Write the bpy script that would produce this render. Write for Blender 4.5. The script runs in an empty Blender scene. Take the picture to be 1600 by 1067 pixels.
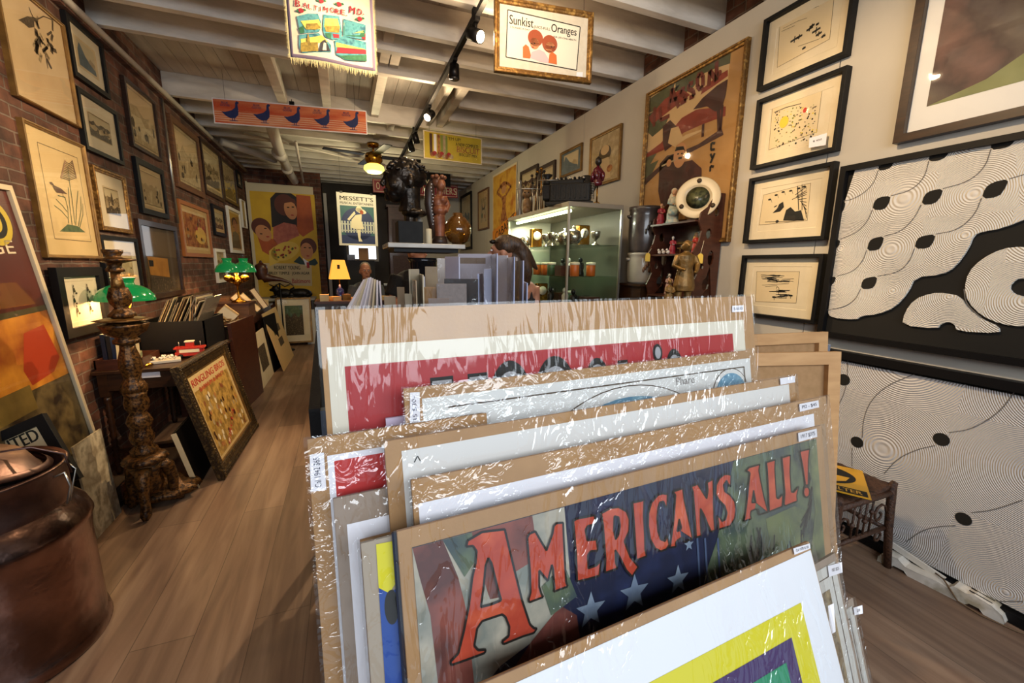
import bpy, math, random
from math import sin, cos, pi, radians
from mathutils import Vector, Matrix
from mathutils.geometry import tessellate_polygon
random.seed(7)
SC = bpy.context.scene
COL = SC.collection
# ------------------------------------------------------------------ camera
FPX, YAW, PITCH, ROLL, EYE = 646.3, .38111, -.18166, .01024, 1.55
_F = Vector((sin(YAW)*cos(PITCH), cos(YAW)*cos(PITCH), sin(PITCH)))
_R0 = Vector((cos(YAW), -sin(YAW), 0)); _U0 = _R0.cross(_F)
_R = cos(ROLL)*_R0 + sin(ROLL)*_U0
_U = -sin(ROLL)*_R0 + cos(ROLL)*_U0
CP = Vector((0, 0, EYE))
cam = bpy.data.cameras.new('camera'); cam.lens = 36*FPX/1600; cam.sensor_width = 36; cam.clip_start = .02
co = bpy.data.objects.new('camera', cam); COL.objects.link(co)
mw = Matrix((_R, _U, -_F)).transposed().to_4x4(); mw.translation = CP
co.matrix_world = mw; SC.camera = co
# ------------------------------------------------------------------ light and exposure
SC.view_settings.view_transform = 'Standard'; SC.view_settings.look = 'None'
SC.view_settings.gamma = 1; SC.view_settings.use_curve_mapping = False
SC.view_settings.exposure = 0.0
SC.cycles.use_denoising = True
SC.cycles.max_bounces = 7; SC.cycles.transparent_max_bounces = 16; SC.cycles.sample_clamp_indirect = 6
SC.cycles.caustics_reflective = False; SC.cycles.caustics_refractive = False
W = bpy.data.worlds.new('sky'); SC.world = W; W.use_nodes = True
bg = W.node_tree.nodes['Background']; bg.inputs[0].default_value = (.75, .87, 1, 1); bg.inputs[1].default_value = .5
def light(name, kind, loc, energy, color, aim=None, **kw):
    l = bpy.data.lights.new(name, kind); l.energy = energy; l.color = color
    for k, v in kw.items(): setattr(l, k, v)
    o = bpy.data.objects.new(name, l); COL.objects.link(o); o.location = loc
    if aim: o.rotation_euler = (Vector(aim)-Vector(loc)).to_track_quat('-Z', 'Y').to_euler()
    return o
DAY = (.86, .93, 1); WARM = (1, .72, .42); WARM2 = (1, .58, .24)
light('daylight_through_shopfront', 'AREA', (.55, -1.85, 2.35), 110, DAY, (.55, 2.2, .9), shape='RECTANGLE', size=4.0, size_y=1.1)
# ------------------------------------------------------------------ helpers
def L(h):
    h = h.lstrip('#'); c = [int(h[i:i+2], 16)/255 for i in (0, 2, 4)]
    return tuple((x/12.92 if x <= .04045 else ((x+.055)/1.055)**2.4) for x in c)+(1,)
MATS = {}
def M(name, col=None, rough=.6, metal=0, mix=None, scale=8, bump=0, bscale=None, emit=0, ecol=None, alpha=None, trans=0, coat=0, stretch=None, detail=5, spec=.5, ior=1.45, contrast=.25):
    """principled material; col..mix are blended by object-space noise"""
    if name in MATS: return MATS[name]
    m = bpy.data.materials.new(name); m.use_nodes = True; nt = m.node_tree; N = nt.nodes; K = nt.links
    b = N['Principled BSDF']; b.inputs['Roughness'].default_value = rough; b.inputs['Metallic'].default_value = metal
    b.inputs['Base Color'].default_value = L(col); b.inputs['Specular IOR Level'].default_value = spec; b.inputs['IOR'].default_value = ior
    if coat: b.inputs['Coat Weight'].default_value = coat; b.inputs['Coat Roughness'].default_value = .08
    if trans: b.inputs['Transmission Weight'].default_value = trans
    if emit: b.inputs['Emission Color'].default_value = L(ecol or col); b.inputs['Emission Strength'].default_value = emit
    if mix or bump:
        tc = N.new('ShaderNodeTexCoord'); mp = N.new('ShaderNodeMapping'); K.new(tc.outputs['Object'], mp.inputs[0])
        if stretch: mp.inputs['Scale'].default_value = stretch
    if mix:
        cols = [col]+(mix if isinstance(mix, (list, tuple)) else [mix])
        n = N.new('ShaderNodeTexNoise'); n.inputs['Scale'].default_value = scale; n.inputs['Detail'].default_value = detail
        K.new(mp.outputs[0], n.inputs[0]); r = N.new('ShaderNodeValToRGB'); K.new(n.outputs[0], r.inputs[0])
        e = r.color_ramp.elements; lo, hi = .5-contrast/2-.05, .5+contrast/2+.05
        for i, c in enumerate(cols):
            p = lo+(hi-lo)*i/(len(cols)-1)
            q = e[0] if i == 0 else (e[1] if i == len(cols)-1 and len(cols) == 2 else None)
            if i == 0: e[0].position = p; e[0].color = L(c)
            elif i == len(cols)-1: e[len(e)-1].position = p; e[len(e)-1].color = L(c)
            else: x = e.new(p); x.color = L(c)
        K.new(r.outputs[0], b.inputs['Base Color'])
    if bump:
        n2 = N.new('ShaderNodeTexNoise'); n2.inputs['Scale'].default_value = bscale or scale*3; n2.inputs['Detail'].default_value = 4
        K.new(mp.outputs[0], n2.inputs[0]); bp = N.new('ShaderNodeBump'); bp.inputs['Strength'].default_value = bump; bp.inputs['Distance'].default_value = .01
        K.new(n2.outputs[0], bp.inputs['Height']); K.new(bp.outputs[0], b.inputs['Normal'])
    MATS[name] = m; return m
def two_sided_fresnel(N, K):
    fr = N.new('ShaderNodeFresnel'); g = N.new('ShaderNodeNewGeometry'); m = N.new('ShaderNodeMapRange'); m.inputs[3].default_value = 1.5; m.inputs[4].default_value = 1/1.5
    K.new(g.outputs['Backfacing'], m.inputs[0]); K.new(m.outputs[0], fr.inputs[0]); return fr
def film(name, scale, strength, fac, stretch=(1, 1, 1), rough=.06, rot=0, rid=1.0):
    """clear wrinkled plastic sleeve"""
    m = bpy.data.materials.new(name); m.use_nodes = True; nt = m.node_tree; N = nt.nodes; K = nt.links; N.remove(N['Principled BSDF'])
    tc = N.new('ShaderNodeTexCoord'); mp = N.new('ShaderNodeMapping'); mp.inputs['Scale'].default_value = stretch; mp.inputs['Rotation'].default_value = (0, rot, 0)
    K.new(tc.outputs['Object'], mp.inputs[0])
    n = N.new('ShaderNodeTexNoise'); n.inputs['Scale'].default_value = scale; n.inputs['Detail'].default_value = 3; n.inputs['Distortion'].default_value = .6
    K.new(mp.outputs[0], n.inputs[0])
    a = N.new('ShaderNodeMath'); a.operation = 'SUBTRACT'; a.inputs[1].default_value = .5; K.new(n.outputs[0], a.inputs[0])
    ab = N.new('ShaderNodeMath'); ab.operation = 'ABSOLUTE'; K.new(a.outputs[0], ab.inputs[0])
    pw = N.new('ShaderNodeMath'); pw.operation = 'POWER'; pw.inputs[1].default_value = .6; K.new(ab.outputs[0], pw.inputs[0])
    # patches where the film is taut
    n3 = N.new('ShaderNodeTexNoise'); n3.inputs['Scale'].default_value = 4.5; K.new(tc.outputs['Object'], n3.inputs[0])
    mr = N.new('ShaderNodeMapRange'); mr.inputs[1].default_value = .42; mr.inputs[2].default_value = .6; K.new(n3.outputs[0], mr.inputs[0])
    st = N.new('ShaderNodeMath'); st.operation = 'MULTIPLY_ADD'; st.inputs[1].default_value = strength; st.inputs[2].default_value = strength*.12; K.new(mr.outputs[0], st.inputs[0])
    bp = N.new('ShaderNodeBump'); bp.inputs['Distance'].default_value = .012*rid; K.new(pw.outputs[0], bp.inputs['Height']); K.new(st.outputs[0], bp.inputs['Strength'])
    g = N.new('ShaderNodeBsdfGlossy'); g.inputs['Roughness'].default_value = rough; K.new(bp.outputs[0], g.inputs['Normal'])
    t = N.new('ShaderNodeBsdfTransparent'); t.inputs[0].default_value = (.97, .97, .97, 1)
    fr = two_sided_fresnel(N, K)
    fm = N.new('ShaderNodeMath'); fm.operation = 'MULTIPLY'; fm.use_clamp = True; fm.inputs[1].default_value = fac; K.new(fr.outputs[0], fm.inputs[0])
    mx = N.new('ShaderNodeMixShader'); K.new(fm.outputs[0], mx.inputs[0]); K.new(t.outputs[0], mx.inputs[1]); K.new(g.outputs[0], mx.inputs[2])
    K.new(mx.outputs[0], N['Material Output'].inputs[0]); return m
def glassmat(name, fac=1.0, tint=(1, 1, 1, 1), rough=.02):
    m = bpy.data.materials.new(name); m.use_nodes = True; nt = m.node_tree; N = nt.nodes; K = nt.links; N.remove(N['Principled BSDF'])
    g = N.new('ShaderNodeBsdfGlossy'); g.inputs['Roughness'].default_value = rough
    t = N.new('ShaderNodeBsdfTransparent'); t.inputs[0].default_value = tint
    fr = two_sided_fresnel(N, K)
    fm = N.new('ShaderNodeMath'); fm.operation = 'MULTIPLY'; fm.use_clamp = True; fm.inputs[1].default_value = fac; K.new(fr.outputs[0], fm.inputs[0])
    mx = N.new('ShaderNodeMixShader'); K.new(fm.outputs[0], mx.inputs[0]); K.new(t.outputs[0], mx.inputs[1]); K.new(g.outputs[0], mx.inputs[2])
    K.new(mx.outputs[0], N['Material Output'].inputs[0]); return m
class MB:
    def __init__(s): s.v = []; s.f = []; s.m = []; s.sm = []; s.mats = []
    def mi(s, mat):
        if mat not in s.mats: s.mats.append(mat)
        return s.mats.index(mat)
    def add(s, vs, fs, mat, smooth=False):
        o = len(s.v); s.v += [tuple(v) for v in vs]; k = s.mi(mat)
        for f in fs: s.f.append([i+o for i in f]); s.m.append(k); s.sm.append(smooth)
    def box(s, c, d, mat, rot=None):
        vs = [Vector((x*d[0]/2, y*d[1]/2, z*d[2]/2)) for x in (-1, 1) for y in (-1, 1) for z in (-1, 1)]
        if rot: vs = [rot @ v for v in vs]
        s.add([v+Vector(c) for v in vs], [(0, 1, 3, 2), (4, 6, 7, 5), (0, 4, 5, 1), (2, 3, 7, 6), (0, 2, 6, 4), (1, 5, 7, 3)], mat)
        return s
    def bx(s, x0, x1, y0, y1, z0, z1, mat): return s.box(((x0+x1)/2, (y0+y1)/2, (z0+z1)/2), (abs(x1-x0), abs(y1-y0), abs(z1-z0)), mat)
    def tube(s, pts, r, mat, n=10, cap=True):
        pts = [Vector(p) for p in pts]; rs = r if isinstance(r, (list, tuple)) else [r]*len(pts); rings = []
        up = None
        for i, p in enumerate(pts):
            d = (pts[min(i+1, len(pts)-1)]-pts[max(i-1, 0)]).normalized()
            if up is None: up = d.orthogonal().normalized()
            up = (up-d*up.dot(d)); up = up.normalized() if up.length > 1e-6 else d.orthogonal().normalized(); w = d.cross(up)
            rings.append([p+rs[i]*(cos(2*pi*k/n)*up+sin(2*pi*k/n)*w) for k in range(n)])
        vs = [v for r_ in rings for v in r_]; fs = []
        for i in range(len(pts)-1):
            for k in range(n): a = i*n+k; b = i*n+(k+1) % n; fs.append((a, b, b+n, a+n))
        if cap: fs.append(tuple(range(n))[::-1]); fs.append(tuple(range((len(pts)-1)*n, len(pts)*n)))
        s.add(vs, fs, mat, True); return s
    def lathe(s, prof, c, mat, n=24, axis=None, sx=1, sy=1, flute=0, nf=0):
        c = Vector(c); q = Vector(axis).to_track_quat('Z', 'Y') if axis else None; vs = []
        for r, z in prof:
            for k in range(n):
                a = 2*pi*k/n; rr = r*(1+flute*abs(sin(a*nf/2))-flute/2) if nf else r
                v = Vector((rr*cos(a)*sx, rr*sin(a)*sy, z)); vs.append(c+(q @ v if q else v))
        fs = []
        for i in range(len(prof)-1):
            for k in range(n): a = i*n+k; b = i*n+(k+1) % n; fs.append((a, b, b+n, a+n))
        if prof[0][0] > 1e-4: fs.append(tuple(range(n))[::-1])
        if prof[-1][0] > 1e-4: fs.append(tuple(range((len(prof)-1)*n, len(prof)*n)))
        s.add(vs, fs, mat, True); return s
    def open_lathe(s, prof, c, mat, n=32, sx=1, sy=1):
        vs = [(c[0]+r*cos(2*pi*k/n)*sx, c[1]+r*sin(2*pi*k/n)*sy, c[2]+z) for r, z in prof for k in range(n)]
        fs = [(i*n+k, i*n+(k+1) % n, (i+1)*n+(k+1) % n, (i+1)*n+k) for i in range(len(prof)-1) for k in range(n)]
        s.add(vs, fs, mat, True); return s
    def ell(s, c, r, mat, n=12, rot=None):
        vs = []; m_ = n//2+1
        for i in range(m_+1):
            t = pi*i/m_
            for k in range(n):
                v = Vector((r[0]*sin(t)*cos(2*pi*k/n), r[1]*sin(t)*sin(2*pi*k/n), r[2]*cos(t)))
                if rot: v = rot @ v
                vs.append(Vector(c)+v)
        fs = [(i*n+k, (i+1)*n+k, (i+1)*n+(k+1) % n, i*n+(k+1) % n) for i in range(m_) for k in range(n)]
        s.add(vs, fs, mat, True); return s
    def prism(s, pts, o, U, V, Nn, d0, d1, mat):
        """flat polygon (u,v) in frame o,U,V extruded from d0 to d1 along Nn"""
        o, U, V, Nn = map(Vector, (o, U, V, Nn)); k = len(pts)
        a = [o+U*p[0]+V*p[1]+Nn*d0 for p in pts]; b = [o+U*p[0]+V*p[1]+Nn*d1 for p in pts]
        T = tessellate_polygon([[Vector((p[0], p[1], 0)) for p in pts]])
        fs = [tuple(t) for t in T]+[tuple(i+k for i in t[::-1]) for t in T]+[(i, (i+1) % k, (i+1) % k+k, i+k) for i in range(k)]
        s.add(a+b, fs, mat); return s
    def build(s, name, parent=None, mods=None, bevel=0):
        me = bpy.data.meshes.new(name); me.from_pydata(s.v, [], s.f); me.update()
        for m in s.mats: me.materials.append(m)
        me.polygons.foreach_set('material_index', s.m); me.polygons.foreach_set('use_smooth', s.sm)
        o = bpy.data.objects.new(name, me); COL.objects.link(o)
        if parent: o.parent = parent
        if bevel:
            b = o.modifiers.new('b', 'BEVEL'); b.width = bevel; b.segments = 2; b.limit_method = 'ANGLE'
        return o
def fuse(o, vox, smooth=2, disp=0, dscale=.05):
    r = o.modifiers.new('r', 'REMESH'); r.mode = 'VOXEL'; r.voxel_size = vox; r.use_smooth_shade = True
    if smooth: q = o.modifiers.new('s', 'SMOOTH'); q.iterations = smooth; q.factor = .5
    if disp:
        t = bpy.data.textures.new('clouds', 'CLOUDS'); t.noise_scale = dscale; d = o.modifiers.new('d', 'DISPLACE'); d.texture = t; d.strength = disp; d.mid_level = .5
    return o
def tag(o, label=None, cat=None, group=None, kind=None):
    if label: o['label'] = label
    if cat: o['category'] = cat
    if group: o['group'] = group
    if kind: o['kind'] = kind
    return o
def E(name, label, cat, loc=(0, 0, 0), rz=0, group=None):
    o = bpy.data.objects.new(name, None); COL.objects.link(o); o.location = loc; o.rotation_euler = (0, 0, rz); o.empty_display_size = .05
    return tag(o, label, cat, group)
def struct(mb, name, **k): return tag(mb.build(name, **k), kind='structure')
def solo(mb, name, label, cat, group=None, **k): return tag(mb.build(name, **k), label, cat, group)
# pixel of the photograph -> point on a real plane of the place
def ray(x, y): return _R*((x-800)/FPX)-_U*((y-533.5)/FPX)+_F
def on(x, y, axis, val):
    d = ray(x, y); return CP+d*((val-CP[axis])/d[axis])
class Plane:
    def __init__(s, o, U, V): s.o = Vector(o); s.U = Vector(U).normalized(); s.V = Vector(V).normalized(); s.N = s.U.cross(s.V)
    def uv(s, x, y):
        d = ray(x, y); t = (s.o-CP).dot(s.N)/d.dot(s.N); p = CP+d*t-s.o; return (p.dot(s.U), p.dot(s.V))
    def uvs(s, pts): return [s.uv(*p) for p in pts]
    def mat(s):
        m = Matrix((s.U, -s.N, s.V)).transposed().to_4x4(); m.translation = s.o; return m
def crop(ox, oy, k, pts): return [(ox+x/k, oy+y/k) for x, y in pts]
_TC = {}
def textmesh(t, bold=0):
    if (t, bold) in _TC: return _TC[(t, bold)]
    c = bpy.data.curves.new('t', 'FONT'); c.body = t; c.offset = bold; c.resolution_u = 3
    o = bpy.data.objects.new('t', c); COL.objects.link(o); dg = bpy.context.evaluated_depsgraph_get(); me = o.evaluated_get(dg).to_mesh()
    vs = [(v.co.x, v.co.y) for v in me.vertices]; fs = [tuple(p.vertices) for p in me.polygons]
    o.to_mesh_clear(); bpy.data.objects.remove(o); bpy.data.curves.remove(c)
    _TC[(t, bold)] = (vs, fs); return vs, fs
class Art:
    """flat printed shapes, local u right, v up, stacked in thin layers"""
    def __init__(s): s.mb = MB()
    def P(s, p, lay): return (p[0], -lay*.0005, p[1])
    def poly(s, mat, pts, lay=1):
        T = tessellate_polygon([[Vector((p[0], p[1], 0)) for p in pts]])
        fs = []
        for t in T:
            a, b, c = [pts[i] for i in t]
            cr = (b[0]-a[0])*(c[1]-a[1])-(b[1]-a[1])*(c[0]-a[0]); fs.append(tuple(t) if cr > 0 else tuple(t[::-1]))
        s.mb.add([s.P(p, lay) for p in pts], fs, mat); return s
    def rect(s, mat, x0, y0, x1, y1, lay=1): return s.poly(mat, [(x0, y0), (x1, y0), (x1, y1), (x0, y1)], lay)
    def ell(s, mat, cx, cy, rx, ry, lay=2, n=28, rot=0):
        return s.poly(mat, [(cx+rx*cos(2*pi*k/n)*cos(rot)-ry*sin(2*pi*k/n)*sin(rot), cy+rx*cos(2*pi*k/n)*sin(rot)+ry*sin(2*pi*k/n)*cos(rot)) for k in range(n)], lay)
    def line(s, mat, pts, w, lay=3, close=False):
        pts = list(pts)+([pts[0]] if close else [])
        for a, b in zip(pts, pts[1:]):
            dx, dy = b[0]-a[0], b[1]-a[1]; l = math.hypot(dx, dy)
            if l < 1e-7: continue
            nx, ny = -dy/l*w/2, dx/l*w/2; ex, ey = dx/l*w*.04, dy/l*w*.04
            s.mb.add([s.P(p, lay) for p in ((a[0]-ex+nx, a[1]-ey+ny), (a[0]-ex-nx, a[1]-ey-ny), (b[0]+ex-nx, b[1]+ey-ny), (b[0]+ex+nx, b[1]+ey+ny))], [(0, 1, 2, 3)], mat)
        return s
    def box(s, mat, x0, y0, x1, y1, w, lay=3): return s.line(mat, [(x0, y0), (x1, y0), (x1, y1), (x0, y1)], w, lay, True)
    def text(s, mat, t, cx, cy, h, lay=4, w=None, rot=0, bold=0, fn=None):
        if not t.strip(): return s
        if bold:
            for k_ in (-1, 1): s.text(mat, t, cx+k_*bold*h*cos(rot)*.9, cy+k_*bold*h*sin(rot)*.9, h, lay+k_*.03, w, rot, 0, fn)
        vs, fs = textmesh(t, 0); xs = [v[0] for v in vs]; ys = [v[1] for v in vs]
        x0, x1, y0, y1 = min(xs), max(xs), min(ys), max(ys); k = h/(y1-y0); kx = (w/(x1-x0)) if w else k
        out = []
        for x, y in vs:
            u, v = (x-(x0+x1)/2)*kx, (y-(y0+y1)/2)*k
            if fn: u, v = fn(u, v)
            out.append((cx+u*cos(rot)-v*sin(rot), cy+u*sin(rot)+v*cos(rot)))
        s.mb.add([s.P(p, lay) for p in out], fs, mat); return s
    def build(s, name, parent, y=0):
        o = s.mb.build(name, parent); o.location = (0, y, 0); return o
def bridge(outer, hole):
    """one outline that runs round the outer edge and round a hole through a slit"""
    bi = min(((i, j) for i in range(len(outer)) for j in range(len(hole))), key=lambda q: math.dist(outer[q[0]], hole[q[1]]))
    i, j = bi
    def ar(p): return sum(p[k][0]*p[(k+1) % len(p)][1]-p[(k+1) % len(p)][0]*p[k][1] for k in range(len(p)))
    if ar(outer)*ar(hole) > 0: hole = hole[::-1]; j = len(hole)-1-j
    return outer[:i+1]+hole[j:]+hole[:j+1]+outer[i:]
# ------------------------------------------------------------------ materials
def brickmat(name, axes, c1, c2, mortar, sc=1, paint=None):
    m = bpy.data.materials.new(name); m.use_nodes = True; nt = m.node_tree; N = nt.nodes; K = nt.links; b = N['Principled BSDF']; b.inputs['Roughness'].default_value = .85
    tc = N.new('ShaderNodeTexCoord'); sp = N.new('ShaderNodeSeparateXYZ'); K.new(tc.outputs['Object'], sp.inputs[0])
    cb = N.new('ShaderNodeCombineXYZ'); K.new(sp.outputs[axes[0]], cb.inputs[0]); K.new(sp.outputs[axes[1]], cb.inputs[1])
    nz = N.new('ShaderNodeTexNoise'); nz.inputs['Scale'].default_value = 7; K.new(tc.outputs['Object'], nz.inputs[0])
    ad = N.new('ShaderNodeMix'); ad.data_type = 'VECTOR'; ad.inputs['Factor'].default_value = .022; K.new(cb.outputs[0], ad.inputs[4]); K.new(nz.outputs['Color'], ad.inputs[5])
    br = N.new('ShaderNodeTexBrick'); K.new(ad.outputs[1], br.inputs[0]); br.inputs['Scale'].default_value = 1
    br.inputs['Brick Width'].default_value = .215*sc; br.inputs['Row Height'].default_value = .072*sc; br.inputs['Mortar Size'].default_value = .006; br.inputs['Mortar Smooth'].default_value = .3
    br.inputs['Color1'].default_value = L(c1); br.inputs['Color2'].default_value = L(c2); br.inputs['Mortar'].default_value = L(mortar)
    n2 = N.new('ShaderNodeTexNoise'); n2.inputs['Scale'].default_value = 8; n2.inputs['Detail'].default_value = 10; K.new(tc.outputs['Object'], n2.inputs[0])
    r = N.new('ShaderNodeValToRGB'); K.new(n2.outputs[0], r.inputs[0]); r.color_ramp.elements[0].position = .35; r.color_ramp.elements[0].color = (.45, .42, .4, 1); r.color_ramp.elements[1].position = .65; r.color_ramp.elements[1].color = (1.25, 1.2, 1.15, 1)
    mx = N.new('ShaderNodeMix'); mx.data_type = 'RGBA'; mx.blend_type = 'MULTIPLY'; mx.inputs[0].default_value = 1; K.new(br.outputs[0], mx.inputs[6]); K.new(r.outputs[0], mx.inputs[7]); K.new(mx.outputs[2], b.inputs['Base Color'])
    bp = N.new('ShaderNodeBump'); bp.inputs['Strength'].default_value = .9; bp.inputs['Distance'].default_value = .012
    sb = N.new('ShaderNodeMath'); sb.operation = 'MULTIPLY_ADD'; sb.inputs[1].default_value = -1; K.new(br.outputs['Fac'], sb.inputs[0]); K.new(n2.outputs[0], sb.inputs[2]); K.new(sb.outputs[0], bp.inputs['Height']); K.new(bp.outputs[0], b.inputs['Normal'])
    return m
BRICKL = brickmat('old_brick', (1, 2), '#6e4636', '#4c3126', '#6e6056')
BRICKX = brickmat('old_brick_end', (0, 2), '#744837', '#543529', '#72645a')
def floormat():
    m = bpy.data.materials.new('oak_planks'); m.use_nodes = True; nt = m.node_tree; N = nt.nodes; K = nt.links; b = N['Principled BSDF']; b.inputs['Roughness'].default_value = .42
    tc = N.new('ShaderNodeTexCoord'); sp = N.new('ShaderNodeSeparateXYZ'); K.new(tc.outputs['Object'], sp.inputs[0])
    cb = N.new('ShaderNodeCombineXYZ'); K.new(sp.outputs[1], cb.inputs[0]); K.new(sp.outputs[0], cb.inputs[1])
    br = N.new('ShaderNodeTexBrick'); K.new(cb.outputs[0], br.inputs[0]); br.inputs['Scale'].default_value = 1; br.offset = .37
    br.inputs['Brick Width'].default_value = 1.5; br.inputs['Row Height'].default_value = .2205; br.inputs['Mortar Size'].default_value = .0016; br.inputs['Bias'].default_value = 0
    br.inputs['Color1'].default_value = (0.5, .5, .5, 1); br.inputs['Color2'].default_value = (1, 1, 1, 1); br.inputs['Mortar'].default_value = (.1, .1, .1, 1)
    mp = N.new('ShaderNodeMapping'); mp.inputs['Scale'].default_value = (7, .6, 1); K.new(tc.outputs['Object'], mp.inputs[0])
    n = N.new('ShaderNodeTexNoise'); n.inputs['Scale'].default_value = 2.2; n.inputs['Detail'].default_value = 8; n.inputs['Distortion'].default_value = .5; K.new(mp.outputs[0], n.inputs[0])
    r = N.new('ShaderNodeValToRGB'); K.new(n.outputs[0], r.inputs[0]); e = r.color_ramp.elements; e[0].position = .3; e[0].color = L('#74594a'); e[1].position = .7; e[1].color = L('#a3866f')
    x = e.new(.5); x.color = L('#8f725d')
    mx = N.new('ShaderNodeMix'); mx.data_type = 'RGBA'; mx.blend_type = 'MULTIPLY'; mx.inputs[0].default_value = .75; K.new(r.outputs[0], mx.inputs[6]); K.new(br.outputs[0], mx.inputs[7]); K.new(mx.outputs[2], b.inputs['Base Color'])
    bp = N.new('ShaderNodeBump'); bp.inputs['Strength'].default_value = .15; bp.inputs['Distance'].default_value = .004; K.new(mx.outputs[2], bp.inputs['Height']); K.new(bp.outputs[0], b.inputs['Normal'])
    return m
FLOOR = floormat()
CEILW = M('white_painted_wood', '#d3cec6', .6, mix=['#dcd7cf', '#c2bcb3', '#d6d0c7'], scale=5, bump=.25, bscale=60, stretch=(.3, 1, 1), contrast=.35)
CEILB = M('ceiling_board_paint', '#b4afab', .75, mix=['#aca7a3', '#bbb6b1'], scale=4, stretch=(3, .4, 1), bump=.2, bscale=30)
PANEL = M('grey_wall_paint', '#b9b2a6', .7, mix='#c3bdb1', scale=1.5, bump=.05, bscale=120)
DARKW = M('opening_shade_and_board', '#3a3430', .8, mix='#2c2724', scale=3)
PIPEW = M('white_pipe_paint', '#b8b1a8', .5)
BLACK = M('black_lacquer', '#100f10', .5, bump=.05, bscale=200, spec=.25)
BLACKM = M('black_metal', '#141416', .35, .6)
GOLD = M('old_gold_frame', '#8a6530', .42, .55, mix=['#6b4a22', '#b38a48'], scale=30, bump=.3, bscale=80)
GOLDL = M('pale_gold_frame', '#8f6c38', .4, .5, mix='#6e5028', scale=12)
WOODF = M('brown_wood_frame', '#5a3a22', .45, mix='#6f4a2c', scale=9, stretch=(1, 1, 6))
DWOOD = M('dark_walnut', '#38200f', .38, mix='#27150a', scale=9, stretch=(1, 1, 5), coat=.2)
MAHOG = M('red_brown_wood', '#4e2819', .4, mix='#3a1c11', scale=9, stretch=(1, 1, 4), coat=.15)
CREAM = M('cream_mat_board', '#e3d5b8', .8, mix='#dacbab', scale=6)
WMAT = M('white_mat_board', '#e9e7e2', .75)
PAPER = M('aged_paper', '#d9c39a', .8, mix='#cdb486', scale=8)
TAN = M('tan_mat_board', '#c6a877', .8)
CARD = M('kraft_cardboard', '#b0885c', .8, mix='#a57e54', scale=20, bump=.08, bscale=150)
CARDG = M('grey_brown_card', '#8e7b6a', .8, mix='#9b8979', scale=20)
WHITE = M('white_paper', '#eceaf0', .7)
INK = M('black_ink', '#15130f', .7)
INKB = M('brown_ink', '#4a3a28', .8)
RED = M('red_print', '#a01e22', .55)
REDB = M('bright_red_print', '#bb2a28', .55)
BLUE = M('blue_print', '#1c4796', .55)
NAVY = M('navy_paint', '#1a2345', .6, mix=['#121a35', '#26325c'], scale=14, contrast=.4)
ORANGE = M('orange_lettering', '#c04a2e', .6, mix=['#ad3c26', '#cf5e3c'], scale=22, contrast=.3)
YEL = M('yellow_print', '#d9cf1e', .55)
PURP = M('purple_print', '#3e2a60', .55)
GREENP = M('green_print', '#1f8a62', .55)
GLASS = glassmat('picture_glass', .9, rough=.03)
GLASSC = glassmat('case_glass', .3, (.94, .98, .95, 1))
FILM1 = film('diagonal_wrinkled_film', 5, 1.0, .95, (6, 1, .9), .07, rot=-.45)
FILM2 = film('crumpled_film', 34, 1.0, 2.6, (1, 1, 1.1), .08)
FILM4 = film('streaked_film', 15, 1.0, 3.2, (1.7, 1, .55), .07)
FILM3 = film('lightly_crumpled_film', 20, .9, 2.4, (1.5, 1, .7), .08)
BRASS = M('polished_brass', '#b8842e', .22, 1, mix='#9a6a22', scale=20)
CHROME = M('aluminium', '#b9b6ac', .3, .9)
# ------------------------------------------------------------------ room shell
RX = 2.72; LX = -1.70; ZJ = 3.32; ZB = 3.55; YF = -2.0; YE = 11.3
struct(MB().bx(LX-.1, 3.0, YF, YE, -.1, 0, FLOOR), 'floor').location = (0, 0, 0)
bpy.data.objects['floor'].location = (0, 0, 0)
_fl = bpy.data.objects['floor']; _fl.data.transform(Matrix.Translation((.236, -.38, 0))); _fl.location = (-.236, .38, 0)
struct(MB().bx(LX-.15, LX, YF, YE, 0, 3.8, BRICKL), 'wall_left')
struct(MB().bx(2.80, 2.95, YF, YE, 0, 3.8, BRICKL), 'wall_right')
rp = MB(); ys = [YF, 1.75, 4.57, 6.9, 8.3, YE]
for a, b in zip(ys, ys[1:]): rp.bx(RX, 2.80, a+.003, b-.003, 0, 3.31, PANEL)
struct(rp, 'wall_right_panelling')
struct(MB().bx(LX-.1, 3.0, YE, YE+.1, 0, 3.8, M('far_wall_paint', '#9a9083', .8)), 'wall_back')
pf = MB(); pf.bx(LX, -.36, 9.72, 9.95, 0, 3.8, BRICKX)
struct(pf, 'wall_brick_pier')
cb_ = MB()
x = LX
while x < 2.95:
    cb_.bx(x, x+.128, YF, YE, ZB, ZB+.02, CEILB); x += .132
cb_.bx(LX-.1, 3, YF, YE, ZB+.02, ZB+.06, M('dark_gap', '#2a211b', .9)); struct(cb_, 'ceiling')
JY = [-1.6, -1.1, -.6, -.1, .4, .9, 1.4, 1.85, 2.27, 2.72, 3.14, 3.66, 4.02, 4.48, 4.99, 5.48, 5.92, 6.44, 6.98, 7.42, 7.86, 8.28, 8.7, 9.1, 9.5, 9.9, 10.3, 10.7, 11.1]
for y in JY:
    x0 = 1.32 if y in (4.99, 5.48) else LX
    w = .065
    j = struct(MB().bx(x0, 2.80, y-w/2, y+w/2, ZJ+random.uniform(-.004, .004), ZB, CEILW), 'ceiling_joist', bevel=.004)
for (px, py) in ((421, 100), (507, 128), (592, 140)):
    x = on(px, py, 2, 3.42)[0]; struct(MB().bx(x-.045, x+.045, 4.513, 5.887, 3.37, ZB, CEILW), 'ceiling_trimmer')
for x, tw in ((1.28, .08), (1.13, .05)):
    struct(MB().bx(x-tw/2, x+tw/2, 4.513, 5.887, ZJ+.03, ZB, CEILW), 'ceiling_trimmer')
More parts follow.
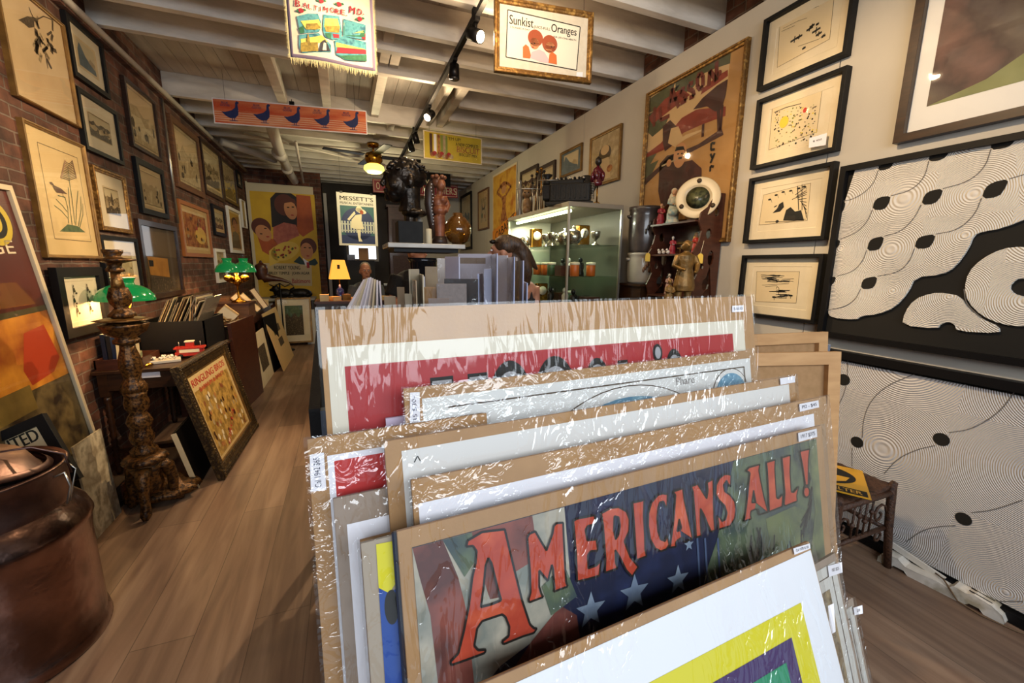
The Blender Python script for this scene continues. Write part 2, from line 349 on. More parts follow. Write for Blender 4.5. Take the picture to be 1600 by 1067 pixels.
for (px, py, ja, jb) in ((612, 22, 3.66, 4.02), (606, 52, 4.02, 4.48), (680, 150, 4.02, 4.48), (615, 92, 4.02, 4.48), (606, 205, 5.92, 6.44), (585, 222, 6.44, 6.98)):
    x = on(px, py, 2, 3.44)[0]; struct(MB().bx(x-.04, x+.04, ja+.033, jb-.033, 3.38, ZB, CEILW), 'ceiling_blocking')
struct(MB().tube([(LX+.06, YF, ZJ-.04), (LX+.06, 9.7, ZJ-.04)], .026, PIPEW), 'trim_1')       # pipe along the left edge
cdt = [on(254, 155, 0, LX+.02), on(277, 349, 0, LX+.02)]; yc = (cdt[0][1]+cdt[1][1])/2
struct(MB().tube([(LX+.02, yc, 3.28), (LX+.02, yc, cdt[1][2])], .013, CHROME), 'trim_2')         # conduit
struct(MB().bx(LX, LX+.05, 4.0, 9.72, 3.24, 3.32, BRICKL), 'trim_3')
# pipes under the far ceiling
p = MB(); q = [on(425, 200, 2, 3.2), on(438, 240, 2, 3.17), on(448, 262, 2, 3.14)]
p.tube([q[0], q[1], (q[2][0], 8.9, 3.13), (q[2][0]+.02, 9.3, 3.1)], .07, PIPEW, 14)
p.tube([(q[1][0]-.02, q[1][1]-.1, 3.16), (q[1][0], q[1][1]+.12, 3.155)], .09, PIPEW, 14)
p.tube([(q[2][0], 8.3, 3.13), (q[2][0], 8.42, 3.13)], .09, PIPEW, 14)
p.tube([on(345, 221, 2, 3.24), on(430, 250, 2, 3.2)], .05, PIPEW, 12)
p.tube([on(452, 225, 2, 3.26), on(600, 236, 2, 3.26)], .018, PIPEW, 8)
p.tube([on(380, 208, 2, 3.26), on(600, 260, 2, 3.26)], .015, PIPEW, 8)
p.tube([on(462, 222, 2, 3.2), on(474, 285, 2, 3.12)], .02, PIPEW, 8)
solo(p, 'ceiling_pipe', 'branching white painted pipes under the far left ceiling', 'pipe')
# ------------------------------------------------------------------ pictures
def ring(mb, W_, H_, prof, mat):
    lp = [[(-W_/2+i, y, -H_/2+i), (W_/2-i, y, -H_/2+i), (W_/2-i, y, H_/2-i), (-W_/2+i, y, H_/2-i)] for i, y in prof]
    n = len(lp); vs = [v for l in lp for v in l]; fs = []
    for i in range(n):
        for k in range(4): fs.append((i*4+k, i*4+(k+1) % 4, ((i+1) % n)*4+(k+1) % 4, ((i+1) % n)*4+k))
    mb.add(vs, fs, mat)
def picture(name, label, PL, W_, H_, fw=.02, fd=.025, fm=None, matw=.0, matm=None, pm=None, art=None, glass=True, group=None, cat='picture', ornate=0, lip=None):
    r = E(name, label, cat, group=group); r.matrix_world = PL.mat()
    if fw:
        mb = MB(); f = fd*.6; b = -fd*.4
        prof = [(0, -b), (0, -f*.8), (fw*.12, -f), (fw*.45, -f*.95), (fw*.6, -f*.7), (fw*.9, -f*.6), (fw, -f*.35), (fw, -b)] if ornate else [(0, -b), (0, -f), (fw, -f), (fw, -b)]
        ring(mb, W_, H_, prof, fm or BLACK)
        if ornate > 1:
            for sx in (-1, 1):
                k = int(H_/.022)
                for i in range(k): mb.ell((sx*(W_/2-fw*.25), -f, -H_/2+H_*(i+.5)/k), (fw*.13, .005, .008), fm, 6)
            k = int(W_/.022)
            for sz in (-1, 1):
                for i in range(k): mb.ell((-W_/2+W_*(i+.5)/k, -f, sz*(H_/2-fw*.25)), (.008, .005, fw*.13), fm, 6)
        mb.build('frame', r, bevel=0 if ornate else .0012)
        if lip: m2 = MB(); ring(m2, W_-2*fw, H_-2*fw, [(-.001, -.001), (-.001, -f*.5), (.006, -f*.45), (.006, -.001)], lip); m2.build('gilt_slip', r)
    w, h = W_/2-fw, H_/2-fw
    if matw:
        mb = MB(); ring(mb, 2*w, 2*h, [(0, .004), (0, -.002), (matw, -.002), (matw+.003, .0), (matw+.003, .004)], matm or CREAM); mb.build('mat_board', r)
    a = Art(); iw, ih = w-matw, h-matw
    a.rect(pm or PAPER, -w, -h, w, h, 0)
    if art: art(a, iw, ih, PL)
    o = a.build('print', r)
    mb = MB(); mb.bx(-w, w, .001, fd*.35 if fw else .004, -h, h, CARDG); mb.build('backing', r)
    if glass: mb = MB(); y = -fd*.28; mb.add([(-w, y, -h), (w, y, -h), (w, y, h), (-w, y, h)], [(0, 1, 2, 3)], GLASS); mb.build('glass', r)
    return r
def wallrect(q, side, off=.03):
    xv = LX+off if side < 0 else RX-off
    P = [on(px, py, 0, xv) for px, py in q]
    y0 = (P[0][1]+P[3][1])/2; y1 = (P[1][1]+P[2][1])/2; zt = (P[0][2]+P[1][2])/2; zb = (P[2][2]+P[3][2])/2
    xs = LX+.012 if side < 0 else RX-.012
    return Plane((xs, (y0+y1)/2, (zt+zb)/2), (0, -side*1.0, 0), (0, 0, 1)), abs(y1-y0), zt-zb
ENG = M('engraving_tone', '#8f7b58', .8, mix=['#5e4d35', '#a8926a', '#6e5b3e'], scale=28, contrast=.3)
ENGD = M('engraving_dark', '#5b4c38', .8, mix=['#3a2f22', '#7b684a'], scale=35, contrast=.3)
SEP = M('sepia_wash', '#bba680', .8, mix=['#a48e68', '#c9b48c'], scale=10)
PALE = M('pale_sky_wash', '#cdbd98', .8, mix='#bda982', scale=5)
BLUEG = M('blue_grey_wash', '#66747a', .8, mix='#4c5a60', scale=10)
FOL = M('green_wash', '#5a6b48', .8, mix='#3f5238', scale=20)
def a_scene(seed, tone=None, sky=None, ground=None, tower=False):
    def f(a, w, h, PL):
        R = random.Random(seed); m = .12*min(w, h)
        a.rect(sky or PALE, -w+m, -h+m, w-m, h-m, 1)
        W2, H2 = w-m, h-m
        for k in range(3):
            y0 = H2*(.35-.4*k); pts = [(-W2, -H2), (W2, -H2)]+[(W2-2*W2*i/9, y0+R.uniform(-.18, .18)*H2) for i in range(10)]
            a.poly([tone or ENG, ground or SEP, tone or ENGD][k], pts, 2+k)
        for k in range(14):
            x, y = R.uniform(-W2, W2)*.9, R.uniform(-H2, 0)*.85; a.ell(ENGD if k % 2 else (tone or ENG), x, y, W2*R.uniform(.03, .13), H2*R.uniform(.05, .22), 5+(k % 2), 9)
        if tower: a.poly(ENGD, [(-.1*W2, -.3*H2), (-.1*W2, .3*H2), (0, .8*H2), (.1*W2, .3*H2), (.1*W2, -.3*H2)], 7)
        a.box(INKB, -W2, -H2, W2, H2, .003, 8)
    return f
def a_figs(seed, n=6):
    def f(a, w, h, PL):
        R = random.Random(seed)
        for i in range(n):
            cx, cy = (-.5+(i % 2))*w*.9+R.uniform(-.05, .05)*w, h*(.55-.5*(i//2)); s = h*.3
            a.poly([INKB, ENGD, INK][i % 3], [(cx-s*.4, cy-s), (cx-s*.3, cy), (cx-s*.1, cy+s*.5), (cx+s*.2, cy+s*.4), (cx+s*.4, cy-s*.3), (cx+s*.2, cy-s*.2), (cx+s*.3, cy-s), (cx+s*.1, cy-s*.3), (cx-.1*s, cy-.3*s)], 2)
            a.ell(INKB, cx, cy+s*.7, s*.13, s*.2, 2); a.line(INKB, [(cx-s*.35, cy-s*1.05), (cx-s*.3, cy+s)], .003, 3)
            a.ell(ENGD, cx+s*.5, cy-s*.5, s*.25, s*.18, 2)
    return f
def a_bird(a, w, h, PL):
    c = lambda pts: PL.uvs(crop(0, 200, 3.557, pts))
    q = c([(205, 80), (430, 165), (505, 632), (305, 615)]); x0 = (q[0][0]+q[3][0])/2; x1 = (q[1][0]+q[2][0])/2; y1 = (q[0][1]+q[1][1])/2; y0 = (q[2][1]+q[3][1])/2
    a.box(INKB, x0, y0, x1, y1, .004, 1)
    a.poly(FOL, c([(330, 575), (375, 535), (430, 545), (475, 580)]), 2)
    for s_ in [[(380, 530), (375, 440), (360, 385), (320, 375)], [(372, 465), (345, 430), (310, 395)], [(375, 500), (340, 460), (300, 430)], [(415, 530), (400, 400), (385, 300), (375, 215)], [(420, 540), (425, 430), (432, 350)], [(435, 545), (450, 450), (447, 380)], [(440, 560), (460, 480), (458, 420)], [(400, 540), (385, 420), (378, 330)]]:
        a.line(FOL, c(s_), .006, 3)
    for k in range(11):
        t = k/10; y = 200+90*t
        for sgn in (-1, 1): a.line(INKB, c([(380+2*t, y), (380+sgn*(18+22*t), y-14)]), .005, 4); a.ell(M('pink_wash', '#9c7b62', .8), *c([(380+sgn*(20+22*t), y-16)])[0], .006, .009, 5, 8)
    a.poly(M('bird_brown', '#5b4030', .8), c([(272, 300), (285, 300), (300, 320), (335, 335), (372, 368), (345, 362), (315, 360), (298, 340), (290, 318), (275, 310)]), 6)
    a.line(INKB, c([(345, 362), (350, 385)]), .004, 6)
def a_vase(a, w, h, PL):
    c = lambda pts: PL.uvs(crop(0, 0, 3.557, pts))
    a.poly(ENGD, c([(100, 110), (150, 90), (190, 95), (190, 150), (160, 155), (130, 130)]), 2)
    R = random.Random(3)
    for k in range(26):
        x, y = R.gauss(225, 32), R.gauss(225, 60); q = c([(x, y), (x+R.uniform(-30, 30), y+R.uniform(10, 60))]); a.line([ENG, ENGD, INKB][k % 3], q, R.uniform(.008, .03), 3)
    for s_ in [[(200, 130), (170, 70), (160, 40)], [(180, 120), (240, 90), (290, 110)], [(250, 300), (265, 380)]]: a.line(INKB, c(s_), .006, 4)
def a_ship(a, w, h, PL):
    a.rect(PALE, -w*.75, -h*.8, w*.75, h*.8, 1); a.poly(BLUEG, [(-w*.75, -h*.8), (w*.75, -h*.8), (w*.7, -h*.5), (-w*.1, .0), (-w*.55, h*.7), (-w*.75, h*.2)], 2); a.poly(SEP, [(w*.3, h*.1), (w*.7, -h*.1), (w*.7, -h*.5), (w*.1, -h*.2)], 3)
def a_man(a, w, h, PL):
    a.rect(M('ochre_print', '#b98d3e', .7), -w*.85, -h*.9, w*.85, h*.9, 1); a.ell(INKB, 0, h*.42, w*.5, h*.28, 2); a.ell(M('skin_print', '#b07a4e', .7), .05*w, h*.3, w*.38, h*.3, 3); a.poly(FOL, [(-w*.8, -h*.9), (-w*.5, -h*.1), (0, 0), (w*.6, -h*.15), (w*.8, -h*.9)], 2)
def a_orange(a, w, h, PL):
    a.rect(M('rust_print', '#94532c', .7, mix=['#7a3f22', '#b87a3e', '#6b5a2e'], scale=14, contrast=.4), -w*.9, -h*.85, w*.9, h*.85, 1)
    a.ell(M('straw_print', '#d9b25c', .7), w*.35, -h*.2, w*.45, h*.45, 2); R = random.Random(5)
    for k in range(12): a.ell([ENGD, RED, SEP][k % 3], R.uniform(-.7, .7)*w, R.uniform(-.6, .7)*h, w*.08, h*.1, 3, 8)
OLDP = M('foxed_paper', '#c9b088', .8, mix='#bda27a', scale=4)
LEFT = [
 ('L1', 'tall pale floral print in a thin gold frame, top left of the brick wall', [(3, 0), (97, 0), (125, 198), (25, 150)], .016, GOLDL, 0, OLDP, a_vase),
 ('L2', 'small black-framed print of a slanting blue-grey sail shape, highest on the brick wall', [(102, 17), (164, 72), (170, 153), (117, 118)], .035, BLACK, .06, CREAM, a_ship),
 ('L3', 'black-framed engraving with a wide cream mat below the blue sail print', [(121, 135), (184, 176), (194, 259), (135, 232)], .03, BLACK, .09, CREAM, a_scene(3, ENGD)),
 ('L4', 'faded landscape print in a thin dark brown frame left of the wall conduit', [(198, 124), (247, 162), (250, 250), (204, 226)], .03, DWOOD, 0, OLDP, a_scene(4, SEP, OLDP, PALE)),
 ('L5', 'large print of a brown bird beside a flowering plant in a gold-edged frame', [(34, 184), (135, 228), (159, 402), (77, 405)], .02, GOLDL, 0, M('cream_print_paper', '#d8bf8c', .8, mix='#cdb27e', scale=3), a_bird),
 ('L6', 'small gold-framed print of a church spire over trees', [(148, 262), (197, 274), (207, 363), (160, 362)], .035, GOLD, .09, CREAM, a_scene(6, None, None, None, True)),
 ('L7', 'black-framed pale architectural etching beside the wall conduit', [(213, 246), (256, 266), (264, 342), (222, 333)], .05, BLACK, .03, OLDP, a_scene(7, SEP, OLDP)),
 ('L8', 'large glazed print in a light oak frame just right of the wall conduit, high up', [(268, 180), (311, 216), (320, 308), (277, 293)], .07, WOODF, .0, SEP, a_scene(8, SEP, OLDP)),
 ('L9', 'tall glazed landscape in a dark frame between the oak-framed and yellow-edged prints', [(312, 213), (345, 242), (350, 314), (323, 304)], .05, DWOOD, .06, SEP, a_scene(9)),
 ('L10', 'tall glazed print with a yellow lower edge in a dark frame near the film poster', [(346, 244), (368, 265), (372, 321), (351, 314)], .045, DWOOD, 0, SEP, a_scene(10, None, SEP, M('yellow_wash', '#b99a3a', .8))),
 ('L11', 'narrow dark-framed picture highest at the far end of the brick wall', [(370, 266), (377, 270), (379, 294), (372, 292)], .05, BLACK, .03, SEP, a_scene(11)),
 ('L12', 'large dark brown framed picture with a painted amber lamp reflection, above the black record crate', [(216, 343), (275, 353), (290, 460), (233, 468)], .05, DWOOD, .0, M('dim_brown_print', '#5d4a30', .6, mix='#4a3a26', scale=3), None),
 ('L13', 'orange-brown framed harvest picture with a straw-coloured round shape', [(282, 315), (327, 326), (332, 403), (288, 400)], .045, M('orange_wood_frame', '#a0622c', .4), .04, TAN, a_orange),
 ('L14', 'small dark-framed vignette right of the orange-brown harvest picture', [(333, 320), (351, 325), (354, 370), (336, 367)], .05, BLACK, .04, TAN, a_scene(14)),
 ('L15', 'white-framed portrait print of a man at the far end of the brick wall', [(356, 324), (377, 329), (380, 397), (363, 394)], .05, WMAT, .0, PAPER, a_man),
 ('L16', 'narrow pale print beside the white-framed portrait of a man', [(377.5, 312), (384, 315), (386, 357), (380, 355)], .02, WMAT, 0, PALE, None),
 ('L17', 'pale old print with a wide cream mat directly behind the carved wooden torchere', [(159, 366), (216, 374), (225, 456), (168, 453)], .03, BLACK, .08, CREAM, a_scene(17, SEP, OLDP)),
 ('L20', 'white-framed print behind the far pair of green lamp shades', [(336, 388), (352, 390), (357, 440), (342, 442)], .045, WMAT, .0, PALE, a_scene(20)),
]
for key, lab, q, fw, fm, mwid, mm, art in LEFT:
    PL, w_, h_ = wallrect(q, -1)
    r = picture('framed_print', lab, PL, w_, h_, fw, .035, fm, mwid, mm, mm if not mwid else PAPER, art, ornate=1 if fm in (GOLD, GOLDL) else 0)
    if key == 'L12':
        c = lambda pts: PL.uvs(crop(100, 360, 5.336, pts)); a = Art()
        a.poly(M('dull_sky_print', '#6c573b', .6), c([(655, 0), (925, 30), (935, 230), (670, 200)]), 1); a.poly(M('amber_reflection_print', '#c48a35', .6, mix='#a8722a', scale=9), c([(690, 215), (860, 235), (880, 390), (720, 370)]), 2)  # amber patch is a lamp reflection painted into the print
        a.poly(INK, c([(700, 245), (740, 250), (745, 300), (710, 300)]), 3); a.poly(ENGD, c([(720, 390), (940, 400), (950, 500), (730, 520)]), 3); a.build('print', r, -.002)
# pictures standing or leaning on the left
PL, w_, h_ = wallrect([(82, 418), (159, 417), (168, 512), (104, 531)], -1, .05); PL.o.x = LX+.04
picture('framed_print', 'dark-framed print of mounted soldiers behind the green-shaded brass lamp', PL, w_, h_, .06, .04, BLACK, .03, CREAM, CREAM, a_figs(2), cat='picture')
# ---- right wall
def ink(kind):
    def f(a, w, h, PL):
        c = lambda pts: PL.uvs(crop(980, 0, 2.133, pts)); T = lambda s_, wd: a.line(INK, c(s_), wd, 3)
        bx = {1: [(510, 65), (690, -10), (675, 130), (500, 225)], 2: [(485, 350), (650, 300), (632, 440), (472, 500)], 3: [(455, 650), (612, 610), (600, 735), (440, 750)], 4: [(432, 905), (575, 905), (563, 1010), (428, 1005)]}[kind]
        a.poly(M('drawing_paper', '#dcc8a0', .8), c(bx), 1); a.line(INKB, c(bx), .002, 2, True); R = random.Random(kind)
        if kind == 1:
            for s_ in ([(520, 95), (570, 70), (600, 60)], [(515, 105), (560, 85)], [(580, 45), (640, 20)]): T(s_, .002)
            for x, y, l in ((560, 130, 25), (575, 122, 18), (610, 95, 20), (618, 85, 14), (632, 100, 25), (640, 112, 18), (655, 120, 12), (590, 160, 10), (635, 80, 9)):
                T([(x-l*.6, y+l*.4), (x+l*.5, y-l*.3)], .012); T([(x, y-l*.4), (x-3, y+l*.5)], .006)
            T([(570, 155), (640, 130), (660, 110)], .002)
        if kind == 2:
            for k in range(150):
                x = R.uniform(490, 632); y = R.uniform(345, 470)-(x-560)*.28+10; a.ell([INK, INKB, M('yellow_ink', '#d8c23c', .7), M('green_ink', '#6f7c3a', .7), INK][k % 5], *c([(x, y)])[0], R.uniform(.002, .007), R.uniform(.002, .006), 3, 6)
            a.ell(M('yellow_ink', '#d8c23c'), *c([(523, 407)])[0], .03, .035, 4); a.ell(M('red_ink', '#c8321e', .7), *c([(593, 367)])[0], .012, .015, 4)
            T([(490, 375), (530, 358), (580, 345)], .004)
        if kind == 3:
            for x, y in ((475, 665), (497, 650), (520, 640), (545, 636), (572, 628), (590, 622)): a.ell(INK, *c([(x, y)])[0], .012, .006, 3, 8); T([(x+5, y), (x+8, y+10)], .002)
            for k in range(9): T([(560+k*4, 650+k*5), (598, 622+k*13)], .004)
            T([(568, 620), (572, 700)], .005); T([(583, 615), (583, 700)], .004); T([(550, 665), (600, 640)], .004)
            a.poly(INK, c([(520, 735), (530, 700), (545, 690), (560, 705), (580, 700), (590, 735)]), 3); a.poly(INK, c([(485, 710), (500, 695), (507, 680), (520, 672), (523, 690), (510, 705)]), 3)
            T([(460, 740), (540, 738), (595, 730)], .003); a.ell(INK, *c([(500, 738)])[0], .012, .01, 4, 8); T([(490, 690), (500, 685)], .006)
        if kind == 4:
            for k in range(26): x = R.uniform(445, 520); y = R.uniform(915, 940); T([(x, y), (x+R.uniform(20, 45), y+R.uniform(-3, 3))], R.uniform(.002, .005))
            for k in range(16): x = R.uniform(470, 510); y = R.uniform(965, 995); T([(x, y), (x+R.uniform(20, 35), y)], .004)
            T([(505, 980), (506, 960), (500, 955), (497, 962)], .003)
            for x, y in ((490, 990), (530, 985), (545, 985)): a.ell(INK, *c([(x, y)])[0], .016, .006, 4, 8); T([(x, y), (x, y+10)], .003)
            T([(450, 950), (540, 945)], .002); T([(460, 955), (500, 952)], .002)
    return f
def white_box(a, q, PL):
    a.poly(WMAT, q, 1)
for k, q, lab in ((1, [(1193, 23), (1335, -40), (1326, 87), (1184, 139)], 'topmost of the four black-framed ink drawings, a few leaping strokes'), (2, [(1180.6, 158), (1322, 102), (1308, 234), (1173.6, 265)], 'black-framed drawing of busy scribbles with a yellow spot and a red dot'), (3, [(1169, 280), (1303.5, 251), (1289, 373), (1162, 381)], 'black-framed ink drawing with dense hatching at right and a row of dashes on top'), (4, [(1157, 400), (1285, 395), (1274, 506), (1152, 492)], 'lowest of the four black-framed ink drawings, a dark cloud over a lake')):
    PL, w_, h_ = wallrect(q, 1, .045)
    r = picture('framed_drawing', lab, PL, w_, h_, .022, .06, BLACK, .055, CREAM, CREAM, ink(k), group='black-framed ink drawings in a column')
    if k == 2: a = Art(); a.poly(WHITE, PL.uvs(crop(980, 0, 2.133, [(618, 462), (677, 445), (673, 485), (616, 495)])), 1); a.text(INK, '$ 450', *PL.uv(980+645/2.133, 470/2.133), .012, 2, w=.05); a.build('price_card', r, -.03)
# vintage advertising poster in a gold frame
PL, w_, h_ = wallrect([(1003, 142), (1167.5, 45.5), (1137, 385), (1000, 395)], 1, .04)
h_ = w_*1.31
def a_masson(a, w, h, PL):
    c = lambda pts: PL.uvs(crop(990, 40, 3.05, pts)); G = M('poster_green', '#5b5c3e', .7, mix='#46482f', scale=9); Rr = M('poster_red', '#8e3a2a', .7, mix='#7a3022', scale=9); D = M('poster_maroon', '#4a2620', .7, mix='#38201c', scale=9); CRM = M('poster_cream', '#c9a878', .7)
    a.poly(CRM, c([(60, 340), (465, 100), (450, 260), (60, 640)]), 1)
    for pts in ([(60, 360), (120, 320), (200, 260), (190, 300), (220, 280), (180, 350), (120, 400), (60, 420)], [(200, 260), (290, 205), (380, 150), (465, 110), (460, 180), (400, 200), (330, 230), (280, 300), (230, 330), (200, 310)], [(60, 430), (110, 400), (130, 440), (170, 430), (150, 480), (90, 530), (60, 500)], [(50, 600), (110, 610), (80, 660), (120, 640), (60, 760), (48, 700)]): a.poly(G, c(pts), 2)
    for pts in ([(50, 620), (130, 560), (230, 440), (300, 400), (440, 385), (438, 430), (330, 470), (240, 510), (150, 590), (60, 630)], [(70, 440), (150, 350), (230, 300), (270, 330), (180, 400), (90, 470)], [(330, 300), (400, 240), (450, 210), (450, 240), (380, 290), (320, 330)]): a.poly(Rr, c(pts), 3)
    a.poly(CRM, c([(190, 560), (250, 520), (340, 490), (330, 500), (250, 540), (200, 575)]), 4)
    for pts in ([(285, 400), (330, 345), (400, 285), (450, 255), (440, 330), (420, 400), (390, 410), (350, 385)], [(45, 770), (45, 740), (130, 665), (170, 625), (310, 565), (420, 490), (430, 520), (300, 590), (150, 670)], [(140, 480), (175, 450), (205, 480), (200, 560), (150, 600), (140, 560)], [(118, 790), (125, 660), (160, 620), (200, 610), (200, 640), (240, 650), (280, 640), (325, 680), (325, 760), (210, 900), (130, 850)]): a.poly(D, c(pts), 5)
    a.line(D, c([(405, 380), (408, 500)]), .03, 6); a.line(D, c([(425, 380), (415, 500)]), .02, 6); a.line(D, c([(333, 470), (330, 530)]), .025, 6)
    a.poly(CRM, c([(180, 490), (215, 480), (235, 530), (200, 580), (165, 560)]), 6)
    a.ell(M('poster_skin', '#c08a5c', .7), *c([(222, 618)])[0], .075, .1, 7); a.poly(INK, c([(198, 600), (205, 578), (240, 575), (248, 600), (240, 592), (215, 595)]), 8); a.line(INK, c([(215, 632), (232, 630)]), .018, 8); a.line(INK, c([(210, 612), (218, 611)]), .012, 8); a.line(INK, c([(228, 610), (236, 609)]), .012, 8)
    a.line(SEP, c([(135, 670), (200, 640)]), .014, 8); a.ell(M('poster_skin', '#c08a5c'), *c([(170, 655)])[0], .03, .03, 9)
    LR = M('poster_lettering', '#6b2c20', .7)
    for s_ in ([(98, 480), (102, 390)], [(128, 390), (130, 450), (172, 430)], [(168, 400), (185, 300), (216, 388)], [(175, 360), (208, 348)], [(245, 300), (228, 305), (222, 325), (245, 335), (252, 355), (225, 372)], [(285, 272), (265, 280), (262, 302), (285, 312), (290, 335), (268, 345)], [(318, 228), (332, 240), (332, 290), (320, 305), (306, 290), (306, 245), (318, 228)], [(360, 288), (365, 215), (396, 262), (398, 172)]): a.line(LR, c(s_), .035, 9)
    a.ell(LR, *c([(411, 226)])[0], .02, .02, 9)
    for s_ in ([(390, 560), (372, 560), (370, 592), (388, 590)], [(368, 612), (378, 632)], [(388, 608), (368, 655)], [(384, 672), (368, 670), (366, 695)]): a.line(INK, c(s_), .018, 9)
picture('framed_poster', 'large gold-framed old lithograph poster of a man on a tan ground, beside the ink drawings', PL, w_, h_, .035, .05, GOLD, .0, None, M('tan_poster_paper', '#b98d55', .7, mix='#a87c46', scale=5), a_masson, ornate=1)
# big painting top right
PLb, w1, h1 = wallrect([(1432, 0), (1640, -75), (1600, 180), (1393, 225)], 1, .05)
p0 = on(1393, 225, 0, RX-.05); bw, bh = 1.3, 1.25
PL = Plane((RX-.015, p0[1]-bw/2, p0[2]+bh/2), (0, -1, 0), (0, 0, 1))
def a_big(a, w, h, PL):
    q = PL.uv(1200+472/1.905, 318/1.905); x0, y0 = q
    a.rect(M('violet_brown_painting', '#4f3430', .55, mix=['#6b4a42', '#3a2626', '#5f5348', '#7a4a3a'], scale=3.2, contrast=.5, detail=9), x0, y0, w-.1, h-.1, 1)
    a.poly(M('olive_painting', '#6f7448', .55, mix='#868a58', scale=6), [(x0, y0), (w-.1, y0), (w-.1, y0+.28), (x0+.45, y0+.2), (x0+.2, y0+.05)], 2)
picture('framed_painting', 'dark brown framed picture of brown and olive shapes with white mat, top right', PL, bw, bh, .04, .05, DWOOD, 0, WMAT, M('white_mat_board'), a_big)
# two large reliefs of ribbed white scallops
def ribbed(name, sc, col, org):
    m = bpy.data.materials.new(name); m.use_nodes = True; nt = m.node_tree; N = nt.nodes; K = nt.links; b = N['Principled BSDF']; b.inputs['Roughness'].default_value = .75; b.inputs['Base Color'].default_value = L(col)
    tc = N.new('ShaderNodeTexCoord'); v = N.new('ShaderNodeTexVoronoi'); v.feature = 'F1'; v.inputs['Scale'].default_value = org; v.inputs['Randomness'].default_value = .35; K.new(tc.outputs['Object'], v.inputs[0])
    mu = N.new('ShaderNodeMath'); mu.operation = 'MULTIPLY'; mu.inputs[1].default_value = sc; K.new(v.outputs['Distance'], mu.inputs[0])
    s_ = N.new('ShaderNodeMath'); s_.operation = 'SINE'; K.new(mu.outputs[0], s_.inputs[0])
    bp = N.new('ShaderNodeBump'); bp.inputs['Strength'].default_value = .75; bp.inputs['Distance'].default_value = .002; K.new(s_.outputs[0], bp.inputs['Height']); K.new(bp.outputs[0], b.inputs['Normal']); return m
RIB = ribbed('ribbed_white_relief', 210, '#dcd6cc', 4.0); RIB2 = ribbed('ribbed_white_relief_large', 400, '#cbc7c4', 2.0)
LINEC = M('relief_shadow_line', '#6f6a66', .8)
def chaikin(p, n=2):
    for _ in range(n): p = [q for a, b in zip(p, p[1:]+p[:1]) for q in ((a[0]*.75+b[0]*.25, a[1]*.75+b[1]*.25), (a[0]*.25+b[0]*.75, a[1]*.25+b[1]*.75))]
    return p
def relief(lab, PL, W_, H_, fw, whites, blacks, lines, k, ox, oy, rib, dots=()):
    r = E('relief_panel', lab, 'wall art', group='large black-framed white relief panels'); r.matrix_world = PL.mat()
    mb = MB(); ring(mb, W_, H_, [(0, .02), (0, -.035), (fw, -.035), (fw, .02)], BLACK); mb.build('frame', r)
    MB().bx(-W_/2+fw, W_/2-fw, 0, .015, -H_/2+fw, H_/2-fw, M('matte_black_ground', '#17140f', .85)).build('ground', r)
    clampw = lambda p: (max(-W_/2+fw, min(W_/2-fw, p[0])), max(-H_/2+fw, min(H_/2-fw, p[1])))
    mb = MB()
    for pts in whites:
        q = pts if max(abs(c) for p in pts for c in p) < 3 else chaikin([clampw(p) for p in PL.uvs(crop(ox, oy, k, pts))], 1)
        mb.prism(q, (0, 0, 0), (1, 0, 0), (0, 0, 1), (0, -1, 0), .0, .012, rib)
    mb.build('ribbed_relief', r)
    a = Art()
    for pts in blacks: b_ = Art(); b_.poly(M('matte_black_ground'), [clampw(p) for p in chaikin(PL.uvs(crop(ox, oy, k, pts)), 1)], 1); b_.build('leaf_inlay', r, -.0125)
    for (x, y, rr) in dots: b_ = Art(); b_.ell(M('matte_black_ground'), *PL.uv(ox+x/k, oy+y/k), rr, rr, 2); b_.build('dot_inlay', r, -.0125)
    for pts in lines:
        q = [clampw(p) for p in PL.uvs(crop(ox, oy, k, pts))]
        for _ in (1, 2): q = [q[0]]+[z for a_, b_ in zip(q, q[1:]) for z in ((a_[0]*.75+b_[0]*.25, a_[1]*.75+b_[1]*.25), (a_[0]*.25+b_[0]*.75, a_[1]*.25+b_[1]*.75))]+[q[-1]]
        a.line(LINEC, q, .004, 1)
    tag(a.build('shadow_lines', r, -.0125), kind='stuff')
tl = on(1310, 262, 0, RX-.04); bl = on(1283, 525, 0, RX-.04); H1 = tl[2]-bl[2]; W1 = 1.04; yl = (tl[1]+bl[1])/2
PL = Plane((RX-.02, yl-W1/2, (tl[2]+bl[2])/2), (0, -1, 0), (0, 0, 1))
inr = PL.uv(1600, 540)
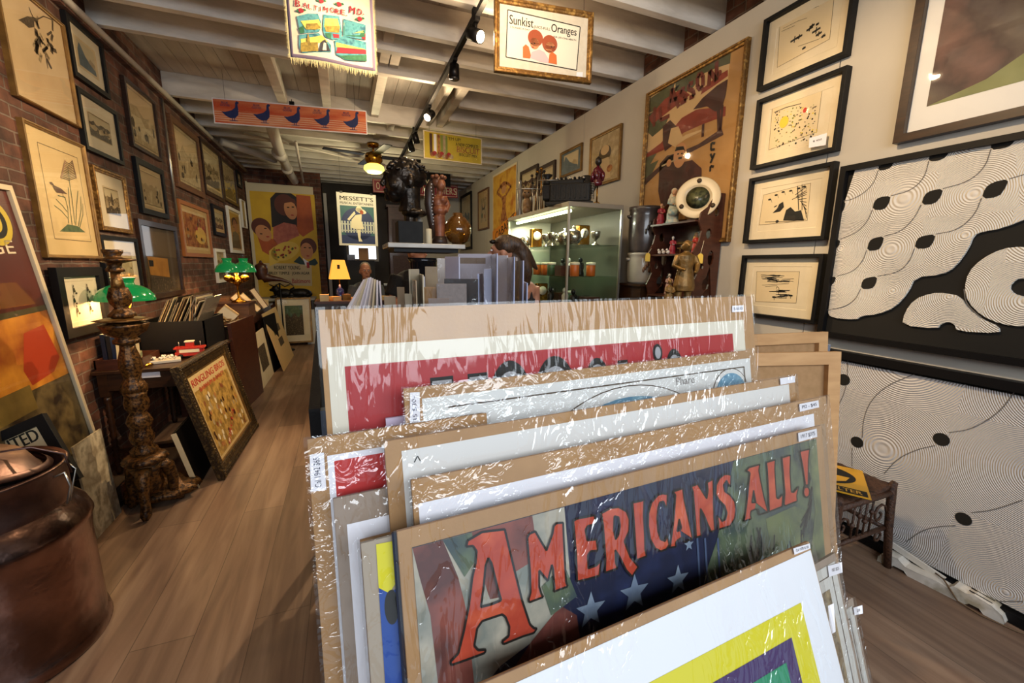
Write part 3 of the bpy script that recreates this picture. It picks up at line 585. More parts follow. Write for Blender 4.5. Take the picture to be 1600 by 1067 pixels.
relief('black-framed relief of overlapping ribbed white scallops and black leaf shapes, upper of two', PL, W1, H1, .03,
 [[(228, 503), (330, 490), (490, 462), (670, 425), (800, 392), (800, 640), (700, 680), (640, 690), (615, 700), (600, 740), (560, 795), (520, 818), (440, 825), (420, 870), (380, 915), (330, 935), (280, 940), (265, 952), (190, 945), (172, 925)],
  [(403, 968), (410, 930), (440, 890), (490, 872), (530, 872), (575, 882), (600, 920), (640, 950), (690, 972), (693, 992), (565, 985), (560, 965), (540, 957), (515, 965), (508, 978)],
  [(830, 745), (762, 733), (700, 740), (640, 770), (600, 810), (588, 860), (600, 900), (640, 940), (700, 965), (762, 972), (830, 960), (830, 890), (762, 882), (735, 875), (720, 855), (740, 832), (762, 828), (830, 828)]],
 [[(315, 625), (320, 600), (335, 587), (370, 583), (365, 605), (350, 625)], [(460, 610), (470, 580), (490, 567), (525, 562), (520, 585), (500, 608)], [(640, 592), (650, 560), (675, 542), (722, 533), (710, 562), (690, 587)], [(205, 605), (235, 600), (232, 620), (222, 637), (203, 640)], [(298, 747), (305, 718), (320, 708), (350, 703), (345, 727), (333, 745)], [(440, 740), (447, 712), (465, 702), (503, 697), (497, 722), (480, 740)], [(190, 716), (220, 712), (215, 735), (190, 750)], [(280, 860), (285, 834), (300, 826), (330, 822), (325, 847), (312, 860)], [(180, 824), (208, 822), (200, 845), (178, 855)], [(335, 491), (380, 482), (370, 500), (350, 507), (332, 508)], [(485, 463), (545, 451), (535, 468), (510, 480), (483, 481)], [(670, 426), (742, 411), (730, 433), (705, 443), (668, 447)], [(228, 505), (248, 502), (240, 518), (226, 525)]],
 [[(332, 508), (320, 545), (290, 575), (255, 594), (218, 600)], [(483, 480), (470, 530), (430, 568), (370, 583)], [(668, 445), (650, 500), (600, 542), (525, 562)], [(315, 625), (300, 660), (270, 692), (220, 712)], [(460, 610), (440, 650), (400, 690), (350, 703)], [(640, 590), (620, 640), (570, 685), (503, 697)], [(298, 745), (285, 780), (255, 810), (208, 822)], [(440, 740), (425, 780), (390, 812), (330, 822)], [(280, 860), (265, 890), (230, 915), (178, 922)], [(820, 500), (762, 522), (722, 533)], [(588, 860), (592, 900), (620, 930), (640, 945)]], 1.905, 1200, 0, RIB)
t2 = on(1295, 545, 0, RX-.04); H2 = t2[2]-.005
PL = Plane((RX-.02, t2[1]+.02-1.62/2, H2/2+.005), (0, -1, 0), (0, 0, 1))
whole = [(-.81+.045, -H2/2+.06), (.765, -H2/2+.06), (.765, H2/2-.06), (-.765, H2/2-.06)]
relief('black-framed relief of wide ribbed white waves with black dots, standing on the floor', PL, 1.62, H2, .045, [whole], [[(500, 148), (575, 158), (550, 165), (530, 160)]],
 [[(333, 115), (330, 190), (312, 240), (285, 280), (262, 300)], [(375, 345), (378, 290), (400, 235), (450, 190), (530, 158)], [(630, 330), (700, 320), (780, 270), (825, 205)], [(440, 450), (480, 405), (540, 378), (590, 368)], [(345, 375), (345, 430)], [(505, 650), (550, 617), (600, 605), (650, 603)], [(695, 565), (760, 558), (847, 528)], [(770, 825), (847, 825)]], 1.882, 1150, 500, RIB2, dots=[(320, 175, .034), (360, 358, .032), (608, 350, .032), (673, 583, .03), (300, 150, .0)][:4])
# remaining pictures on the right wall, further back
def a_woman(a, w, h, PL):
    a.rect(SEP, -w*.85, -h*.9, w*.85, h*.9, 1); a.ell(M('poster_cream', '#c9a878'), 0, h*.35, w*.3, h*.2, 2); a.ell(INKB, 0, h*.2, w*.45, h*.35, 1.5); a.poly(OLDP, [(-w*.5, -h*.9), (-w*.3, 0), (w*.3, 0), (w*.5, -h*.9)], 3); a.ell(FOL, -w*.4, -h*.4, w*.2, h*.2, 4); a.ell(M('rust_print', '#94532c'), w*.4, -h*.5, w*.2, h*.15, 4)
def a_bell(a, w, h, PL):
    a.rect(M('orange_poster', '#c98a28', .7, mix=['#d9a83c', '#b06a1e'], scale=4), -w*.95, -h*.95, w*.95, h*.95, 1); D = M('rust_print', '#94532c')
    a.ell(M('poster_skin', '#c08a5c'), 0, h*.5, w*.2, h*.1, 3); a.poly(D, [(-w*.25, -h*.3), (-w*.1, h*.1), (-w*.2, h*.35), (w*.2, h*.35), (w*.15, h*.1), (w*.3, -h*.3)], 2); a.ell(D, 0, h*.6, w*.28, h*.1, 2)
    a.line(D, [(-w*.2, h*.35), (-w*.6, h*.5), (-w*.2, h*.65)], .05, 2); a.line(D, [(w*.2, h*.35), (w*.6, h*.5), (w*.2, h*.65)], .05, 2)
    a.poly(M('orange_band', '#e08a1e', .7), [(-w, -h*.75), (w, -h*.45), (w, -h*.15), (-w, -h*.5)], 3); a.text(INK, 'CABARET', w*.1, -h*.46, h*.22, 5, w=w*1.7, rot=.28, bold=.02)
for q, lab, fw, fm, mwid, mm, art in (
 ([(922, 216), (970.6, 192), (965, 287), (918, 290)], 'gold-framed print of a standing figure in flowers above the red mannequin', .03, GOLDL, .0, SEP, a_woman),
 ([(875, 240), (909, 221), (906, 270), (873, 276)], 'gold-framed mirror-like print standing behind the black machine', .03, GOLDL, .0, BLUEG, a_ship),
 ([(812, 268), (839, 257), (839, 305), (812, 310)], 'dark-framed picture above the display case, nearer the orange poster', .05, DWOOD, .0, SEP, a_scene(31, MAHOG)),
 ([(841, 262), (866, 249), (866, 300), (841, 304)], 'dark-framed picture behind the walking sticks, beside the gold-framed print', .05, DWOOD, .0, SEP, a_scene(32)),
 ([(767, 276), (807.5, 251), (803, 384), (770, 392)], 'orange poster with a dancer and slanting black lettering', .0, None, .0, CREAM, a_bell),
 ([(746, 299), (763, 293), (762, 358), (746.5, 360)], 'small thin-framed print of a woman near the far end of the right wall', .03, WOODF, .1, TAN, a_woman),
 ([(719, 308), (736, 297), (736, 389), (720, 391)], 'tall black-framed picture at the far end of the right wall', .06, BLACK, .08, PALE, a_scene(33, BLUEG))):
    PL, w_, h_ = wallrect(q, 1, .03)
    picture('framed_print' if fw else 'wall_poster', lab, PL, w_, h_, fw, .03, fm, mwid, mm, mm, art, ornate=1 if fm is GOLDL else 0, glass=bool(fw), cat='picture' if fw else 'poster')
# ------------------------------------------------------------------ foreground browsing bin and its boards
AZ = radians(87); AU = Vector((sin(AZ), cos(AZ), 0)); AN = Vector((-cos(AZ), sin(AZ), 0))
def leanplane(s_, lean=11.6, piv=None):
    l = radians(lean); V = AN*sin(l)+Vector((0, 0, cos(l)))
    return Plane(piv if piv else AN*s_+Vector((0, 0, 0)), AU, V)
def board(label, s_, tl, tr, draw=None, tags=(), filmm=None, lean=11.6, zb=.32, base=CARD, thick=.006, piv=None, bow=0, name='sleeved_poster', cat='poster', group='sleeved posters in the front bin'):
    PL = leanplane(s_, lean, piv); a_, b_ = PL.uv(*tl), PL.uv(*tr); top = (a_[1]+b_[1])/2; cx = (a_[0]+b_[0])/2; w = (b_[0]-a_[0])/2
    l = radians(lean); bot = (zb-PL.o[2])/cos(l); h = (top-bot)/2
    P2 = Plane(PL.o+PL.U*cx+PL.V*(bot+h), PL.U, PL.V)
    r = E(name, label, cat, group=group); r.matrix_world = P2.mat()
    mb = MB(); mb.bx(-w, w, 0, thick, -h, h, base); mb.build('backing_board', r, bevel=.001)
    if draw: a = Art(); draw(a, P2, w, h); a.build('print', r, -.0004)
    for q, t, vert in tags:
        u = P2.uvs(q); cx_ = sum(p[0] for p in u)/4; cy_ = sum(p[1] for p in u)/4; ww = (math.dist(u[0], u[1])+math.dist(u[2], u[3]))/2; hh = (math.dist(u[1], u[2])+math.dist(u[3], u[0]))/2
        a = Art(); a.poly(WHITE, u, 1); rot = math.atan2(u[1][1]-u[0][1], u[1][0]-u[0][0])
        if vert: a.text(M('pen_ink', '#2a2f4a', .7), t, cx_, cy_, ww*.5, 2, w=hh*.8, rot=pi/2)
        elif t: a.text(M('pen_ink', '#2a2f4a', .7), t, cx_, cy_, hh*.5, 2, w=ww*.75, rot=rot)
        a.build('price_label', r, -.003)
    f = filmm or FILM2; mb = MB(); nx, nz = 24, 24; vs = []; R = random.Random(hash(label) % 999 if False else len(label))
    for j in range(nz+1):
        for i in range(nx+1):
            u, v = -w-.004+(2*w+.008)*i/nx, -h-.004+(2*h+.008)*j/nz; e = min(i, nx-i, j, nz-j)
            vs.append((u, -.0045-R.uniform(0, .0022)*(1 if e else 0), v))
    mb.add(vs, [(j*(nx+1)+i, j*(nx+1)+i+1, (j+1)*(nx+1)+i+1, (j+1)*(nx+1)+i) for j in range(nz) for i in range(nx)], f, True)
    mb.build('plastic_sleeve', r); return r, P2
RP = lambda P2, pts: P2.uvs(pts)
def d_b1(a, P, w, h):
    u = P.uvs([(510, 539), (1161, 502)]); y = (u[0][1]+u[1][1])/2
    a.rect(M('ivory_border', '#d8d0bd', .7), u[0][0]-.0, -h+.05, u[1][0], y, 1)
    v = P.uvs([(538, 568), (1144, 524)]); y2 = (v[0][1]+v[1][1])/2; a.rect(RED, v[0][0], -h+.2, v[1][0], y2, 2)
    G = M('silver_letter', '#9a9a9c', .6)
    def let(kind, x, y, ww, hh):
        c = P.uv(x, y); sx = ww*.0011; sy = hh*.0011
        if kind == 'o':
            a.ell(INK, c[0], c[1]-sy, sx*1.25, sy*1.3, 3); a.ell(G, c[0], c[1]-sy, sx, sy, 4); a.ell(INK, c[0], c[1]-sy*1.05, sx*.45, sy*.5, 5)
        else: a.rect(INK, c[0]-sx*1.2, c[1]-.25, c[0]+sx*1.2, c[1]+.006, 3); a.rect(G, c[0]-sx, c[1]-.24, c[0]+sx, c[1], 4)
    let('i', 690, 594, 15, 0); let('i', 746, 588, 14, 0); let('o', 796, 580, 33, 60); let('o', 866, 572, 35, 60)
    let('o', 932, 569, 22, 40); let('i', 972, 567, 10, 0); let('o', 1052, 554, 20, 40)
    c = P.uv(1026, 551); a.ell(INK, c[0], c[1], .013, .019, 6); a.ell(G, c[0], c[1], .008, .013, 7)
board('widest board at the back of the front bin, deep red poster with an ivory border', .38, (497, 485), (1174, 462), d_b1, [([(1142, 478), (1160, 477), (1160, 487), (1142, 488)], '$600', 0)], FILM1)
solo(MB().prism([(-.03, -.05), (.012, -.05), (.012, .05), (-.03, .05)], P0 := leanplane(.36).o+leanplane(.36).U*leanplane(.36).uv(632, 630)[0]+leanplane(.36).V*(leanplane(.36).uv(632, 650)[1]-.05), AU, leanplane(.36).V, AN, 0, .004, M('lilac_sleeve_paper', '#b5a4b8', .6)), 'sleeved_card', 'small lilac-edged card tucked before the deep red poster', 'card')
def d_b2(a, P, w, h):
    u = P.uvs([(659, 622), (1171, 560)]); y = (u[0][1]+u[1][1])/2; a.rect(M('map_paper', '#dcdcd8', .7), u[0][0], -h+.05, u[1][0], y, 1)
    BL = M('map_blue', '#6fa3bd', .7, mix=['#5f93b0', '#86b4c6'], scale=40); ln = INKB
    c = P.uv(980, 602); R = .30
    a.ell(ln, c[0], c[1]-R, R*1.0, R, 2, 60); a.ell(M('map_paper'), c[0], c[1]-R, R-.002, R-.002, 3, 60); a.ell(BL, c[0], c[1]-R-.012, R-.02, R-.01, 4, 60)
    a.ell(M('map_green', '#8a9a5c', .7), c[0]-.18, c[1]-R*.9+.12, .05, .03, 5)
    c = P.uv(1139, 577); a.ell(ln, c[0], c[1]-.055, .058, .058, 2); a.ell(M('map_paper'), c[0], c[1]-.055, .056, .056, 3); a.ell(BL, c[0], c[1]-.058, .05, .05, 4)
    q = P.uvs([(700, 640), (1161, 573), (1161, 592)]); a.line(ln, [(q[0][0], q[1][1]), q[1], (q[1][0], q[1][1]-.3)], .0025, 5)
    q = P.uv(1070, 594); a.text(M('map_type', '#8f8a86', .7), 'Phare', q[0], q[1], .016, 3)
board('antique map print with blue circles, behind the blank white poster', .33, (630, 605), (1175, 548), d_b2, [([(640, 613), (655, 612), (656, 674), (640, 676)], '1935 $30-', 1)], FILM2)
def d_red(a, P, w, h):
    u = P.uvs([(511, 712), (604, 692)]); a.rect(WHITE, u[0][0], -h+.1, w-.02, u[0][1], 1); v = P.uvs([(522, 720), (604, 700)]); a.rect(REDB, v[0][0], -h+.16, w-.05, v[0][1], 2)
board('red print in a white border with a handwritten label, far left of the front bin', .30, (480, 693), (760, 640), d_red, [([(484, 710), (506, 706), (510, 764), (486, 767)], 'Cal 1942 $65', 1)], FILM2)
solo(MB().prism([(-.12, -.3), (.12, -.3), (.12, .3), (-.12, .3)], (Q0 := leanplane(.315)).o+Q0.U*(Q0.uv(500, 684)[0]+.12)+Q0.V*(Q0.uv(500, 684)[1]-.3), AU, Q0.V, AN, 0, .005, CARDG), 'spare_board', 'grey-brown board edge between the deep red poster and the red print', 'board')
board('grey sleeved board with a white sheet low on the left of the front bin', .265, (520, 777), (700, 745), lambda a, P, w, h: a.rect(WHITE, P.uv(542, 820)[0], -h+.04, w-.02, P.uv(560, 815)[1], 1), (), FILM3, base=CARDG)
def d_b3(a, P, w, h):
    u = P.uvs([(627, 703), (1232, 601)]); a.rect(M('ivory_print', '#dcd9d4', .65), u[0][0], -h+.1, u[1][0], (u[0][1]+u[1][1])/2, 1); q = P.uvs([(647, 722), (652, 712), (658, 722)]); a.line(INK, q, .0015, 2)
board('plain pale print behind the crumpled white-topped poster', .25, (600, 690), (1241, 587), d_b3, [([(1216, 591), (1239, 587), (1240, 597), (1217, 601)], '', 0)], FILM3)
def d_b4(a, P, w, h):
    u = P.uvs([(653, 780), (1271, 650)]); a.rect(WHITE, u[0][0], -h+.1, u[1][0], (u[0][1]+u[1][1])/2, 1)
board('sleeved board with a broad white sheet directly behind the painted lettering poster', .215, (642, 747), (1291, 621), d_b4, [([(1246, 631), (1276, 625), (1277, 636), (1247, 643)], 'Pl2 - $45', 0)], FILM2)
board('stiff sleeved board with a blank white sheet, just left of the yellow and blue print', .235, (562, 838), (800, 792), lambda a, P, w, h: a.rect(M('lilac_white_sheet', '#c9c6d2', .6), -w+.01, -h+.02, w-.02, h-.02, 1), (), FILM3)
def d_yb(a, P, w, h):
    c = lambda pts: P.uvs(crop(470, 620, 2.386, pts)); a.poly(YEL, c([(280, 548), (372, 530), (372, 660), (330, 730), (290, 710)]), 2); a.poly(BLUE, c([(290, 710), (330, 730), (372, 700), (420, 1300), (330, 1300)]), 2); q = c([(325, 785)])[0]; a.ell(INK, q[0]+.004, q[1], .008, .02, 3)
board('yellow and blue abstract print, narrow strip showing left of the painted lettering poster', .198, (563, 843), (760, 806), d_yb, (), FILM3, base=M('taupe_card', '#a39583', .8))
solo(MB().prism([(-.1, -.35), (.1, -.35), (.1, .35), (-.1, .35)], (Q0 := leanplane(.188)).o+Q0.U*(Q0.uv(612, 834)[0]+.1)+Q0.V*(Q0.uv(612, 834)[1]-.35), AU, Q0.V, AN, 0, .003, M('dark_navy_folder', '#1d2233', .3)), 'dark_folder', 'dark glossy navy folder edge against the painted lettering poster', 'folder')
AMER = [
 ((690, 820, 4.85), [(180, 155), (190, 110), (250, 75), (300, 45), (470, 25), (490, 110), (540, 320), (600, 560), (660, 740), (690, 770), (712, 772), (690, 805), (610, 830), (460, 890), (450, 870), (500, 830), (505, 760), (475, 685), (450, 665), (300, 715), (262, 770), (240, 900), (270, 935), (325, 930), (320, 955), (200, 1000), (70, 1045), (58, 1025), (120, 960), (160, 800), (200, 600), (225, 390), (250, 280), (258, 190), (230, 150)], [(345, 240), (370, 280), (410, 440), (443, 560), (370, 590), (290, 610), (310, 460), (325, 300)]),
 ((690, 820, 4.85), [(640, 90), (655, 60), (700, 40), (740, 110), (785, 185), (830, 60), (840, 0), (860, -20), (910, -25), (915, 100), (925, 300), (932, 420), (945, 455), (840, 495), (845, 470), (835, 330), (825, 292), (795, 415), (730, 335), (730, 460), (745, 510), (760, 535), (655, 575), (650, 555), (665, 500), (660, 330), (648, 200)], None),
 ((880, 760, 6.667), [(90, 350), (130, 325), (310, 290), (325, 380), (240, 400), (215, 440), (235, 550), (330, 540), (345, 655), (270, 660), (240, 700), (245, 840), (330, 810), (378, 760), (360, 915), (240, 950), (130, 975), (120, 700), (100, 450)], None),
 ((880, 760, 6.667), [(380, 270), (480, 215), (560, 205), (640, 250), (672, 330), (670, 450), (620, 560), (680, 720), (765, 825), (700, 925), (640, 860), (570, 720), (525, 650), (530, 780), (548, 840), (420, 885), (425, 740), (400, 400)], [(515, 300), (560, 310), (575, 400), (560, 490), (530, 540), (510, 450)]),
 ((880, 760, 6.667), [(705, 160), (800, 140), (825, 125), (820, 300), (832, 500), (835, 640), (850, 715), (745, 755), (735, 600), (720, 350)], None),
 ((1000, 730, 7.11), [(285, 290), (282, 430), (270, 435), (240, 370), (200, 380), (180, 440), (170, 560), (180, 700), (210, 790), (260, 810), (285, 750), (305, 850), (270, 900), (210, 920), (150, 890), (95, 790), (72, 640), (75, 500), (110, 380), (180, 300), (230, 283)], None),
 ((1000, 730, 7.11), [(345, 265), (430, 235), (455, 225), (470, 350), (510, 530), (565, 780), (480, 820), (470, 780), (440, 770), (395, 800), (375, 830), (380, 870), (315, 880), (325, 800), (350, 620), (365, 450), (375, 300)], [(415, 565), (440, 660), (425, 690), (392, 700)]),
 ((1000, 730, 7.11), [(548, 205), (620, 180), (660, 245), (720, 340), (735, 250), (725, 160), (790, 125), (795, 300), (800, 550), (810, 690), (770, 705), (730, 620), (690, 520), (650, 450), (650, 600), (660, 750), (605, 768), (595, 600), (580, 400), (570, 270)], None),
 ((1000, 730, 7.11), [(990, 80), (985, 210), (960, 180), (940, 140), (905, 190), (920, 260), (980, 300), (1030, 370), (1045, 460), (1030, 560), (980, 640), (900, 665), (855, 680), (850, 600), (840, 540), (860, 540), (890, 590), (930, 570), (945, 500), (920, 420), (860, 360), (820, 290), (825, 190), (860, 120), (910, 75), (950, 70)], None),
 ((1140, 690, 7.62), [(170, 345), (210, 300), (335, 265), (325, 340), (345, 450), (385, 650), (435, 830), (330, 860), (320, 800), (280, 795), (230, 820), (225, 870), (235, 910), (145, 935), (160, 890), (185, 700), (205, 500), (220, 370), (200, 350)], [(262, 570), (290, 715), (240, 715)]),
 ((1140, 690, 7.62), [(415, 240), (520, 210), (515, 320), (525, 500), (535, 660), (560, 670), (610, 615), (600, 765), (520, 795), (448, 825), (445, 700), (435, 500), (425, 320)], None),
 ((1140, 690, 7.62), [(600, 185), (700, 155), (695, 350), (710, 590), (740, 595), (800, 525), (775, 630), (780, 700), (640, 755), (625, 740), (635, 600), (615, 350)], None),
 ((1140, 690, 7.62), [(812, 110), (930, 82), (915, 200), (910, 510), (880, 510), (850, 300)], None),
 ((1140, 690, 7.62), [(892+35*cos(t*pi/6), 592+62*sin(t*pi/6)) for t in range(12)], None)]
def d_am(a, P, w, h):
    y = (P.uv(645, 846)[1]+P.uv(1274, 690)[1])/2; x0 = P.uv(643, 846)[0]; x1 = P.uv(1275, 700)[0]
    a.rect(NAVY, x0, -h+.06, x1, y, 1)
    MG = M('painted_maroon_stripe', '#6b3530', .6, mix=['#55302c', '#8a4a3e', '#7a4038'], scale=13, contrast=.45); CR = M('painted_cream_stripe', '#9c9484', .6, mix=['#b0a896', '#7a7f76', '#948a78'], scale=13, contrast=.45); GR = M('painted_green', '#47554a', .6, mix=['#35454a', '#5c6a50', '#2b383e', '#6a7458'], scale=13, contrast=.45); OL = M('painted_olive', '#69744a', .6, mix=['#55624a', '#7d865a'], scale=14)
    c = lambda pts: P.uvs(pts); yt = y-.0005
    def clip(pts): return [(max(x0, min(x1, p[0])), min(yt, p[1])) for p in c(pts)]
    a.poly(CR, clip([(640, 840), (880, 780), (890, 900), (860, 980), (780, 1040), (720, 1120), (640, 1120)]), 2)
    a.poly(MG, clip([(643, 840), (690, 828), (715, 900), (730, 960), (745, 1120), (690, 1120), (672, 960), (655, 900)]), 3)
    a.poly(MG, clip([(732, 815), (830, 795), (840, 870), (800, 895), (790, 930), (765, 935), (750, 890)]), 3)
    a.poly(MG, clip([(790, 1060), (830, 1000), (875, 945), (900, 960), (910, 1030), (820, 1120), (790, 1120)]), 3)
    a.poly(GR, clip([(690, 828), (735, 815), (745, 870), (725, 900)]), 4); a.poly(GR, clip([(845, 915), (880, 880), (900, 930), (860, 960)]), 4)
    a.poly(GR, clip([(1145, 715), (1275, 680), (1292, 1000), (1120, 1040), (1100, 900), (1120, 840), (1130, 790)]), 2)
    a.poly(OL, clip([(1262, 690), (1278, 686), (1296, 980), (1262, 900), (1272, 800)]), 3); a.poly(OL, clip([(1195, 810), (1240, 790), (1262, 800), (1250, 850), (1205, 870)]), 3)
    R = random.Random(4); DG = M('painted_dark_leaf', '#232b30', .6)
    for k in range(26):
        t = R.random(); x = 1262+8*sin(t*6)-t*12; yy = 735+t*150; a.line(DG, c([(x, yy), (x-R.uniform(2, 14), yy+R.uniform(14, 34))]), R.uniform(.002, .006), 4)
    for k in range(14): x = R.uniform(1170, 1250); yy = R.uniform(820, 880); a.line(DG, c([(x, yy), (x+R.uniform(-6, 6), yy+25)]), .003, 4)
    ST = M('painted_pale_star', '#8c9aa8', .6, mix='#5f6f88', scale=20)
    for sx, sy, r_ in ((990, 925, 26), (1058, 905, 22), (922, 952, 24), (1045, 845, 12), (1075, 850, 10)):
        q = P.uv(sx, sy); rr = r_*.00105; a.poly(ST, [(q[0]+(rr if k % 2 == 0 else rr*.42)*sin(k*pi/5+.1), q[1]+(rr if k % 2 == 0 else rr*.42)*cos(k*pi/5+.1)) for k in range(10)], 3)
    for x in (1088, 1100, 1120): a.line(M('painted_streak', '#4a5a78', .6), c([(x, 840), (x+6, 940)]), .004, 3)
    for (ox, oy, k), out, hole in AMER:
        o_ = P.uvs(crop(ox, oy, k, out)); g = bridge(o_, P.uvs(crop(ox, oy, k, hole))) if hole else o_
        a.poly(ORANGE, g, 6); a.line(INK, o_, .0028, 7, True)
        if hole: a.line(INK, P.uvs(crop(ox, oy, k, hole)), .0028, 7, True)
board('painted poster lettered AMERICANS ALL! in orange over navy, stripes and green', .181, (620, 830), (1284, 665), d_am, [([(1244, 676), (1273, 669), (1274, 682), (1245, 690)], '1917 $375', 0)], FILM4)
d_ = ray(1263, 845); piv = CP+d_*(.345/d_.dot(AN))
def d_fr(a, P, w, h):
    c = lambda pts: P.uvs(pts); a.rect(M('bright_white_mat', '#eceef4', .6), -w+.003, -h, w-.003, h-.012, 1)
    y = P.uv(1250, 941); x1 = y[0]; a.rect(YEL, -w+.1, -h+.1, x1, y[1], 2)
    p = P.uv(1235, 995); a.rect(PURP, -w+.1+(x1-p[0])*1.4, -h+.14, p[0], p[1], 3); g = P.uv(1226, 1034); a.rect(GREENP, -w+.1+(x1-g[0])*1.6, -h+.2, g[0], g[1], 4)
r, P2 = board('nearest poster, white mat around yellow, purple and green squares', 0, (745, 1074), (1264, 845), d_fr, [([(1236, 856), (1262, 848), (1263, 856), (1238, 866)], 'Cal 1970 $120', 0)], FILM3, lean=22, zb=.42, piv=piv)
# smaller sleeved prints at the right of the bin
def small(label, y, tl, tr, hgt, base, draw=None, tags=()):
    PL = Plane((0, y, 0), (1, 0, 0), (0, .33, 1)); a_, b_ = PL.uv(*tl), PL.uv(*tr); w = (b_[0]-a_[0])/2; top = (a_[1]+b_[1])/2
    P2 = Plane(PL.o+PL.U*((a_[0]+b_[0])/2)+PL.V*(top-hgt/2), (1, .1, 0), PL.V); P2.V = P2.N.cross(P2.U); r = E('sleeved_print', label, 'print', group='small sleeved prints at the right of the bin'); r.matrix_world = P2.mat(); h = hgt/2
    MB().bx(-w, w, 0, .005, -h, h, base).build('backing_board', r); a = Art(); a.rect(M('print_grey_paper', '#c9c6be', .7), -w+.008, -h+.01, w-.008, h-.012, 1)
    if draw: draw(a, P2, w, h)
    a.build('print', r, -.0004)
    for q, t in tags: u = P2.uvs(q); a = Art(); a.poly(WHITE, u, 1); a.text(INKB, t, sum(p[0] for p in u)/4, sum(p[1] for p in u)/4, .006, 2, rot=math.atan2(u[1][1]-u[0][1], u[1][0]-u[0][0])); a.build('price_label', r, -.003)
    mb = MB(); mb.add([(-w-.003, -.004, -h-.003), (w+.003, -.004, -h-.003), (w+.003, -.004, h+.003), (-w-.003, -.004, h+.003)], [(0, 1, 2, 3)], FILM3); mb.build('plastic_sleeve', r)
def d_eng(a, P, w, h): a.box(INKB, -w+.025, -h+.03, w-.025, h-.03, .0015, 2); a.rect(ENG, -w+.04, -h+.05, w-.04, h-.05, 2)
small('sleeved engraving right behind the colourful squares poster, tallest of the small prints', .06, (1220, 900), (1317, 868), .62, CARDG, d_eng, [([(1290, 883), (1312, 877), (1313, 893), (1292, 900)], '185 $25')])
small('narrow dark-edged sleeved card in front of the small sleeved engraving', .03, (1230, 975), (1296, 940), .5, CARDG, lambda a, P, w, h: a.rect(NAVY, -w+.01, -h, w-.005, h-.05, 2), [([(1290, 945), (1299, 941), (1302, 985), (1294, 990)], '')])
small('rightmost small pale sleeved print in the bin', .10, (1265, 965), (1343, 940), .55, CARDG, d_eng, [([(1330, 948), (1344, 944), (1345, 957), (1332, 960)], '$10')])
# the rack that carries the boards
t = E('browsing_rack', 'black wooden browsing rack holding the sleeved posters', 'rack')
ang = pi/2-AZ; RM = Matrix.Rotation(ang, 3, 'Z')
def rb(mb, u0, u1, n0, n1, z0, z1, m):
    c = AU*((u0+u1)/2)+AN*((n0+n1)/2); c.z = (z0+z1)/2; mb.box(c, (u1-u0, n1-n0, z1-z0), m, RM)
mb = MB(); rb(mb, -.05, 1.0, .03, .73, .26, .30, BLACK); mb.build('base', t)
for u in (-.05, .98): mb = MB(); rb(mb, u, u+.015, .06, .72, .30, .40, BLACK); mb.build('side_panel', t)
mb = MB(); rb(mb, .0, .96, .70, .715, .3, 1.2, BLACK); mb.build('back_panel', t)
for u, n_ in ((-.02, .06), (.97, .06), (-.02, .68), (.97, .68)): mb = MB(); rb(mb, u-.02, u+.02, n_-.02, n_+.02, 0, .26, BLACK); mb.build('leg', t)
mb = MB(); qs = [on(478, 640, 1, .85), on(500, 575, 1, 1.02)]
t = E('record_bin', 'low dark bin whose sloping rim shows left behind the deep red poster', 'bin')
x0 = on(482, 640, 1, .84)[0]; z0 = on(482, 640, 1, .84)[2]
mb.prism([(0, .35), (0, z0), (.35, z0+.10), (.35, .35)], (x0, .84, 0), (0, 1, 0), (0, 0, 1), (1, 0, 0), 0, .02, BLACK); mb.build('side_panel', t)
MB().bx(x0, x0+.9, .84, .86, .35, z0-.005, M('slate_blue_panel', '#39404c', .6)).build('front_panel', t)
MB().bx(x0+.98, x0+.9, .84, 1.19, .35, z0, BLACK).build('side_panel', t)
for x in (x0+.02, x0+.86):
    for y in (.87, 1.16): MB().bx(x-.015, x+.015, y-.015, y+.015, 0, .36, BLACK).build('leg', t)
MB().bx(x0, x0+.9, .84, 1.19, .33, .36, BLACK).build('base', t)
# canvases and boards stacked right of the deep red poster
def vboard(name, label, q, YL, YR, hgt, mat_, thick=.01, cat='board', group=None, extra=None, base=None):
    P = on(*q[0], 1, YL); Q = on(*q[1], 1, YR); z = (P[2]+Q[2])/2; U = Vector((Q[0]-P[0], Q[1]-P[1], 0)); w = U.length/2
    PL = Plane(((P[0]+Q[0])/2, (YL+YR)/2, z-hgt/2), U, (0, 0, 1)); r = E(name, label, cat, group=group); r.matrix_world = PL.mat()
    MB().bx(-w, w, 0, thick, -hgt/2, hgt/2, mat_).build('backing_board', r, bevel=.001)
    a = Art()
    if extra: extra(a, w, hgt/2)
    else: a.rect(M('soft_lilac_sheet', '#aaa6b6', .6) if base is None else base, -w+.006, -hgt/2+.006, w-.006, hgt/2-.006, 1)
    a.build('sheet', r, -.0004)
    mb = MB(); h = hgt/2; mb.add([(-w, -.003, -h), (w, -.003, -h), (w, -.003, h), (-w, -.003, h)], [(0, 1, 2, 3)], FILM3); mb.build('plastic_sleeve', r); return r
MAPLE = M('pale_stretcher_wood', '#c89a68', .6, mix='#b88a5a', scale=8, stretch=(1, 1, 5)); CANV = M('raw_canvas_back', '#a9825a', .85, mix='#9b774f', scale=40)
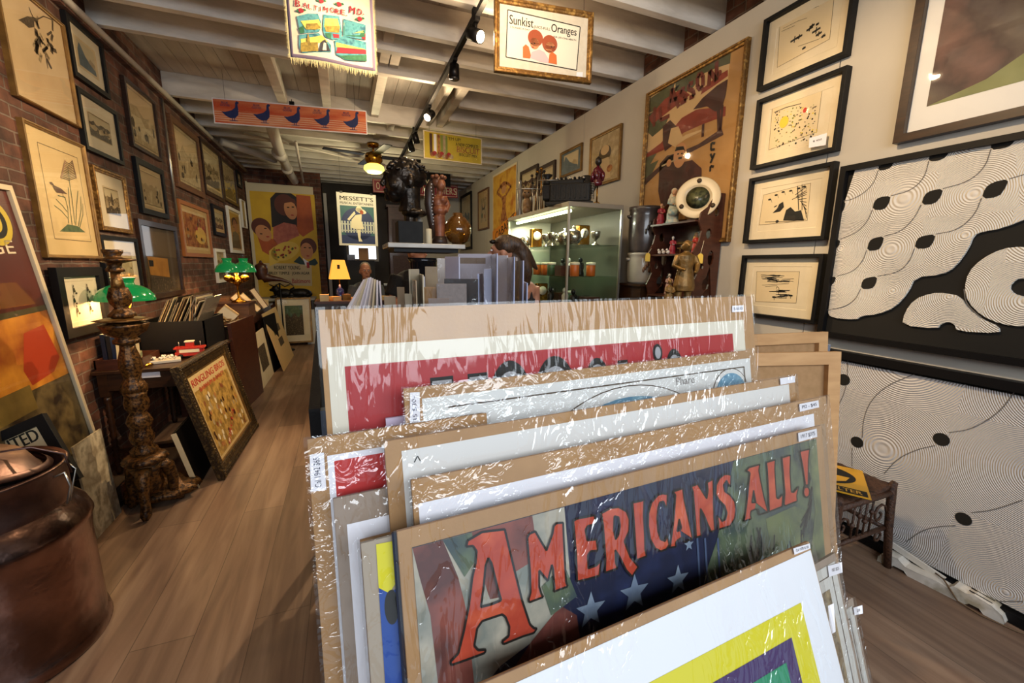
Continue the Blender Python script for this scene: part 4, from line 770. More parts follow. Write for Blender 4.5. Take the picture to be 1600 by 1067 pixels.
def stretcher(label, q, YL, YR, hgt, group):
    P = on(*q[0], 1, YL); Q = on(*q[1], 1, YR); z = (P[2]+Q[2])/2; U = Vector((Q[0]-P[0], Q[1]-P[1], 0)); w = U.length/2; hgt = (z-.564)*1.007
    PL = Plane(((P[0]+Q[0])/2, (YL+YR)/2-.06*hgt, z-hgt/2), U, (0, .12, 1)); r = E('stretched_canvas', label, 'canvas', group=group); r.matrix_world = PL.mat()
    mb = MB(); ring(mb, 2*w, hgt, [(0, 0), (0, -.02), (.045, -.02), (.045, 0)], MAPLE); mb.build('stretcher_frame', r)
    MB().bx(-w, w, 0, .003, -hgt/2, hgt/2, CANV).build('canvas', r)
stretcher('pale wooden stretcher frame seen from behind, right of the map print', [(1100, 537), (1303, 562)], 1.08, .92, .62, 'turned canvases')
stretcher('film-wrapped stretcher standing behind the other turned canvas', [(1100, 508), (1284, 532)], 1.22, 1.12, .66, 'turned canvases')
vboard('grey_artboard', 'grey board edge sticking out furthest right of the turned canvases', [(1180, 532), (1297, 548)], 1.36, 1.28, 1.245, M('blue_grey_board', '#7d8496', .6), .012, base=M('blue_grey_board'))
t = E('print_trestle', 'dark low trestle carrying the turned canvases behind the front bin', 'stand')
MB().bx(.84, 1.42, .92, 1.30, .52, .56, BLACK).build('shelf', t)
for x in (.87, 1.39):
    for y in (.95, 1.27): MB().bx(x-.02, x+.02, y-.02, y+.02, 0, .52, BLACK).build('leg', t)
# ------------------------------------------------------------------ things hanging from the joists
def hang(tl, tr, bl, W_):
    a = ray(*tl); b = ray(*tr); k = a[2]/b[2]; d = b*k-a; ta = W_/math.hypot(d[0], d[1]); P = CP+a*ta; Q = CP+b*(ta*k); U = (Q-P); U.z = 0
    pl = Plane((P+Q)/2, U, (0, 0, 1)); h = -pl.uv(*bl)[1]; pl.o = pl.o-Vector((0, 0, h/2)); return pl, W_, h
def wires(name, label, pts):
    for a, b in pts: solo(MB().tube([a, b], .0015, BLACKM, 6), name, label, 'wire', group='thin wires holding up the hanging signs')
PL, w_, h_ = hang((330.5, 152), (572.5, 173), (336, 192.5), 1.56)
r = E('hanging_banner', 'long orange banner with five dark blue geese hanging from a ceiling joist', 'banner'); r.matrix_world = PL.mat()
MB().bx(-w_/2, w_/2, 0, .003, -h_/2, h_/2, WHITE).build('backing', r)
a = Art(); OB = M('orange_banner', '#d4663c', .5, mix=['#c8502e', '#e08a5c', '#e9b08a'], scale=2.5, stretch=(.6, 1, 4), contrast=.5)
a.rect(OB, -w_/2+.01, -h_/2+.01, w_/2-.01, h_/2-.012, 1)
for k in range(5): a.rect(M('banner_stripe', '#e9c9b0', .5), -w_/2+.01, -h_/2+.03+.022*k, w_/2-.01, -h_/2+.035+.022*k, 2)
GB = M('goose_blue', '#1e2f66', .5)
for i in range(5):
    cx = -w_/2+.18+i*.305; g = [(-.1, .0), (-.06, .0), (0, .02), (.035, .05), (.04, .1), (.055, .115), (.075, .105), (.072, .09), (.06, .085), (.065, .03), (.06, -.02), (.03, -.055), (-.02, -.06), (-.06, -.04)]
    a.poly(GB, [(cx+x, y-.005) for x, y in g], 4); a.line(GB, [(cx, -.06), (cx+.0, -.085)], .008, 4); a.line(GB, [(cx+.02, -.06), (cx+.02, -.085)], .008, 4); a.line(GB, [(cx-.03, -.088), (cx+.05, -.088)], .006, 4)
    a.text(GB, 'BLUE', cx-.06, .085, .02, 4, bold=.02); a.text(GB, 'GOOSE', cx-.06, .06, .02, 4, bold=.02)
a.build('print', r, -.0005); mb = MB(); mb.add([(-w_/2, -.006, -h_/2), (w_/2, -.006, -h_/2), (w_/2, -.006, h_/2), (-w_/2, -.006, h_/2)], [(0, 1, 2, 3)], FILM1); mb.build('plastic_sleeve', r)
mb = MB().box((0, 0, h_/2+.01), (.05, .02, .035), BLACKM); mb.tube([(0, 0, h_/2+.02), (0, 0, h_/2+.05)], .004, BLACKM); mb.build('bulldog_clip', r)
wires('banner_string', 'thin dark string holding an end of the goose banner', [(PL.o+PL.U*s_*w_*.42+Vector((0, 0, h_/2-.01)), PL.o+PL.U*s_*w_*.42+Vector((0, 0, ZB-PL.o[2]))) for s_ in (-1, 1)])
PL, w_, h_ = hang((772, -6), (927, 21), (768.5, 112), .66); pb = on(916, 136, 1, PL.o[1])
def a_sun(a, w, h, PL):
    c = lambda pts: PL.uvs(crop(765, 0, 7.624, pts)); a.rect(M('speckled_mat', '#cfc6b4', .8, mix='#d8d0c0', scale=30), -w, -h, w, h, 1)
    q = c([(215, 118), (1078, 322), (1035, 838), (195, 680)]); a.poly(M('sign_paper', '#e6dfcf', .7), q, 2); a.line(INK, q, .006, 3, True)
    u0, u1 = c([(240, 240), (525, 290)]); rot = math.atan2(u1[1]-u0[1], u1[0]-u0[0])
    def T(t, x, y, hh, ww): p = c([(x, y), (x+100, y)]); a.text(INK, t, *p[0], hh*(p[1][0]-p[0][0])/100, 4, w=ww*(p[1][0]-p[0][0])/100, rot=rot, bold=.015)
    T('Sunkist', 380, 255, 95, 285); T('JUICE-FULL', 625, 340, 36, 195); T('Oranges', 885, 372, 105, 300); T('2 GLASSES A DAY', 360, 340, 18, 240); T('FOR LIFE LONG HEALTH', 895, 460, 18, 270)
    HR = M('auburn_print', '#9c4a2a', .7); SK = M('peach_print', '#d08a5c', .7); LI = M('lilac_print', '#c9b3b8', .7)
    a.poly(LI, c([(480, 690), (500, 620), (590, 590), (650, 620), (700, 700), (800, 770), (600, 740)]), 4)
    for x, y, rx, ry, m in ((545, 455, 90, 100, HR), (535, 520, 55, 70, SK), (715, 525, 90, 105, HR), (720, 570, 58, 68, SK)):
        p = c([(x, y), (x+rx, y), (x, y-ry)]); a.ell(m, *p[0], p[1][0]-p[0][0], math.dist(p[2], p[0]), 5)
    for x, y, dx in ((500, 520, 0), (735, 560, 0)):
        for ex in (0, 34): p = c([(x+ex, y)])[0]; a.ell(INK, *p, .006, .003, 6, 8)
        p = c([(x+14, y+45)])[0]; a.ell(RED, *p, .008, .003, 6, 8)
    a.poly(M('orange_hand', '#c86a34', .7), c([(395, 560), (430, 530), (465, 560), (490, 660), (480, 700), (395, 690)]), 6); a.poly(M('orange_hand'), c([(710, 650), (745, 620), (795, 660), (800, 770), (700, 750)]), 6)
    a.poly(WHITE, c([(1035, 860), (1110, 860), (1105, 960), (1030, 925)]), 4)
picture('framed_sign', 'gold-framed orange-juice sign of two children hanging from the ceiling', PL, w_, h_, .035, .03, GOLD, 0, None, WMAT, a_sun, ornate=1)
wires('hanging_wire', 'thin dark wire holding a framed sign up to a joist', [(PL.o+PL.U*s_*w_*.4+Vector((0, 0, h_/2)), PL.o+PL.U*s_*w_*.4+Vector((0, .02, ZB-PL.o[2]))) for s_ in (-1, 1)])
PL, w_, h_ = hang((661, 203), (752.5, 216.5), (659, 247), .8)
r = E('hanging_sign', 'yellow biscuit advertising sign hanging past the end of the track lights', 'sign'); r.matrix_world = PL.mat()
MB().bx(-w_/2, w_/2, 0, .006, -h_/2, h_/2, M('yellow_card', '#cdb93a', .5)).build('sign_board', r)
mb = MB(); ring(mb, w_, h_, [(0, .008), (0, -.008), (.012, -.008), (.012, .008)], CREAM); mb.build('frame', r)
a = Art(); YB = M('mustard_print', '#c9b02c', .5, mix='#b8a024', scale=6); a.rect(YB, -w_/2+.012, -h_/2+.012, w_/2-.012, h_/2-.012, 1)
a.rect(M('green_stripe', '#7d8a3a', .5), -w_*.22, -h_/2+.05, -w_*.1, h_/2-.03, 2)
for k, x in enumerate((-.4, -.33, -.27, -.18)): a.rect([MAHOG, WHITE, M('rust_print'), SEP][k], w_*x, -h_*.3, w_*(x+.045), h_*.42, 3)
for k in range(9): a.ell([M('rust_print'), RED, SEP][k % 3], w_*(-.36+.04*k), -h_*.32+h_*.05*sin(k*2), .03, .03, 4)
a.text(INK, "'EM UP!", w_*.02, h_*.33, .04, 4); a.text(INK, 'A NEW COMPLETE', w_*.24, h_*.16, .042, 4, w=w_*.4, bold=.02); a.text(M('rust_print'), 'BISCUIT', w_*.26, -h_*.02, .075, 4, w=w_*.4, bold=.03); a.text(INK, 'BISCUIT MIX', w_*.26, -h_*.2, .038, 4, w=w_*.32, bold=.02)
a.build('print', r, -.002); mb = MB(); mb.add([(-w_/2, -.01, -h_/2), (w_/2, -.01, -h_/2), (w_/2, -.01, h_/2), (-w_/2, -.01, h_/2)], [(0, 1, 2, 3)], FILM1); mb.build('plastic_sleeve', r)
wires('hanging_wire', 'thin dark wire holding the yellow biscuit sign', [(PL.o+PL.U*s_*w_*.4+Vector((0, 0, h_/2-.01)), PL.o+PL.U*s_*w_*.4+Vector((0, 0, ZB-PL.o[2]))) for s_ in (-1, 1)])
PL, w_, h_ = hang((525, 299.5), (587, 305), (529, 383), .64)
r = E('hanging_poster', 'blue and white poster of a dancing girl in a sun hat, hanging at back', 'poster'); r.matrix_world = PL.mat()
MB().bx(-w_/2, w_/2, 0, .004, -h_/2, h_/2, M('off_white_stock', '#cdc8bb', .6)).build('backing', r)
a = Art(); N2 = M('poster_navy', '#22305c', .6); TE = M('poster_teal', '#2f5a5e', .6); a.rect(TE, -w_*.43, -h_*.46, w_*.43, h_*.26, 1); a.ell(N2, 0, -h_*.08, w_*.42, w_*.42, 2, 40); a.rect(N2, -w_*.43, -h_*.46, w_*.43, -h_*.3, 2)
for k in range(12): x = -w_*.42+k*w_*.073; a.rect(M('fence_white', '#b9bcb0', .6), x, -h_*.25, x+w_*.04, -h_*.03, 3)
a.rect(M('fence_white'), -w_*.43, -h_*.1, w_*.43, -h_*.08, 3); a.rect(M('fence_white'), -w_*.43, -h_*.22, w_*.43, -h_*.2, 3)
DW = M('dress_white', '#d9cfae', .6); a.poly(DW, [(-.03, .08), (-.1, -.0), (-.12, -.13), (.0, -.17), (.1, -.14), (.06, -.02), (.07, .1)], 5); a.poly(DW, [(-.02, -.15), (.04, -.15), (.03, -.3), (.06, -.36), (.0, -.36), (-.01, -.28)], 5); a.poly(DW, [(-.03, .1), (-.14, -.02), (-.17, .0), (-.05, .14)], 5); a.ell(DW, .06, .15, .09, .04, 5, rot=-.3); a.ell(DW, .03, .18, .05, .05, 5); a.ell(M('auburn_print', '#9c4a2a'), .07, .13, .03, .035, 6)
a.text(INK, "MESSETT'S", 0, h_*.4, h_*.08, 4, w=w_*.84, bold=.03); a.text(INK, 'MUSICAL ENTERTAINERS', 0, h_*.31, h_*.045, 4, w=w_*.84, bold=.02); a.build('print', r, -.0005)
for s_ in (-1, 1): MB().box((s_*w_*.38, 0, h_/2+.005), (.04, .02, .03), BLACKM).build('bulldog_clip', r)
wires('hanging_wire', 'thin dark wire holding a sign near the back of the shop', [(PL.o+PL.U*s_*w_*.38+Vector((0, 0, h_/2)), PL.o+PL.U*s_*w_*.38+Vector((0, 0, ZB-PL.o[2]))) for s_ in (-1, 1)])
# souvenir cloth banner with fringe
P = on(441, 0, 1, 3.02); Q = on(586, 0, 1, 3.02); PL = Plane(((P[0]+Q[0])/2+.002, 3.02, 3.0), (1, 0, 0), (0, 0, 1)); w = (Q[0]-P[0])/2-.018; b = on(520, 100, 1, 3.02)[2]-3.0; tp = .33
r = E('cloth_banner', 'fringed souvenir cloth pennant reading BALTIMORE, MD. hanging from a joist', 'banner'); r.matrix_world = PL.mat()
CL = M('cream_cloth', '#c9c1b0', .9, mix='#b9af9c', scale=14); PU = M('mauve_braid', '#6d6076', .85); FR = M('yellowed_fringe', '#bdb488', .9)
def wav(u, v): return .012*sin(u*14+v*3)+.008*sin(v*9)
mb = MB(); nx, nz = 30, 30; vs = [(-w+2*w*i/nx, wav(-w+2*w*i/nx, b+(tp-b)*j/nz), b+(tp-b)*j/nz) for j in range(nz+1) for i in range(nx+1)]
fs = [(j*(nx+1)+i, j*(nx+1)+i+1, (j+1)*(nx+1)+i+1, (j+1)*(nx+1)+i) for j in range(nz) for i in range(nx)]
mb.add(vs, fs, CL, True); mb.m = [mb.mi(PU) if (k % nx in (0, nx-1) or k < nx) and mb.mi(PU) else 0 for k in range(len(fs))]
o = mb.build('cloth', r); sd = o.modifiers.new('s', 'SOLIDIFY'); sd.thickness = .002
mb = MB(); R = random.Random(2)
for k in range(70): u = -w+2*w*k/69; y = wav(u, b); mb.add([(u-.002, y, b), (u+.003, y, b), (u+R.uniform(-.006, .006), y-.004, b-R.uniform(.03, .05))], [(0, 1, 2)], FR)
for k in range(100):
    v = b+(tp-b)*k/99
    for s_ in (-1, 1): y = wav(s_*w, v); mb.add([(s_*w, y, v-.002), (s_*w, y, v+.003), (s_*(w+R.uniform(.012, .022)), y, v-.004)], [(0, 1, 2)], FR)
tag(mb.build('fringe', r), kind='stuff')
a = Art(); c = lambda pts: PL.uvs(crop(430, 0, 8.206, pts)); ar = lambda m, pts, l: a.poly(m, c(pts), l)
SKY = M('cloth_teal', '#2f6d78', .85, mix=['#4c8a92', '#28586a'], scale=30); YC = M('cloth_yellow', '#b8a238', .85, mix=['#c9b65a', '#8f8a4a'], scale=40, contrast=.4); GN = M('cloth_green', '#2f6a48', .8, mix='#23503a', scale=60); RD = M('cloth_red', '#8a2430', .85); BK = M('cloth_dark', '#2c2c34', .8); BR = M('cloth_brown', '#a08a3a', .8, mix='#6a5a2a', scale=60)
for x, y, rr, t in ((290, 60, 80, 'B'), (385, 85, 60, 'A'), (450, 105, 60, 'L'), (520, 120, 62, 'T'), (580, 130, 62, 'I'), (650, 130, 66, 'M'), (735, 130, 66, 'O'), (800, 145, 66, 'R'), (868, 150, 66, 'E'), (918, 190, 14, '.'), (990, 120, 88, 'M'), (1085, 148, 70, 'D'), (1132, 182, 14, '.')):
    p = c([(x, y), (x+100, y)]); s_ = (p[1][0]-p[0][0])/100; a.text(RD, t, *p[0], rr*s_, 4, bold=.03, rot=-.12, w=(rr*s_*.8 if t not in '.I' else None))
for q1, col2 in (([(280, 225), (420, 195), (550, 195), (590, 300), (585, 400), (560, 440), (330, 450), (300, 330)], 0), ([(875, 235), (1160, 320), (1160, 520), (1100, 505), (870, 470)], 0), ([(310, 460), (560, 450), (620, 500), (720, 600), (720, 690), (350, 690), (310, 620)], 0), ([(760, 540), (870, 470), (1165, 545), (1175, 790), (900, 780), (780, 720)], 0)): ar(SKY, q1, 2)
ar(SKY, [(620, 200), (820, 205), (840, 300), (860, 430), (850, 500), (740, 530), (640, 500), (610, 400)], 2)
for pts in ([(330, 290), (560, 270), (590, 340), (585, 400), (400, 400)], [(880, 290), (1100, 320), (1150, 420), (880, 440)], [(330, 520), (600, 480), (680, 560), (340, 600)], [(780, 560), (900, 530), (1100, 590), (1160, 640), (780, 620)], [(640, 250), (800, 240), (830, 360), (630, 370)]): ar(YC, pts, 3)
for m_, pts in ((BR, [(400, 330), (540, 320), (590, 380), (520, 410), (400, 400)]), (GN, [(300, 380), (370, 350), (380, 440), (330, 450)]), (GN, [(880, 350), (930, 330), (1000, 420), (1060, 370), (1150, 400), (1150, 480), (880, 460)]), (RD, [(1110, 460), (1155, 430), (1160, 520), (1110, 500)]), (BR, [(330, 570), (410, 560), (410, 520), (425, 440), (445, 520), (450, 570), (550, 570), (555, 680), (330, 680)]), (BK, [(560, 680), (600, 560), (640, 530), (680, 600), (710, 680)]), (CL, [(610, 670), (625, 570), (655, 580), (660, 670)]), (RD, [(780, 700), (800, 620), (1040, 600), (1050, 540), (1065, 600), (1165, 650), (1165, 700)]), (GN, [(810, 730), (1170, 710), (1170, 790), (900, 775)]), (GN, [(640, 450), (720, 440), (720, 520), (660, 500)]), (RD, [(740, 450), (820, 450), (820, 500), (750, 500)]), (BR, [(640, 350), (830, 340), (820, 430), (650, 430)])): ar(m_, pts, 4)
for x, y in ((335, 155), (590, 20), (820, 45), (1085, 240)): p = c([(x, y)])[0]; a.ell(RD, *p, .014, .013, 5); a.ell(GN, p[0]+.018, p[1]+.006, .01, .006, 4); a.ell(GN, p[0]-.017, p[1]-.004, .01, .006, 4)
o = a.build('print', r, 0)
for v in o.data.vertices: v.co.y += wav(v.co.x, v.co.z)-.006
# lighting track with heads
t = E('lighting_track', 'long black lighting track fixed under the joists', 'lighting track')
MB().bx(.928, .962, .3, 7.35, 3.225, 3.262, BLACK).build('track_bar', t); MB().bx(.62, 1.28, 7.34, 7.38, 3.215, 3.262, BLACK).build('end_bar', t)
for y in (1.0, 3.14, 5.92): MB().bx(.935, .955, y-.02, y+.02, 3.25, ZJ+.01, BLACK).build('hanger', t)
LAMPM = M('lit_lamp_face', '#fff0d0', .4, emit=40, ecol='#ffd9a0')
def head(label, y, aim, lit, energy=0, group=None):
    t = E('track_light', label, 'spotlight', (.945, y, 3.225), group=group); mb = MB(); mb.tube([(0, 0, 0), (0, 0, -.07)], .012, BLACK); mb.box((0, 0, -.005), (.035, .1, .03), BLACK); mb.build('bracket', t)
    d = (Vector(aim)-Vector((.945, y, 3.13))).normalized(); q = d.to_track_quat('Z', 'Y'); c0 = Vector((0, 0, -.095)); mb = MB()
    mb.lathe([(.02, -.075), (.042, -.06), (.044, .05)], c0, BLACKM, 20, axis=d); mb.build('lamp_can', t)
    MB().lathe([(.037, .051), (.0, .054)], c0, LAMPM if lit else M('dark_lens', '#2a2a2c', .2), 20, axis=d).build('lens', t)
    if lit:
        l = light('track_spot', 'SPOT', Vector((.945, y, 3.13))+d*.09, energy, WARM, None, spot_size=radians(72), spot_blend=.7, shadow_soft_size=.03); l.rotation_euler = d.to_track_quat('-Z', 'Y').to_euler()
        light('track_spot_fill', 'POINT', Vector((.945, y, 3.13))+d*.10, energy*.10, WARM, shadow_soft_size=.03)  # added all-round fill at the lit head, warms room and ceiling
head('lit track spotlight pointing back to the right, nearest on the track', 3.10, (2.6, .4, 1.5), True, 130)
head('unlit track spotlight hanging between the two lit ones', 3.72, (.8, 3.3, 0), False)
head('lit track spotlight halfway along the track', 4.82, (-.9, 3.2, 1.2), True, 260)
head('unlit track spotlight beyond the halfway lit one', 5.75, (1.6, 5.9, .5), False)
head('unlit track spotlight nearest the far end of the track', 6.15, (1.4, 5.6, .5), False)
head('lit track spotlight above the front window end, aimed at the ink drawings', 1.5, (2.72, 1.7, 1.9), True, 110)
head('lit track spotlight near the shopfront aimed at the left brick wall', 2.1, (-1.7, 3.9, 1.9), True, 260)
# ceiling fan with glass shade
fc = on(583, 230, 1, 6.9)
t = E('ceiling_fan', 'brass ceiling fan with a glowing yellow glass shade', 'fan', (fc[0], 6.9, 0)); z0 = on(585, 262, 1, 6.9)[2]
MB().lathe([(.07, ZJ-.06), (.085, ZJ-.03), (.085, ZJ)], (0, 0, 0), BRASS).build('ceiling_rose', t); MB().tube([(0, 0, ZJ-.05), (0, 0, z0+.2)], .014, BRASS).build('rod', t)
MB().lathe([(.05, z0+.22), (.12, z0+.19), (.13, z0+.1), (.1, z0+.06), (.1, z0+.03)], (0, 0, 0), BRASS).build('motor_housing', t)
MB().lathe([(.09, z0+.05), (.14, z0+.02), (.15, z0-.03), (.1, z0-.075), (0, z0-.085)], (0, 0, 0), M('lit_opal_glass', '#e8e07a', .3, emit=2.2, ecol='#e6dc62')).build('glass_shade', t)
for k in range(4): an = radians(12+90*k); mb = MB(); mb.box(Vector((cos(an)*.42, sin(an)*.42, z0+.17)), (.56, .12, .01), BLACK, Matrix.Rotation(an, 3, 'Z')); mb.build('blade', t)
light('fan_lamp', 'POINT', (fc[0], 6.9, z0-.14), 60, (1, .85, .5), shadow_soft_size=.1)
# ------------------------------------------------------------------ far end of the shop
PLp = Plane((-1.08, 9.66, 1.9), (1, 0, 0), (0, .01, 1)); c = lambda pts: PLp.uvs(crop(380, 280, 5.338, pts))
r = E('film_poster', 'tall yellow film poster of a woman and two men at the far left end', 'poster'); r.matrix_world = PLp.mat(); q = c([(25, 20), (580, 70), (640, 1060), (100, 1060)])
x0, x1, y1 = q[0][0]+.01, q[1][0], (q[0][1]+q[1][1])/2; y0 = -1.12
MB().bx(x0, x1, 0, .012, y0, y1, M('poster_margin', '#cfc3a6', .7)).build('backing', r)
mb = MB(); mb.bx(x0-.03, x0, -.012, .012, y0, y1+.02, M('poster_margin')); mb.build('left_edge_strip', r)
a = Art(); YP = M('film_poster_yellow', '#dcb42c', .6, mix='#cfa42a', scale=4); PK = M('film_skin', '#c98a5c', .6); HRd = M('film_hair', '#5a2a1c', .6); OR = M('film_orange', '#b85a28', .6, mix='#a04a22', scale=5)
q = c([(50, 95), (595, 100)]); a.rect(YP, q[0][0], y0+.02, q[1][0]-.01, q[0][1], 1)
pl = lambda m, pts, l: a.poly(m, c(pts), l)
pl(OR, [(440, 130), (560, 140), (590, 420), (500, 480), (450, 440)], 2); pl(M('film_black', '#231a18', .6), [(225, 160), (270, 112), (400, 118), (445, 150), (450, 400), (240, 400)], 2)
pl(M('film_pink', '#c4735c', .6, mix='#a8584a', scale=12), [(250, 400), (340, 360), (440, 380), (470, 470), (400, 500), (300, 560), (250, 500)], 3)
for x, y, rx, ry, m_, l, ro in ((345, 215, 85, 90, HRd, 4, 0), (395, 255, 52, 82, PK, 5, .15), (150, 400, 80, 78, HRd, 4, .4), (170, 450, 62, 72, PK, 5, .5), (545, 560, 68, 70, HRd, 4, 0), (530, 600, 52, 70, PK, 5, 0)):
    p = c([(x, y), (x+rx, y), (x, y-ry)]); a.ell(m_, *p[0], p[1][0]-p[0][0], abs(p[2][1]-p[0][1]), l, rot=ro)
for x, y in ((375, 235), (415, 232), (150, 455), (185, 410), (515, 570), (555, 572)): p = c([(x, y)])[0]; a.ell(INK, *p, .026, .012, 6, 10)
for x, y in ((410, 300), (205, 480), (540, 640)): p = c([(x, y)])[0]; a.ell(RED, *p, .03, .012, 6, 10)
pl(OR, [(120, 480), (260, 500), (300, 560), (230, 640), (160, 600)], 3); pl(HRd, [(380, 150), (430, 170), (445, 215), (400, 190), (340, 200)], 6)
p = c([(350, 600)])[0]; a.ell(M('film_fan', '#e3c052', .6), *p, .27, .17, 6, 30, .45); a.poly(M('film_fan'), c([(215, 600), (260, 560), (300, 690), (220, 725)]), 6)
R = random.Random(3)
for k in range(22): an = R.uniform(0, 6.28); rr = R.uniform(.3, .85); a.ell([OR, RED, M('film_leaf', '#5c6a34', .6)][k % 3], p[0]+.25*rr*cos(an), p[1]+.14*rr*sin(an)+.06*cos(an), .02, .022, 7, 8)
pl(M('film_suit', '#1f3a3a', .6), [(420, 690), (470, 640), (520, 700), (600, 660), (625, 700), (600, 720), (480, 710)], 3); pl(WHITE, [(495, 655), (545, 690), (550, 720), (520, 720)], 4); pl(RED, [(528, 690), (550, 695), (555, 740), (530, 740)], 5)
pl(M('film_caption', '#c8b489', .6), [(160, 700), (570, 705), (575, 890), (215, 880)], 2)
def T(m_, t, x, y, hh, ww): p = c([(x, y), (x+100, y)]); s_ = (p[1][0]-p[0][0])/100; a.text(m_, t, *p[0], hh*s_, 6, w=ww*s_, bold=.02)
T(INK, 'ROBERT YOUNG', 368, 737, 34, 215); T(INK, 'SHIRLEY TEMPLE · JOHN AGAR', 375, 787, 34, 360); T(RED, 'Baltimore', 485, 848, 40, 150)
for k in range(4): T(INKB, '........................', 300, 850+k*14, 4, 200)
a.build('print', r, -.0008)
# back room beyond the pier
mb = MB(); mb.bx(-.36, 1.35, 10.4, 10.5, 0, 3.3, DARKW); struct(mb, 'wall_shaded_opening')  # dark-coloured sheet standing in for the unlit corridor opening
struct(MB().bx(1.35, 2.8, 10.4, 10.5, 0, 3.4, PANEL), 'wall_far_panel')
p = on(545, 385, 1, 10.35); p2 = on(588, 405, 1, 10.35); p3 = on(510, 345, 1, 10.35)
struct(MB().bx(p[0], p2[0], 10.33, 10.37, p2[2], p[2]+.5, M('daylit_window', '#e8eef2', .3, emit=2.2, ecol='#e6eef6')), 'window_1')
mb = MB(); ring(mb, p2[0]-p[0]+.1, p[2]+.5-p2[2]+.1, [(0, .02), (0, -.03), (.05, -.03), (.05, .02)], M('white_trim', '#a8a49c', .5)); o = mb.build('window_frame', bpy.data.objects['window_1']); o.location = ((p[0]+p2[0])/2, 10.33, (p[2]+.5+p2[2])/2)
struct(MB().bx(-.33, -.27, 9.9, 10.0, 0, 3.0, M('white_trim')), 'trim_4')
q0, q1 = on(605, 325, 1, 10.2), on(648, 420, 1, 10.2)
t = E('carved_cabinet', 'tall dark red-brown carved cabinet behind the bronze head', 'cabinet'); MB().bx(q0[0], q1[0]+.1, 10.0, 10.38, 0, q0[2], MAHOG).build('body', t)
for k in range(3): MB().bx(q0[0]+.06, q1[0]+.04, 9.985, 10.0, .25+k*.8, .95+k*.8, M('dark_carving', '#3a1c12', .5, bump=.8, bscale=30)).build('panel', t)
MB().bx(q0[0]-.04, q1[0]+.14, 9.97, 10.38, q0[2], q0[2]+.05, MAHOG).build('cornice', t)
a0, a1 = on(582, 279, 1, 9.3), on(715, 307, 1, 9.3); zt = on(582, 278, 1, 9.3)[2]; zc = (on(590, 290, 1, 9.3)[2]+on(703, 299, 1, 9.3)[2])/2
PLs = Plane(((a0[0]+a1[0])/2, 9.3, zc), (1, 0, 0), (0, 0, 1)); r = E('letter_sign', 'long red and white lettered sign partly behind the bronze head', 'sign'); r.matrix_world = PLs.mat(); W2 = (a1[0]-a0[0])/2; MB().bx(-W2, W2, 0, .02, -.13, .13, M('sign_red', '#8e2430', .5)).build('sign_board', r)
a = Art(); a.box(CREAM, -W2+.02, -.11, W2-.02, .11, .008, 1)
for ch, px, py in (('O', 590.5, 289), ('T', 655, 297), ('A', 662, 298), ('T', 694, 298), ('E', 699, 298), ('R', 705, 298.5), ('S', 711, 299)): a.text(CREAM, ch, PLs.uv(px, py)[0], 0, .14, 2, w=.07, bold=.01)
a.build('print', r, -.0005)
wires('sign_chain', 'thin dark wire holding the red lettered sign', [((PLs.o[0]+s_*W2*.8, 9.31, zc+.13), (PLs.o[0]+s_*W2*.8, 9.31, ZB)) for s_ in (-1, 1)])
s0, s1 = on(657, 268, 1, 8.6), on(704, 292, 1, 8.6); r = E('hanging_sign', 'black square sign hanging behind the carved wooden figure', 'sign', ((s0[0]+s1[0])/2, 8.6, (s0[2]+s1[2])/2)); w2, h2 = (s1[0]-s0[0])/2, (s0[2]-s1[2])/2
MB().bx(-w2, w2, 0, .02, -h2, h2, BLACK).build('sign_board', r); a = Art(); a.text(CREAM, 'WO', -w2*.5, -h2*.5, .09, 1, bold=.02); a.build('print', r, -.001)
wires('sign_chain', 'thin dark wire holding the black square sign', [((s0[0]+.06, 8.61, s0[2]), (s0[0]+.06, 8.61, ZB)), ((s1[0]-.06, 8.61, s0[2]), (s1[0]-.06, 8.61, ZB))])
# ------------------------------------------------------------------ left side of the shop
def at(px, py, Y): return on(px, py, 1, Y)
def leanfloor(bl, br, tl, xtop, zf=0.0, hmax=None):
    B = on(*bl, 2, zf); C_ = on(*br, 2, zf); T_ = on(*tl, 0, xtop); U = (C_-B); U.z = 0; w = U.length; U.normalize()
    v = T_-B; v = v-U*v.dot(U); h = v.length; V = v.normalized(); return Plane((B+C_)/2+V*h/2, U, V), w, h
# circus poster in an ornate gilt frame
PL, w_, h_ = leanfloor((346, 751), (400, 667), (292, 563), -1.10)
def a_circ(a, w, h, PL):
    a.rect(M('buff_circus_paper', '#cdb27c', .7), -w, -h, w, h, 1); a.rect(M('circus_scene', '#a88438', .7, mix=['#8a6a2a', '#c49c4c', '#7a5a2c'], scale=16, contrast=.5), -w*.88, -h*.92, w*.88, h*.62, 2)
    a.text(REDB, 'RINGLING BROS', 0, h*.8, h*.16, 4, w=w*1.7, bold=.03); a.text(REDB, 'BARNUM & BAILEY', 0, h*.6, h*.1, 4, w=w*1.3, bold=.03); R = random.Random(8)
    for k in range(60): x, y = R.uniform(-.8, .8)*w, R.uniform(-.85, .4)*h; a.ell([MAHOG, M('rust_print'), SEP, CREAM][k % 4], x, y, w*.04, h*.07, 3+k % 2, 8)
    a.text(REDB, 'CIRCUS', 0, -h*.6, h*.12, 5, w=w*.9, rot=.5, bold=.02)
picture('framed_poster', 'circus poster in an ornate dark gilt frame leaning against the desk, standing on the floor', PL, w_, h_, .1, .05, M('dark_bronze_gilt', '#4a3820', .4, .5, mix=['#2e2214', '#6e5630'], scale=40, bump=.4, bscale=90), .0, None, TAN, a_circ, ornate=2, lip=GOLDL)
